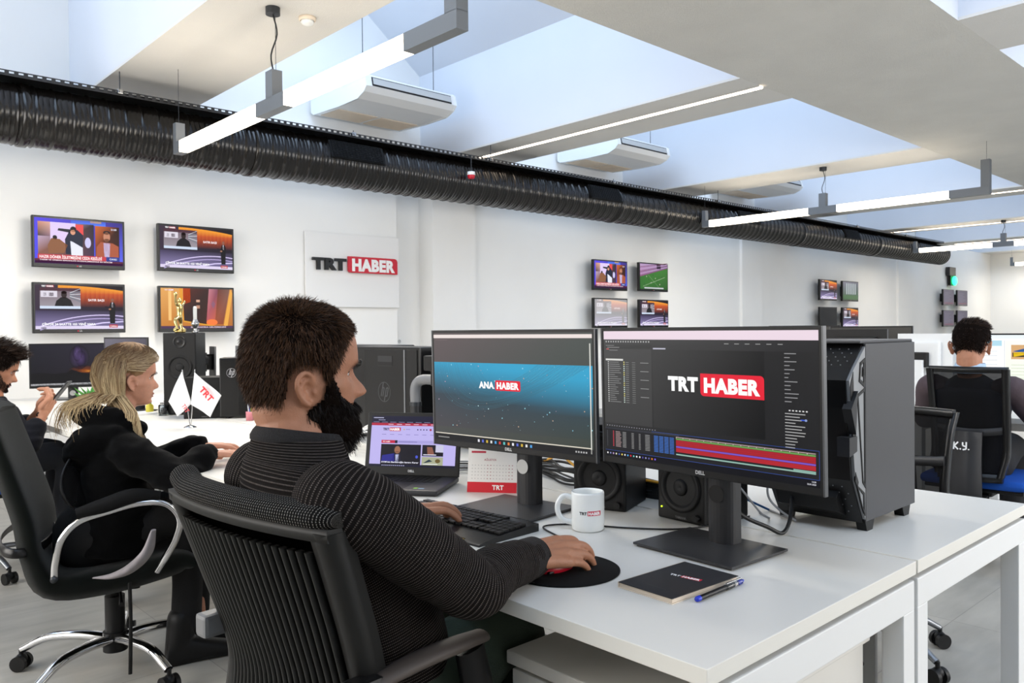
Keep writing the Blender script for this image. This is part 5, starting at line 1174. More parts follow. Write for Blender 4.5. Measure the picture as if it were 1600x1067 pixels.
exec_chair((.92, 3.15, 0), -20, 'high-backed dark executive chair with chrome arms under the blonde woman')
def task_chair(loc, rz, label, seat, ky=False, bw=.46, top=1.0, pad_only=False, group=None):
    """plain mesh-back task chair facing +x"""
    t = thing('task_chair', label, 'chair', loc, rz, group)
    star_base(t, M['blk'] if ky else M['alu'], r=.31, ang0=8, seat_z=.44); seat_pad(t, seat, .43, .48, .45, .06)
    MB().box(-.17, -.22, .415, .2, .22, .435, bev=.008).build('seat_pan', M['blk'], t)
    prof = cmr([(-.235, .50), (-.215, .60), (-.215, .68), (-.235, .82), (-.27, top)], 4); zs = [p[1] for p in prof]; xs = [p[0] for p in prof]
    hw = lambda z: np.interp(z, [.5, .6, top], [bw / 2 - .03, bw / 2 - .01, bw / 2])
    m_ = MB(); n = 9; vs = []
    for x, z in zip(xs, zs):
        for j in range(n): u = -1 + 2 * j / (n - 1); vs.append((x + .03 * u * u, u * (hw(z) - .01), z))
    m_.add(vs, [(i * n + j, i * n + j + 1, (i + 1) * n + j + 1, (i + 1) * n + j) for i in range(len(zs) - 1) for j in range(n - 1)]); m_.build('back_mesh', mat('see_through_mesh', '#0f0f10', .8, spec=.1, alpha=.93), t, fix=False)
    for s in (-1, 1):
        f = MB(); R = []
        for x, z in zip(xs, zs):
            y = s * hw(z); R.append([V3((x + .025, y - s * .02, z)), V3((x + .005, y - s * .022, z)), V3((x + .0, y + s * .006, z)), V3((x + .035, y + s * .008, z))])
        f.rings(R); f.build('back_side_frame', M['blk2'], t)
    for (z, hh, nm) in ((top, .018, 'top_rail'), (.73, .022, 'lumbar_bar'), (.5, .025, 'lower_rail')):
        f = MB(); x = float(np.interp(z, zs, xs)); R = []
        for j in range(11):
            u = -1 + 2 * j / 10; y = u * hw(z); dz = (.02 * (u * u) - .015) if nm == 'lumbar_bar' else 0
            R.append([V3((x + .03 * u * u - .012, y, z - hh + dz)), V3((x + .03 * u * u - .012, y, z + hh * .6 + dz)), V3((x + .03 * u * u + .016, y, z + hh * .6 + dz)), V3((x + .03 * u * u + .016, y, z - hh + dz))])
        f.rings(R); f.build(nm, M['blk2'] if nm != 'lumbar_bar' else M['dgrey'], t)
    MB().box(-.25, -.055, .53, -.225, .075, .63, bev=.012).build('lumbar_cushion', M['blk'], t)
    sp = MB(); R = []
    for (x, z, w_) in cmr([(-.245, .72, .066), (-.262, .58, .066), (-.27, .45, .07), (-.255, .40, .065), (-.18, .385, .06), (-.05, .39, .05)], 4): R.append([V3((x - .008, -w_, z - .004)), V3((x - .008, w_, z - .004)), V3((x + .008, w_, z + .004)), V3((x + .008, -w_, z + .004))])
    sp.rings(R); sp.build('back_bracket', M['dgrey'], t)
    if ky:
        p = Paint(dz=.0005); w_ = '#f4f4f4'
        p.line([(0, 0), (.002, .036)], .007, w_); p.line([(.003, .017), (.02, .036)], .007, w_); p.line([(.003, .017), (.02, .0)], .007, w_); p.ell(.0295, .003, .004, .004, w_)
        p.line([(.04, .036), (.04, .02), (.053, .016)], .007, w_); p.line([(.056, .038), (.055, .004), (.04, .0)], .007, w_); p.ell(.066, .003, .004, .003, w_)
        p.build('hand_lettering', prt, t, (-.279, .05, .63), (0, -1, 0), (.0, 0, 1))
    for s in (-1, 1):
        if pad_only: break
        MB().box(-.12, s * .27 - .035, .645, .14, s * .27 + .035, .67, bev=.01).build('armrest', M['rubber'], t)
        MB().tube([(.03, s * .27, .65), (.03, s * .275, .5), (0, s * .25, .42), (-.03, s * .2, .42)], [.014, .018, .018, .014], 10, 4, flat=1.8).build('arm_post', M['blk2'] if ky else M['mgrey'], t)
    return t
task_chair((4.50, 1.36, 0), 2, 'black mesh chair with white hand-painted letters and blue seat', M['blue'], ky=True, bw=.345, top=1.02, pad_only=True, group='black mesh task chairs')
task_chair((3.02, 1.32, 0), 172, 'empty black mesh chair behind the tower computer', M['fabric'], bw=.44, top=.905, pad_only=True, group='black mesh task chairs')
task_chair((.76, 4.88, 0), -8, 'grey-armed chair of the man looking at his phone', M['blue'], bw=.46, top=.93, group='black mesh task chairs')
task_chair((.25, 4.0, 0), 60, 'empty chair at the picture border behind the tall executive chair', M['fabric'], bw=.46, top=.7, pad_only=True, group='black mesh task chairs')
# ================================================================ PEOPLE
def skin_mat(name, col, dark, sss=.12):
    m = mat(name, col, .5, spec=.35, var=(55, .07), bump=(420, .12), sss=sss); return m
skin1 = skin_mat('warm_skin', '#a5745a', '#8a5c48'); skin2 = skin_mat('fair_skin', '#c88f74', '#a8705c'); skin3 = skin_mat('olive_skin', '#b27d62', '#8a5c48')
eye_w = mat('eye_white', '#d9d3cc', .15); eye_d = mat('eye_iris', '#2a1a12', .1); lip_m = mat('lip', '#b06a60', .4)
def interp(tab):
    z = [a[0] for a in tab][::-1]; v = [a[1] for a in tab][::-1]
    return lambda q: float(np.interp(q, z, v))
def pch(tab):
    """smooth 1D interpolation (catmull-rom through the table, then linear lookup)"""
    A = cmr(tab, 6); A = A[np.argsort(A[:, 0])]
    return lambda q: float(np.interp(q, A[:, 0], A[:, 1]))
class Head:
    """x forward, y left, z up, z = 0 at the eyes"""
    def __init__(s, k=1.0, female=False, nose=1.0):
        s.k = k; f = female; s.nose = nose; s.skin = skin1
        s.base = pch([(.122, -.012), (.117, .022), (.105, .049), (.088, .068), (.065, .080), (.042, .0855), (.024, .0865), (.01, .080), (-.004, .076), (-.02, .079), (-.035, .0805), (-.048, .082), (-.06, .0835), (-.07, .0825), (-.082, .0795), (-.095, .080), (-.106, .074), (-.113, .058), (-.118, .03)])
        s.back = pch([(.122, -.012), (.118, -.04), (.105, -.069), (.085, -.089), (.055, -.103), (.02, -.106), (-.015, -.100), (-.045, -.086), (-.07, -.070), (-.09, -.058), (-.118, -.045)])
        s.wid = pch([(.122, .0), (.118, .026), (.106, .048), (.088, .063), (.06, .0735), (.03, .0765), (0, .0745), (-.025, .071), (-.045, .067 if not f else .063), (-.065, .062 if not f else .056), (-.085, .053 if not f else .047), (-.1, .042 if not f else .036), (-.112, .028), (-.118, .012)])
        s.nz = pch([(.03, 0), (.02, .001), (.008, .004), (-.004, .011), (-.016, .0195), (-.026, .0275), (-.033, .0305), (-.039, .028), (-.044, .018), (-.049, .005), (-.054, 0)])
        s.nw = pch([(.03, .010), (.008, .0075), (-.01, .009), (-.025, .0125), (-.038, .0165), (-.05, .014)])
    def pt(s, th, z):
        """th: 0 front .. pi back, signed"""
        F, B, W_ = s.base(z), s.back(z), s.wid(z); mid = -.012
        c, sn = cos(th), sin(th); e = 2.0
        ex = .86 if c > 0 else 1.0
        x = mid + (F - mid) * (abs(c) ** ex) if c > 0 else mid + (mid - B) * -abs(c)
        y = W_ * (abs(sn) ** (.88 if c > 0 else 1.0)) * (1 if sn >= 0 else -1)
        if c > 0:
            g = lambda a, b, sa, sb: exp(-((abs(y) - a) / sa) ** 2 - ((z - b) / sb) ** 2)
            x += s.nose * s.nz(z) * exp(-(y / s.nw(z)) ** 2 * 1.1)
            x += .006 * g(.0135, -.0385, .0055, .006)                       # nostril wings
            x -= .0125 * g(.031, -.001, .0135, .0095); x += .0045 * g(.03, .017, .02, .006)   # sockets, brows
            x += .0035 * g(.031, -.001, .009, .0045) * 0
            x += .0055 * g(.0, -.0645, .018, .0042) - .0035 * g(0, -.0700, .02, .0018) + .006 * g(0, -.0755, .016, .0045) - .0035 * g(0, -.0855, .02, .004) + .006 * g(0, -.0985, .016, .009)
            x -= .0025 * g(0, -.0545, .004, .005); y += (1 if y >= 0 else -1) * .004 * g(.055, -.022, .02, .014)
        return V3((x, y, z)) * s.k
    def mesh(s, mb, T):
        n, m_ = 96, 96; R = []
        zs = [.1219 - .2398 * (i / (m_ - 1)) for i in range(m_)]
        for z in zs: R.append([T @ s.pt(2 * pi * j / n, z) for j in range(n)])
        mb.rings(R)
    def nrm(s, th, z):
        a = s.pt(th + .02, z) - s.pt(th - .02, z); b = s.pt(th, min(z + .002, .1215)) - s.pt(th, z - .002); n = a.cross(b)
        return n.normalized() if n.length > 0 else V3((0, 0, 1))
def ear(mb, T, side, dx=-.012):
    c = V3((-.004 + dx, side * .0735, -.026)); o = lambda x, y, z: T @ (c + V3((x, side * y, z)))
    mb.tube([o(.010, .004, .006), o(.004, .012, .024), o(-.010, .017, .031), (o(-.022, .019, .022)), o(-.025, .019, .004), o(-.016, .013, -.014), o(-.004, .008, -.026), o(.006, .003, -.030)], [.0035, .0042, .0046, .0048, .0045, .0045, .006, .0055], 10, 5)
    mb.tube([o(.006, .006, .010), o(-.006, .011, .018), o(-.013, .012, .010), o(-.012, .010, -.004), o(-.002, .007, -.014)], .0032, 8, 4)
    mb.chain([o(.004, -.004, .018), o(-.012, .006, .016), o(-.014, .004, -.008), o(0, -.003, -.018)], [.006, .006, .006, .006], 8, 3)
    mb.ball(o(.012, .004, -.006), .004, .005, .006, 8)
def hand(mb, wrist, fwd, up, side, pose, k=1.0):
    """fwd: wrist to knuckles, up: back of the hand, side +1 if the thumb lies on fwd x up side... pose: list of 4 (spread, bend1, bend2, bend3) + thumb points"""
    fwd = V3(fwd).normalized(); up = V3(up); up = (up - fwd * up.dot(fwd)).normalized(); th = fwd.cross(up) * side   # toward the thumb
    W_ = V3(wrist); P = lambda a, b, c: W_ + (fwd * a + th * b + up * c) * k
    kn = [(.092, .029, .004), (.095, .008, .008), (.089, -.013, .006), (.080, -.031, .0)]
    L_ = [(.042, .026, .021), (.046, .030, .022), (.042, .028, .021), (.033, .021, .019)]; rr = [.0092, .0094, .0088, .0078]
    for i in range(4):
        mb.chain([P(-.01, kn[i][1] * .5, -.002), P(.045, kn[i][1] * .8, .001), P(*kn[i])], [.015 * k, .0135 * k, .0112 * k], 12, 3)
        sp, b1, b2, b3 = pose[i]; p = V3(kn[i]); pts = [p.copy()]; ang = 0
        for l, b in zip(L_[i], (b1, b2, b3)):
            ang += radians(b); d = V3((cos(ang) * cos(radians(sp)), cos(ang) * sin(radians(sp)), -sin(ang))); p = p + d * l; pts.append(p.copy())
        r = rr[i] * k
        mb.chain([P(*q) for q in pts], [r * 1.1, r * 1.02, r * .94, r * .78], 12, 4)
    mb.chain([P(.0, .012, -.004), P(.03, .026, -.008), P(.055, .022, -.006)], [.014 * k, .016 * k, .012 * k], 12, 3)
    tp = pose[4]; mb.chain([P(.012, .016, -.006)] + [P(*q) for q in tp], [.0145 * k, .0125 * k, .0108 * k, .0085 * k][:len(tp) + 1], 12, 4)
    return P, kn
def fuse(mb, name, m_, parent, voxel=.004, it=3, fac=.5, fold=0):
    """one continuous surface out of overlapping closed shapes"""
    me = mb.mesh('tmp'); bm = bmesh.new(); bm.from_mesh(me); bmesh.ops.recalc_face_normals(bm, faces=bm.faces); bm.to_mesh(me); bm.free()
    o = bpy.data.objects.new('tmp', me); COL.objects.link(o)
    r = o.modifiers.new('r', 'REMESH'); r.mode = 'VOXEL'; r.voxel_size = voxel; r.use_smooth_shade = True
    s = o.modifiers.new('s', 'SMOOTH'); s.factor = fac; s.iterations = it
    dg = bpy.context.evaluated_depsgraph_get(); dg.update(); nm = bpy.data.meshes.new_from_object(o.evaluated_get(dg)); bpy.data.objects.remove(o)
    if fold:
        for v in nm.vertices:
            p = v.co; n1 = noise.noise(V3((p.x * 9, p.y * 9, p.z * 20))); n2 = noise.noise(V3((p.x * 26 + 5, p.y * 26, p.z * 44)))
            v.co = p + v.normal * fold * ((1 - abs(n1) * 2.6) * .9 + n2 * .45)
    inv = wmat(parent).inverted(); nm.transform(inv); nm.materials.clear(); nm.materials.append(m_)
    nm.polygons.foreach_set('use_smooth', [True] * len(nm.polygons)); nm.name = name
    ob = bpy.data.objects.new(name, nm); COL.objects.link(ob); ob.parent = parent; return ob
def strands(name, roots, m_, parent, w=.0009, seg=4):
    """roots: list of (p, dir, curl vec, length, gravity)"""
    V, F = [], []
    for (p, d, c, l, g) in roots:
        b = len(V); q = p.copy(); d = d.normalized(); s_ = d.cross(c if c.length > 0 else V3((0, 0, 1)))
        if s_.length < 1e-4: s_ = V3((1, 0, 0))
        s_.normalize()
        for i in range(seg + 1):
            t_ = i / seg; ww = w * (1 - .75 * t_); V.append(q - s_ * ww); V.append(q + s_ * ww)
            q = q + d * (l / seg); d = (d + c * (1 / seg) + V3((0, 0, -g / seg))).normalized()
        for i in range(seg): F.append((b + 2 * i, b + 2 * i + 1, b + 2 * i + 3, b + 2 * i + 2))
    me = bpy.data.meshes.new(name); me.from_pydata([tuple(v) for v in V], [], F); me.polygons.foreach_set('use_smooth', [True] * len(F))
    me.materials.append(m_); inv = wmat(parent).inverted(); me.transform(inv); o = bpy.data.objects.new(name, me); COL.objects.link(o); o.parent = parent; return o
def hair_mat(name, c1, c2, rough=.45):
    m = bpy.data.materials.new(name); m.use_nodes = True; N = m.node_tree.nodes; L = m.node_tree.links; b = N['Principled BSDF']
    g = N.new('ShaderNodeNewGeometry'); r = N.new('ShaderNodeValToRGB'); L.new(g.outputs['Random Per Island'], r.inputs[0])
    r.color_ramp.elements[0].color = (*srgb(c1), 1); r.color_ramp.elements[1].color = (*srgb(c2), 1); L.new(r.outputs[0], b.inputs['Base Color'])
    b.inputs['Roughness'].default_value = rough; b.inputs['Specular IOR Level'].default_value = .22; MATS[name] = m; return m
def head_T(pos, yaw, pitch=0, roll=0, k=1.0):
    return Matrix.Translation(pos) @ Matrix.Rotation(radians(yaw), 4, 'Z') @ Matrix.Rotation(radians(pitch), 4, 'Y') @ Matrix.Rotation(radians(roll), 4, 'X')
def cap_mesh(H, T, inside, name, m_, parent, thick, n=110, m2=90, noise_a=.002):
    """scalp or beard layer lying over the head where inside(th, z)"""
    zs = [.1215 - .239 * i / (m2 - 1) for i in range(m2)]; idx = {}; V = []; F = []
    def vid(i, j):
        j %= n
        if (i, j) not in idx:
            th = 2 * pi * j / n; th = th - 2 * pi if th > pi else th; z = zs[i]; p = H.pt(th, z); nn = H.nrm(th, z)
            if nn.dot(p - V3((-.012, 0, z * .8))) < 0: nn = -nn
            tk = thick(th, z); tk = tk + noise_a * noise.noise(p * 90); idx[(i, j)] = len(V); V.append(T @ (p + nn * tk))
        return idx[(i, j)]
    for i in range(m2 - 1):
        for j in range(n):
            th = 2 * pi * (j + .5) / n; th = th - 2 * pi if th > pi else th
            if inside(th, (zs[i] + zs[i + 1]) / 2): F.append((vid(i, j), vid(i, j + 1), vid(i + 1, j + 1), vid(i + 1, j)))
    if inside(0, .1215) or inside(pi, .1215): F.append(tuple(vid(0, j) for j in range(n)))
    me = bpy.data.meshes.new(name); me.from_pydata([tuple(v) for v in V], [], F); me.polygons.foreach_set('use_smooth', [True] * len(F)); me.materials.append(m_)
    me.transform(wmat(parent).inverted()); o = bpy.data.objects.new(name, me); COL.objects.link(o); o.parent = parent; return o
def scatter(H, T, inside, n, rnd, dirf, lenf, curl=.3, grav=.4, lift=0):
    out = []
    while len(out) < n:
        z = rnd.uniform(-.117, .1215); th = rnd.uniform(-pi, pi)
        if rnd.random() > .15 + H.wid(z) / .077 * .85 or not inside(th, z): continue
        p = H.pt(th, z); nn = H.nrm(th, z)
        if nn.dot(p - V3((-.012, 0, z * .8))) < 0: nn = -nn
        d = dirf(th, z, p, nn); lf = lift(th, z) if callable(lift) else lift; R3 = T.to_3x3(); d = (d + V3((rnd.gauss(0, .12), rnd.gauss(0, .12), rnd.gauss(0, .12)))).normalized()
        out.append((T @ (p + nn * lf), R3 @ d, V3((rnd.gauss(0, curl), rnd.gauss(0, curl), rnd.gauss(0, curl))), lenf(th, z) * rnd.uniform(.7, 1.2), grav))
    return out
def eyes(H, T, parent, look=(1, 0, -.2)):
    for s in (-1, 1):
        e = MB(); c = T @ (V3((.0530, s * .031, -.001)) * H.k); e.ball(c, .0122 * H.k, n=20); o = e.build('eyeball', eye_w, parent, world=True)
        d = (T.to_3x3() @ V3(look)).normalized(); i_ = MB(); i_.ball(c + d * .0068 * H.k, .0062 * H.k, n=16); i_.build('iris', eye_d, o, world=True)
        for (nm, a0, a1) in (('upper_eyelid', 20, 95), ('lower_eyelid', -95, -26)):
            lm = MB(); R = []
            for q in range(7):
                a = radians(a0 + (a1 - a0) * q / 6); ring = []
                for w_ in range(13):
                    b = radians(-85 + 170 * w_ / 12); aa = a * cos(b) ** .6 if abs(a0) < 30 or True else a
                    ring.append(T @ (V3((.0530, s * .031, -.001)) * H.k + V3((cos(aa) * cos(b), sin(b), sin(aa) * cos(b))) * .0132 * H.k))
                R.append(ring)
            lm.rings(R, close=False, caps=False); lm.build(nm, H.skin, parent, world=True, fix=False)
            if a0 > 0: ls = MB(); ls.tube([tuple(p) for p in R[0][1:-1]], .0009, 6, 1); ls.build('eyelashes', eye_d, parent, world=True, fix=False)
def brows(H, T, m_, parent, rnd, thick=1.0, lift=.0008):
    for s in (-1, 1):
        R = []
        for i in range(150):
            u = rnd.random(); y = s * (.014 + .036 * u); z = .0185 + .004 * sin(pi * min(1, u * 1.1)) - .006 * u ** 3 + rnd.gauss(0, .0016) * thick
            F_ = H.base(z); th = math.asin(max(-1, min(1, (abs(y) / H.wid(z)) ** (1 / .88)))) * s; p = H.pt(th, z); nn = H.nrm(th, z)
            if nn.x < 0: nn = -nn
            d = V3((0, s * 1, .25 - u * .5)) + nn * .35; R.append((T @ (p + nn * lift), T.to_3x3() @ d, V3((0, 0, -.2)), .008, .1))
        strands('eyebrow', R, m_, parent, .00055 * thick, 3)
def ell_ring(c, ax, ay, n=40, e=2.0):
    out = []
    for j in range(n):
        a = 2 * pi * j / n; ca, sa = cos(a), sin(a); out.append(c + ax * ((abs(ca) ** (2 / e)) * (1 if ca >= 0 else -1)) + ay * ((abs(sa) ** (2 / e)) * (1 if sa >= 0 else -1)))
    return out
def torso_rings(hip, waist, chest, neck, shR, shL, fwd, dims, n=48, sub=6):
    """dims: (half width, front depth, back depth, exponent) for hip, waist, chest, armpit, shoulder, trapezius, collar"""
    lat = (shL - shR).normalized(); sm = (shL + shR) / 2
    keys = [(hip, dims[0]), (waist, dims[1]), (chest, dims[2]), (chest.lerp(sm, .62), dims[3]), (sm + V3((0, 0, .0)), dims[4]), (sm.lerp(neck, .55), dims[5]), (neck, dims[6])]
    A = cmr([[*c, *d] for c, d in keys], sub); R = []
    for i, a in enumerate(A):
        c = V3(a[:3]); t_ = i / (len(A) - 1); ax = lat.lerp(lat, t_).normalized(); d = V3(A[min(i + 1, len(A) - 1)][:3]) - V3(A[max(i - 1, 0)][:3]); d.normalize()
        ay = d.cross(ax).normalized()
        if ay.dot(fwd) < 0: ay = -ay
        ring = []
        for j in range(n):
            q = 2 * pi * j / n; ca, sa = cos(q), sin(q); e = 2 / a[6]; dep = a[4] if sa > 0 else a[5]
            ring.append(c + ax * a[3] * (abs(ca) ** e) * (1 if ca >= 0 else -1) + ay * dep * (abs(sa) ** e) * (1 if sa >= 0 else -1))
        R.append(ring)
    return R
def shoe(mb, heel, toe_dir, k=1.0):
    d = V3((toe_dir[0], toe_dir[1], 0)).normalized(); s_ = V3((-d.y, d.x, 0)); h = V3(heel)
    A = [(0, .03, .045, .035), (.03, .045, .055, .038), (.09, .045, .05, .04), (.16, .035, .036, .046), (.22, .026, .027, .045), (.262, .02, .015, .028)]
    R = [ell_ring(h + d * a * k + V3((0, 0, z * k)), s_ * wy * k, V3((0, 0, hz * k)), 20, 2.6) for a, z, hz, wy in A]; mb.rings(R); return mb
rad = lambda a: abs(a) * 180 / pi
def lips(H, T, t): cap_mesh(H, T, lambda th, z: rad(th) < 17 - 200 * abs(z + .070) and -.0785 < z < -.0610, 'lips', lip_m, t, lambda th, z: .0012, noise_a=0)
# ---------------------------------------------------------------- bearded man in the striped sweater
t = thing('person', 'bearded man in dark striped sweater at the near desk, hand on mouse', 'person', (.78, 1.31, 0))
H1 = Head(1.0); T1 = head_T((.712, 1.307, 1.158), -14, 3, 0); rnd = random.Random(11)
b = MB(); H1.mesh(b, T1); ear(b, T1 @ Matrix.Translation((-.003, 0, -.004)) @ Matrix.Scale(.9, 4), -1, -.012); ear(b, T1 @ Matrix.Scale(.9, 4), 1)
neckp = V3((.68, 1.304, 1.03)); hp = T1 @ V3((-.035, 0, -.055))
b.chain([V3((.69, 1.31, .90)), neckp, V3((.684, 1.306, 1.07)), hp, T1 @ V3((-.02, 0, .0))], [.06, .066, .06, .062, .05], 20, 5)
shR, shL = V3((.672, 1.10, .955)), V3((.69, 1.475, .955)); elR, elL = V3((.885, 1.075, .785)), V3((.88, 1.62, .79)); wrR, wrL = V3((1.095, 1.122, .787)), V3((1.082, 1.622, .782))
b.chain([V3((.86, 1.3, .56)), V3((.83, 1.3, .7)), V3((.72, 1.29, .9))], [.08, .08, .06], 16)
for sh, el, wr in ((shR, elR, wrR), (shL, elL, wrL)): b.chain([V3((.68, 1.29, .92)), sh, el, wr + (wr - el).normalized() * .01], [.05, .035, .03, .025], 14)
for y0_, kn_ in ((1.22, V3((1.14, 1.25, .585))), (1.40, V3((1.12, 1.48, .565)))): b.chain([V3((.85, 1.31, .54)), V3((.88, y0_, .54)), kn_, V3((kn_.x + .0, kn_.y, .32)), V3((kn_.x - .03, kn_.y, .1))], [.07, .05, .04, .035, .03], 12)
grip = [(5, 8, 24, 16), (1, 8, 22, 16), (-1, 10, 20, 16), (0, 12, 18, 14), [(.03, .034, -.012), (.062, .042, -.022), (.088, .040, -.03)]]
hand(b, wrR + V3((-.024, -.002, .004)), (.97, -.12, -.07), (-.0, -.42, .9), -1, grip, 1.04)
typ = [(6, 5, 26, 18), (1, 2, 28, 20), (-4, 8, 30, 22), (-9, 14, 30, 22), [(.036, .038, -.012), (.066, .052, -.018), (.094, .056, -.02)]]
hand(b, wrL, (.95, -.28, .06), (-.06, -.02, 1), 1, typ, 1.04)
fuse(b, 'body', skin1, t, .0032, 2, .5)
eyes(H1, T1, t, (.95, -.1, -.25))
hr1 = hair_mat('dark_brown_hair', '#120b08', '#5c3f29', .5); hb1 = mat('dark_brown_scalp', '#0f0906', .95, spec=.05); brd = hair_mat('black_beard_hair', '#0a0706', '#1f1511', .55)
hl = lambda a: float(np.interp(a, [0, 25, 46, 60, 67, 72, 78, 84, 92, 104, 114, 119, 126, 136, 180], [.079, .077, .066, .046, .020, -.012, -.012, .012, .014, .016, .004, -.030, -.058, -.074, -.080]))
hin = lambda th, z: z > hl(rad(th))
def th1(th, z): a = rad(th); return .002 + .0095 * min(1, max(0, (z - hl(a)) / .035)) * (1.0 - .5 * min(1, max(0, (z - .075) / .03)))
cap_mesh(H1, T1, hin, 'hair', hb1, t, th1)
def d1(th, z, p, nn):
    a = rad(th)
    t_ = min(1, max(0, (z - .055) / .045)); top = nn * .22 + V3((.75 * min(1, max(-.5, (p.x + .05) * 10)), 0, -.12 * (a < 60))); sd = nn * .36 + V3((.1 if a < 115 else -.08, 0, -.85)); return top * t_ + sd * (1 - t_)
R = scatter(H1, T1, hin, 26000, rnd, d1, lambda th, z: .0165 - .002 * (z > .09) - .006 * (rad(th) < 50), .25, .12, lambda th, z: max(.001, th1(th, z) - .0022))
strands('hair_strands', R, hr1, t, .00055, 3)
bl_ = lambda a: float(np.interp(a, [0, 12, 20, 30, 45, 58, 68, 74, 80, 90, 100, 112], [-.086, -.084, -.066, -.058, -.050, -.038, -.014, .004, -.045, -.062, -.08, -.09]))
def bin_(th, z):
    a = rad(th)
    if a < 30 and -.062 < z < -.0525 + .0: return True
    return a < 108 and z < bl_(a)
def tb(th, z): a = rad(th); return .002 + (.008 + .014 * exp(-((z + .105) / .02) ** 2) * (a < 80)) * min(1, max(.1, (bl_(a) - z) / .02)) if z < bl_(a) else .005
cap_mesh(H1, T1, bin_, 'beard', hb1, t, tb)
fw = V3((.35, 0, -1))
R = scatter(H1, T1, bin_, 9000, rnd, lambda th, z, p, nn: nn * .55 + fw * .9, lambda th, z: .016 + .018 * exp(-((z + .108) / .02) ** 2) - (.006 if z > -.045 else 0), .35, .3, .003)
strands('beard_strands', R, brd, t, .0008, 3); brows(H1, T1, brd, t, rnd, 1.5, .002)
# under-chin bulk of the beard
ub = MB(); ub.chain([T1 @ V3((.045, .035, -.108)), T1 @ V3((.068, .0, -.118)), T1 @ V3((.045, -.035, -.108))], [.018, .022, .018], 14, 4); ub.chain([T1 @ V3((.02, .045, -.10)), T1 @ V3((.05, 0, -.125)), T1 @ V3((.02, -.045, -.10))], [.012, .02, .012], 14, 4)
fuse(ub, 'chin_beard', hb1, t, .004, 2)
R = []
for i in range(2600):
    a = rnd.uniform(-1, 1); q = V3((.068 - .028 * a * a + rnd.gauss(0, .008), .038 * a, -.125 + .016 * a * a + rnd.gauss(0, .006))); R.append((T1 @ q, T1.to_3x3() @ V3((.35 + rnd.gauss(0, .3), a * .3 + rnd.gauss(0, .25), -1)), V3((rnd.gauss(0, .3), rnd.gauss(0, .3), 0)), rnd.uniform(.012, .024), .2))
strands('chin_beard_strands', R, brd, t, .0008, 3)
knit = knit_mat('striped_knit', '#151211', '#6a625e', .0056, .0036)
def wr_fold(L, a, p): return .0035 * noise.noise(V3((L * 26, cos(a) * .9, sin(a) * .9))) + .002 * noise.noise(V3((L * 60, cos(a), sin(a))))
g = MB(); fwd = V3((1, 0, 0))
RR = torso_rings(V3((.855, 1.315, .50)), V3((.838, 1.31, .64)), V3((.775, 1.30, .81)), V3((.688, 1.304, 1.046)), shR, shL, fwd,
    [(.178, .115, .125, 2.4), (.170, .125, .110, 2.3), (.178, .12, .112, 2.3), (.182, .11, .105, 2.3), (.168, .080, .084, 2.2), (.128, .076, .080, 2.1), (.082, .074, .076, 2.0)], 72, 9)
for i, r in enumerate(RR):
    for j, p in enumerate(r):
        c = sum(r, V3()) / len(r); q = (p - c); k_ = 1 + .035 * noise.noise(V3((p.x * 7, p.y * 7, p.z * 17))) ; r[j] = c + q * k_ if i < len(RR) - 8 else p
g.rings(RR, uv=True, caps=False)
def sleeve(pts, rs, n=44):
    A = cmr([list(p) + [r, 1.0] for p, r in zip(pts, rs)], 14); g.sweep([list(a) for a in A], n, False, True, wr_fold)
cu = lambda el, wr, s: wr + (el - wr).normalized() * s
sleeve([V3((.69, 1.27, .95)), V3((.68, 1.19, .950)), shR + V3((0, .02, 0)), shR.lerp(elR, .35) + V3((0, 0, .004)), shR.lerp(elR, .75), elR + V3((.012, -.004, -.004)), elR.lerp(wrR, .4) + V3((0, 0, .004)), elR.lerp(wrR, .75), cu(elR, wrR, -.004)], [.04, .062, .067, .065, .060, .055, .048, .042, .036])
sleeve([V3((.69, 1.32, .95)), V3((.69, 1.39, .95)), shL + V3((0, -.02, 0)), shL.lerp(elL, .4), elL, elL.lerp(wrL, .5), cu(elL, wrL, .0)], [.04, .062, .067, .064, .054, .045, .036])
o = g.build('sweater', knit, t, world=True, fix=True)
c_ = MB(); ax = V3((.02, .99, 0)).normalized()
R = [ell_ring(V3((.688, 1.304, 1.044)) + V3((0, 0, h * .9)) + V3((h * .25, 0, 0)), V3((0, w_, 0)), V3((w_ * .92, 0, -.012)), 48) for h, w_ in ((-.012, .084), (-.004, .086), (.006, .083), (.013, .078), (.014, .074), (.006, .070))]
c_.rings(R, caps=False); rb = mat('ribbed_knit', '#171516', .95, bump=(500, .5)); c_.build('collar', rb, t, world=True)
for (el, wr) in ((elR, wrR), (elL, wrL)):
    k_ = MB(); d = (wr - el).normalized(); A = [[*(wr + d * s), r, 1] for s, r in ((-.06, .039), (-.055, .041), (-.03, .0395), (0, .0375), (.008, .034), (.004, .030))]; k_.sweep(A, 36, False); k_.build('cuff', mat('ribbed_cuff', '#1b1818', .95, bump=(500, .5)), t, world=True)
tr_m = mat('olive_trousers', '#333f33', .9, sheen=.0, bump=(240, .25), var=(14, .15)); q = MB()
q.chain([V3((.83, 1.31, .535)), V3((.87, 1.31, .53))], [.135, .13], 24)
for ys, kn_ in ((1.215, V3((1.14, 1.25, .59))), (1.405, V3((1.12, 1.49, .57)))):
    q.chain([V3((.85, ys, .545)), V3((.95, ys * .7 + kn_.y * .3, .565)), kn_, V3((kn_.x + .01, kn_.y, .36)), V3((kn_.x - .03, kn_.y, .12))], [.095, .088, .072, .06, .058], 22, 6)
fuse(q, 'trousers', tr_m, t, .008, 4, .5, .005)
for x, y in ((1.06, 1.25), (1.03, 1.49)): q = MB(); shoe(q, (x, y, 0), (1, .02)); q.build('shoe', M['blk2'], t, world=True)
lips(H1, T1, t)
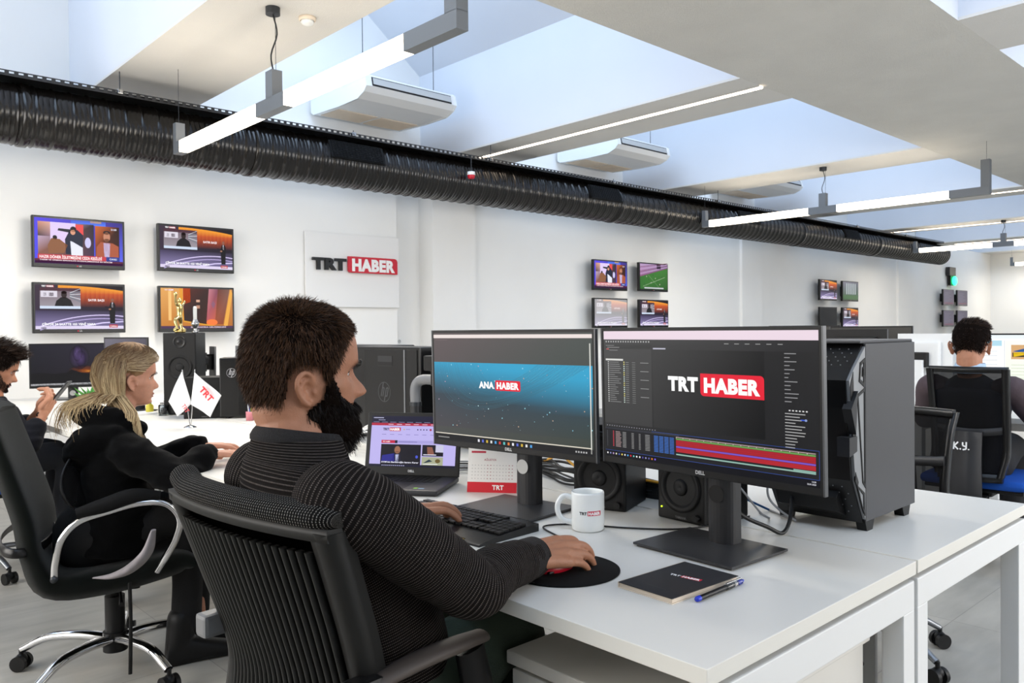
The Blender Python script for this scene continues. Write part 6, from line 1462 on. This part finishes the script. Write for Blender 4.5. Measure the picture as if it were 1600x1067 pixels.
# ---------------------------------------------------------------- blonde woman
t = thing('person', 'blonde woman in a black hooded sweatshirt reaching over her desk', 'person', (.88, 3.16, 0)); rnd = random.Random(21)
H2 = Head(.925, True, .85); H2.skin = skin2; T2 = head_T((.995, 3.160, 1.069), -10, 6, 0)
b = MB(); H2.mesh(b, T2); ear(b, T2 @ Matrix.Scale(.88, 4), -1, .003)
b.chain([V3((.93, 3.17, .84)), V3((.945, 3.165, .92)), T2 @ V3((-.02, 0, -.08)), T2 @ V3((-.01, 0, -.02))], [.07, .05, .05, .05], 18, 5)
shR, shL = V3((.93, 3.01, .825)), V3((.975, 3.30, .835)); elR, elL = V3((1.045, 2.84, .725)), V3((1.07, 3.20, .73)); wrR, wrL = V3((1.165, 2.885, .79)), V3((1.20, 3.06, .80))
for sh, el, wr in ((shR, elR, wrR), (shL, elL, wrL)): b.chain([V3((.93, 3.16, .80)), sh, el, wr], [.05, .03, .026, .022], 12)
b.chain([V3((.88, 3.16, .52)), V3((.90, 3.16, .7)), V3((.93, 3.16, .84))], [.08, .08, .07], 14)
for kn_ in (V3((1.12, 3.04, .54)), V3((1.2, 3.14, .54))): b.chain([V3((.88, 3.16, .50)), kn_, V3((kn_.x + .02, kn_.y, .12))], [.06, .04, .03], 12)
hand(b, wrR, (.92, .1, -.12), (.1, 0, 1), -1, typ, .9); hand(b, wrL, (.92, -.3, -.12), (.1, 0, 1), 1, typ, .9)
fuse(b, 'body', skin2, t, .0045, 2, .5); eyes(H2, T2, t)
hd_m = mat('black_sweatshirt', '#050506', .95, spec=.08, sheen=.04, bump=(300, .15))
g = MB(); RR = torso_rings(V3((.92, 3.15, .45)), V3((.93, 3.15, .58)), V3((.93, 3.155, .70)), V3((.945, 3.165, .905)), shR, shL, V3((.9, -.2, 0)),
    [(.18, .13, .13, 2.4), (.17, .13, .125, 2.3), (.17, .12, .12, 2.3), (.165, .11, .11, 2.3), (.145, .08, .09, 2.2), (.105, .07, .08, 2.1), (.068, .06, .065, 2.0)], 40, 6)
g.rings(RR)
for sh, el, wr in ((shR, elR, wrR), (shL, elL, wrL)): g.chain([V3((.935, 3.16, .82)), sh + V3((0, 0, -.012)), sh.lerp(el, .5) + V3((0, 0, -.01)), el, el.lerp(wr, .5) + V3((0, 0, -.006)), el.lerp(wr, .88), wr], [.06, .066, .062, .058, .054, .047, .036], 20, 5)
# hood lying on the back and round the neck
g.chain([V3((.985, 3.06, .885)), V3((.93, 3.065, .91)), V3((.865, 3.12, .93)), V3((.845, 3.19, .935)), V3((.9, 3.26, .92)), V3((.98, 3.26, .89))], [.028, .040, .046, .046, .042, .03], 14, 5)
g.chain([V3((.90, 3.05, .87)), V3((.855, 3.10, .85)), V3((.825, 3.17, .80)), V3((.85, 3.24, .83))], [.045, .060, .062, .05], 14, 5); g.chain([V3((.87, 3.08, .86)), V3((.815, 3.16, .785))], [.048, .046], 14)
fuse(g, 'hooded_sweatshirt', hd_m, t, .007, 4, .5, .006)
for el, wr in ((elR, wrR), (elL, wrL)): k_ = MB(); d = (wr - el).normalized(); k_.sweep([[*(wr + d * s), r, 1] for s, r in ((-.05, .036), (-.045, .039), (-.01, .036), (.0, .033), (-.004, .028))], 28, False); k_.build('cuff', mat('black_ribbed_cuff', '#050506', .95, bump=(400, .5)), t, world=True)
q = MB(); q.chain([V3((.86, 3.16, .50)), V3((.92, 3.14, .50))], [.14, .12], 20)
for ys, kn_ in ((3.08, V3((1.12, 3.03, .545))), (3.24, V3((1.2, 3.15, .545)))): q.chain([V3((.9, ys, .50)), kn_, V3((kn_.x + .02, kn_.y, .34)), V3((kn_.x + .02, kn_.y + .02, .14))], [.09, .068, .055, .055], 20, 5)
fuse(q, 'trousers', mat('black_jeans', '#08080a', .9, sheen=.0, bump=(300, .3)), t, .009, 3)
for (x, y) in ((1.06, 3.04), (1.14, 3.17)): q = MB(); shoe(q, (x, y, .0), (.97, -.2)); q.chain([V3((x + .05, y, .06)), V3((x + .06, y, .16))], [.05, .052], 18); fuse(q, 'ankle_boot', M['blk'], t, .006, 2)
sc = MB(); sc.tube([(0.772, 2.869, 0.427), (0.818, 2.826, 0.433), (0.865, 2.783, 0.459), (0.904, 2.748, 0.511), (0.921, 2.734, 0.583)], [.004, .02, .036, .034, .014], 14, 6, flat=.45); sc.build('grey_shirt_tail', mat('grey_cloth', '#8a8486', .9, var=(20, .2)), t, world=True)
bl1 = hair_mat('blonde_hair', '#6a4a30', '#e9cfa0', .4)
def ombre(m, z0, z1, dark):
    N = m.node_tree.nodes; L = m.node_tree.links; b = N['Principled BSDF']; src = b.inputs['Base Color'].links[0].from_socket
    tc = N.new('ShaderNodeTexCoord'); sp = N.new('ShaderNodeSeparateXYZ'); L.new(tc.outputs['Object'], sp.inputs[0]); mr = N.new('ShaderNodeMapRange'); mr.inputs[1].default_value = z0; mr.inputs[2].default_value = z1
    mr.inputs[3].default_value = 0; mr.inputs[4].default_value = .85; L.new(sp.outputs[2], mr.inputs[0]); mx = N.new('ShaderNodeMixRGB'); L.new(mr.outputs[0], mx.inputs[0]); L.new(src, mx.inputs[1]); mx.inputs[2].default_value = (*srgb(dark), 1); L.new(mx.outputs[0], b.inputs['Base Color'])
ombre(bl1, 1.03, 1.17, '#4f3624'); blb = mat('blonde_scalp', '#8a6844', .6)
hl2 = lambda a: float(np.interp(a, [0, 25, 45, 60, 72, 86, 92, 104, 116, 180], [.076, .07, .056, .036, .012, .0, .016, .012, -.05, -.09]))
hin2 = lambda th, z: z > hl2(rad(th)); cap_mesh(H2, T2, hin2, 'hair', blb, t, lambda th, z: .004 + .012 * min(1, max(0, (z - hl2(rad(th))) / .04)))
V, F = [], []; inv = wmat(t).inverted()
for i in range(7000):
    th = rnd.uniform(-pi, pi); z = rnd.uniform(.02, .121)
    if not hin2(th, z): continue
    a = rad(th); s_ = -1 if th < 0 else 1; pts = []; lay = rnd.uniform(.008, .019)
    front = rnd.random() < .55 and th < 0 or rnd.random() < .06
    th_end = (radians(101) + rnd.uniform(0, .5)) * s_ if front else (radians(110) + rnd.uniform(0, 1.0)) * s_
    back = not front
    if a > rad(th_end): th_end = th
    n1 = 12; wq = rnd.uniform(0, 6.28)
    for j in range(n1 + 1):
        u = j / n1; zm = min(z, .030 + .03 * (a > 100)); zc = z + (zm - z) * min(1, u / .55) if u < .55 else zm + (-.075 - zm) * (u - .55) / .45; ut = min(1, u / .6); tc = th + (th_end - th) * (ut * ut * (3 - 2 * ut))
        lo = lay + (.034 if back else .016) * u * u; p = H2.pt(tc, max(-.117, zc)); nn = V3((cos(tc), sin(tc), .1 + .9 * max(0, zc) / .12)); 
        wvv = .006 * min(1, u * 1.6) * sin(u * 11 + noise.noise(V3((tc * 3, 0, 1))) * 5); pts.append(T2 @ (p + nn.normalized() * (lo + wvv)))
    ph = rnd.uniform(0, .8) + (1.2 if back else 0); L_ = rnd.uniform(.05, .15) if back else rnd.uniform(.10, .22); amp = .015 if front else .009
    q0 = pts[-1].copy(); w0 = noise.noise(q0 * 22) * 3; wv = rnd.random() ** 16; wind = V3((-.12, .05, 0)) * wv; L_ = (.03 + .13 * wv) * rnd.uniform(.35, 1.15) if back else L_; outw = V3((-.028 - .105 * wv, rnd.gauss(0, .012), -.006 - .02 * wv)) if back else V3((.008, -.062, -.02))
    dr = V3((.24, -.06, 0)) if not back else wind
    for j in range(1, 9):
        u = j / 8; uo = min(1, u * 2.6); pts.append(q0 + outw * uo + V3((0, 0, -L_ * max(0, u - (.18 if back else 0)))) + dr * (u * L_) + T2.to_3x3() @ V3((amp * sin(u * 6.5 + w0 + ph * .4), amp * .7 * cos(u * 6 + w0), 0)) * u)
    w_ = .0008; b0 = len(V)
    for j, p in enumerate(pts):
        d = (pts[min(j + 1, len(pts) - 1)] - pts[max(j - 1, 0)]).normalized(); s2 = d.cross(V3((-.30, -.95, .05))).normalized() * w_ * (1 if j < len(pts) - 3 else .5); V.append(tuple(inv @ (p - s2))); V.append(tuple(inv @ (p + s2)))
    for j in range(len(pts) - 1): F.append((b0 + 2 * j, b0 + 2 * j + 1, b0 + 2 * j + 3, b0 + 2 * j + 2))
me = bpy.data.meshes.new('long_hair'); me.from_pydata(V, [], F); me.polygons.foreach_set('use_smooth', [True] * len(F)); me.materials.append(bl1); o = bpy.data.objects.new('long_hair', me); COL.objects.link(o); o.parent = t
brows(H2, T2, hair_mat('light_brown_hair', '#3a281c', '#6a4a34'), t, rnd, 1.3, .0014)
lips(H2, T2, t)
# ---------------------------------------------------------------- man looking at his phone
t = thing('person', 'dark-haired man in navy sweatshirt looking down at his phone', 'person', (.78, 4.88, 0)); rnd = random.Random(31)
H3 = Head(.98); H3.skin = skin3; T3 = head_T((.883, 4.906, 1.052), -6, 22, 0); b = MB(); H3.mesh(b, T3); ear(b, T3, -1); ear(b, T3, 1)
b.chain([V3((.84, 4.9, .82)), V3((.85, 4.905, .91)), T3 @ V3((-.03, 0, -.07)), T3 @ V3((-.01, 0, -.02))], [.08, .056, .056, .05], 18, 5)
shR, shL = V3((.85, 4.72, .83)), V3((.85, 5.09, .83)); elR, elL = V3((.94, 4.60, .68)), V3((.95, 5.05, .66)); wrR, wrL = V3((1.03, 4.645, .82)), V3((1.05, 4.78, .83))
for sh, el, wr in ((shR, elR, wrR), (shL, elL, wrL)): b.chain([V3((.84, 4.9, .8)), sh, el, wr], [.05, .035, .028, .024], 12)
b.chain([V3((.78, 4.9, .52)), V3((.82, 4.9, .8))], [.09, .08], 14)
for kn_ in (V3((1.16, 4.80, .57)), V3((1.16, 5.0, .57))): b.chain([V3((.78, 4.9, .52)), kn_, V3((kn_.x, kn_.y, .12))], [.07, .045, .035], 12)
hold = [(0, 40, 45, 20), (0, 42, 45, 20), (0, 45, 45, 20), (0, 48, 45, 20), [(.03, .034, .004), (.06, .036, .016), (.086, .028, .022)]]
hand(b, wrR, (.45, .25, .85), (.55, -.75, -.2), -1, hold, 1.0); hand(b, wrL, (.45, -.45, .8), (.5, .75, -.2), 1, hold, 1.0)
fuse(b, 'body', skin3, t, .0045, 2, .5); eyes(H3, T3, t, (.9, 0, -.55))
nv = mat('navy_sweatshirt', '#14151b', .9, spec=.1, sheen=.05, bump=(260, .2)); g = MB()
g.rings(torso_rings(V3((.76, 4.9, .46)), V3((.77, 4.9, .60)), V3((.80, 4.9, .72)), V3((.85, 4.905, .905)), shR, shL, V3((1, 0, 0)),
    [(.18, .14, .13, 2.4), (.175, .14, .13, 2.3), (.185, .13, .13, 2.3), (.19, .12, .12, 2.3), (.172, .09, .095, 2.2), (.115, .07, .075, 2.1), (.07, .062, .064, 2.0)], 40, 6))
for sh, el, wr in ((shR, elR, wrR), (shL, elL, wrL)): g.chain([V3((.84, 4.9, .8)), sh, sh.lerp(el, .5), el, el.lerp(wr, .55)], [.07, .078, .068, .062, .05], 20, 5)
fuse(g, 'sweatshirt', nv, t, .008, 4, .5, .006); q = MB(); q.chain([V3((.78, 4.9, .52)), V3((.84, 4.9, .52))], [.14, .12], 20)
for ys, kn_ in ((4.81, V3((1.16, 4.80, .575))), (4.99, V3((1.16, 5.0, .575)))): q.chain([V3((.84, ys, .53)), kn_, V3((kn_.x, kn_.y, .34)), V3((kn_.x, kn_.y, .12))], [.09, .07, .058, .056], 20, 5)
fuse(q, 'trousers', mat('dark_jeans', '#1c1e24', .9, bump=(260, .3)), t, .01, 3)
for y in (4.8, 5.0): q = MB(); shoe(q, (1.1, y, 0), (1, 0)); q.build('shoe', M['blk2'], t, world=True)
k_ = MB(); d_ = (wrR - elR).normalized(); k_.tube([wrR + d_ * -.012 + V3((.026 * cos(a), .014 * cos(a) - .02 * sin(a) * .2, .027 * sin(a) * .6 - .012 * cos(a))) for a in [2 * pi * i / 16 for i in range(17)]], .003, 8, 2); k_.build('bracelet', M['blk'], t, world=True, fix=False)
hb3 = mat('dark_scalp', '#0f0a08', .95, spec=.05); hr3 = hair_mat('dark_hair', '#120c0a', '#3b2a20')
hl3 = lambda a: float(np.interp(a, [0, 25, 45, 58, 70, 86, 92, 104, 116, 180], [.074, .07, .058, .036, .0, -.006, .016, .012, -.04, -.076])); hin3 = lambda th, z: z > hl3(rad(th))
cap_mesh(H3, T3, hin3, 'hair', hb3, t, lambda th, z: .004 + .014 * min(1, max(0, (z - hl3(rad(th))) / .03)) + (.01 if z > .08 else 0))
R = scatter(H3, T3, hin3, 3800, rnd, lambda th, z, p, nn: nn * .6 + (V3((.9, 0, .5)) if z > .07 else V3((-.3, 0, -.8))), lambda th, z: .05 if z > .085 else (.036 if z > .065 else .016), .4, .1, lambda th, z: .010 + .008 * (z > .08)); strands('hair_strands', R, hr3, t, .0016, 4)
bl3 = lambda a: float(np.interp(a, [0, 12, 22, 45, 60, 74, 86, 100], [-.084, -.082, -.064, -.060, -.050, -.024, -.01, -.08]))
bin3 = lambda th, z: (rad(th) < 28 and -.062 < z < -.053) or (rad(th) < 98 and z < bl3(rad(th)))
R = scatter(H3, T3, bin3, 3600, rnd, lambda th, z, p, nn: nn * .4 + V3((.2, 0, -1)), lambda th, z: .008, .2, .1, .0); strands('beard_strands', R, brd, t, .0007, 2); brows(H3, T3, brd, t, rnd, 1.4, .002); lips(H3, T3, t)
t = thing('mobile_phone', 'dark mobile phone held in both hands of the seated man', 'phone', (1.075, 4.70, .86)); k_ = MB()
Rm = Matrix.Rotation(radians(-30), 4, 'Z') @ Matrix.Rotation(radians(38), 4, 'Y'); k_.T = Rm; k_.box(-.004, -.037, 0, .004, .037, .155, bev=.003); k_.build('phone_body', M['dgrey'], t); k_ = MB(); k_.T = Rm; k_.box(-.0048, -.033, .006, -.004, .033, .149); k_.build('phone_screen', mat('dim_phone_glass', '#3a4248', .1), t)
# ---------------------------------------------------------------- man in vest seen from behind
t = thing('person', 'man in dark vest and pale blue collar seen from behind at a bright screen', 'person', (4.52, 1.40, 0)); rnd = random.Random(41)
H4 = Head(.93); H4.skin = skin3; T4 = head_T((4.515, 1.412, 1.138), 4, 8, 0); b = MB(); H4.mesh(b, T4); ear(b, T4 @ Matrix.Scale(1.05, 4), -1); ear(b, T4 @ Matrix.Scale(1.05, 4), 1)
b.chain([V3((4.48, 1.41, .88)), V3((4.475, 1.41, .98)), T4 @ V3((-.035, 0, -.06)), T4 @ V3((-.01, 0, -.02))], [.045, .056, .058, .05], 18, 5)
shR, shL = V3((4.49, 1.215, .905)), V3((4.49, 1.60, .905)); elR, elL = V3((4.66, 1.13, .72)), V3((4.66, 1.69, .72)); wrR, wrL = V3((4.90, 1.2, .775)), V3((4.9, 1.6, .775))
for sh, el, wr in ((shR, elR, wrR), (shL, elL, wrL)): b.chain([V3((4.48, 1.41, .86)), sh, el, wr], [.05, .035, .028, .024], 12)
b.chain([V3((4.46, 1.41, .54)), V3((4.48, 1.41, .85))], [.09, .09], 14)
for kn_ in (V3((4.88, 1.33, .57)), V3((4.88, 1.5, .57))): b.chain([V3((4.48, 1.41, .54)), kn_, V3((kn_.x, kn_.y, .12))], [.07, .045, .035], 12)
hand(b, wrR, (1, 0, -.08), (0, 0, 1), -1, typ, 1.0); hand(b, wrL, (1, 0, -.08), (0, 0, 1), 1, typ, 1.0); fuse(b, 'body', skin3, t, .005, 2, .5); eyes(H4, T4, t)
g = MB(); dm = [(.175, .13, .12, 2.4), (.17, .13, .12, 2.3), (.18, .125, .12, 2.3), (.19, .115, .115, 2.3), (.175, .085, .09, 2.2), (.115, .065, .07, 2.1), (.068, .058, .06, 2.0)]
g.rings(torso_rings(V3((4.46, 1.41, .50)), V3((4.46, 1.41, .63)), V3((4.47, 1.41, .77)), V3((4.475, 1.41, .975)), shR, shL, V3((1, 0, 0)), dm, 40, 6)); fuse(g, 'vest', mat('navy_vest', '#181d2e', .9, sheen=.1, bump=(250, .2)), t, .008, 3)
for sh, el, wr in ((shR, elR, wrR), (shL, elL, wrL)): g = MB(); c0 = V3((4.48, 1.41, .89)); g.chain([sh.lerp(c0, .25), sh, sh.lerp(el, .5), el, el.lerp(wr, .5), wr], [.066, .07, .062, .054, .046, .036], 18, 5); fuse(g, 'sleeve', mat('mauve_brown_knit', '#4a3d42', .9, bump=(250, .2)), t, .008, 3)
g = MB(); g.rings([ell_ring(V3((4.477 + h * .3, 1.41, 1.0 + h)), V3((0, w_, 0)), V3((w_ * .95, 0, 0)), 32) for h, w_ in ((-.012, .080), (0, .079), (.03, .070), (.038, .067), (.036, .064))], caps=False); g.build('shirt_collar', mat('pale_blue_cotton', '#a9c0d6', .8), t, world=True)
q = MB(); q.chain([V3((4.46, 1.41, .53)), V3((4.52, 1.41, .53))], [.145, .13], 20)
for ys, kn_ in ((1.31, V3((4.88, 1.33, .575))), (1.51, V3((4.88, 1.5, .575)))): q.chain([V3((4.5, ys, .54)), kn_, V3((kn_.x, kn_.y, .34)), V3((kn_.x, kn_.y, .12))], [.095, .072, .06, .058], 20, 5)
fuse(q, 'trousers', mat('charcoal_trousers', '#1d1d20', .9), t, .01, 3)
for y in (1.33, 1.5): q = MB(); shoe(q, (4.8, y, 0), (1, 0)); q.build('shoe', M['blk2'], t, world=True)
hl4 = lambda a: float(np.interp(a, [0, 25, 45, 60, 72, 86, 92, 104, 116, 130, 180], [.072, .07, .058, .036, .0, -.01, .016, .012, -.04, -.066, -.070])); hin4 = lambda th, z: z > hl4(rad(th))
cap_mesh(H4, T4, hin4, 'hair', hb3, t, lambda th, z: .003 + .011 * min(1, max(0, (z - hl4(rad(th))) / .05)))
R = scatter(H4, T4, hin4, 4500, rnd, lambda th, z, p, nn: nn * .55 + (V3((.5, -.5, .1)) if z > .075 else V3((-.1, 0, -.8))), lambda th, z: .022 if z > .07 else .011, .25, .1, lambda th, z: .009); strands('hair_strands', R, hr3, t, .0016, 3)
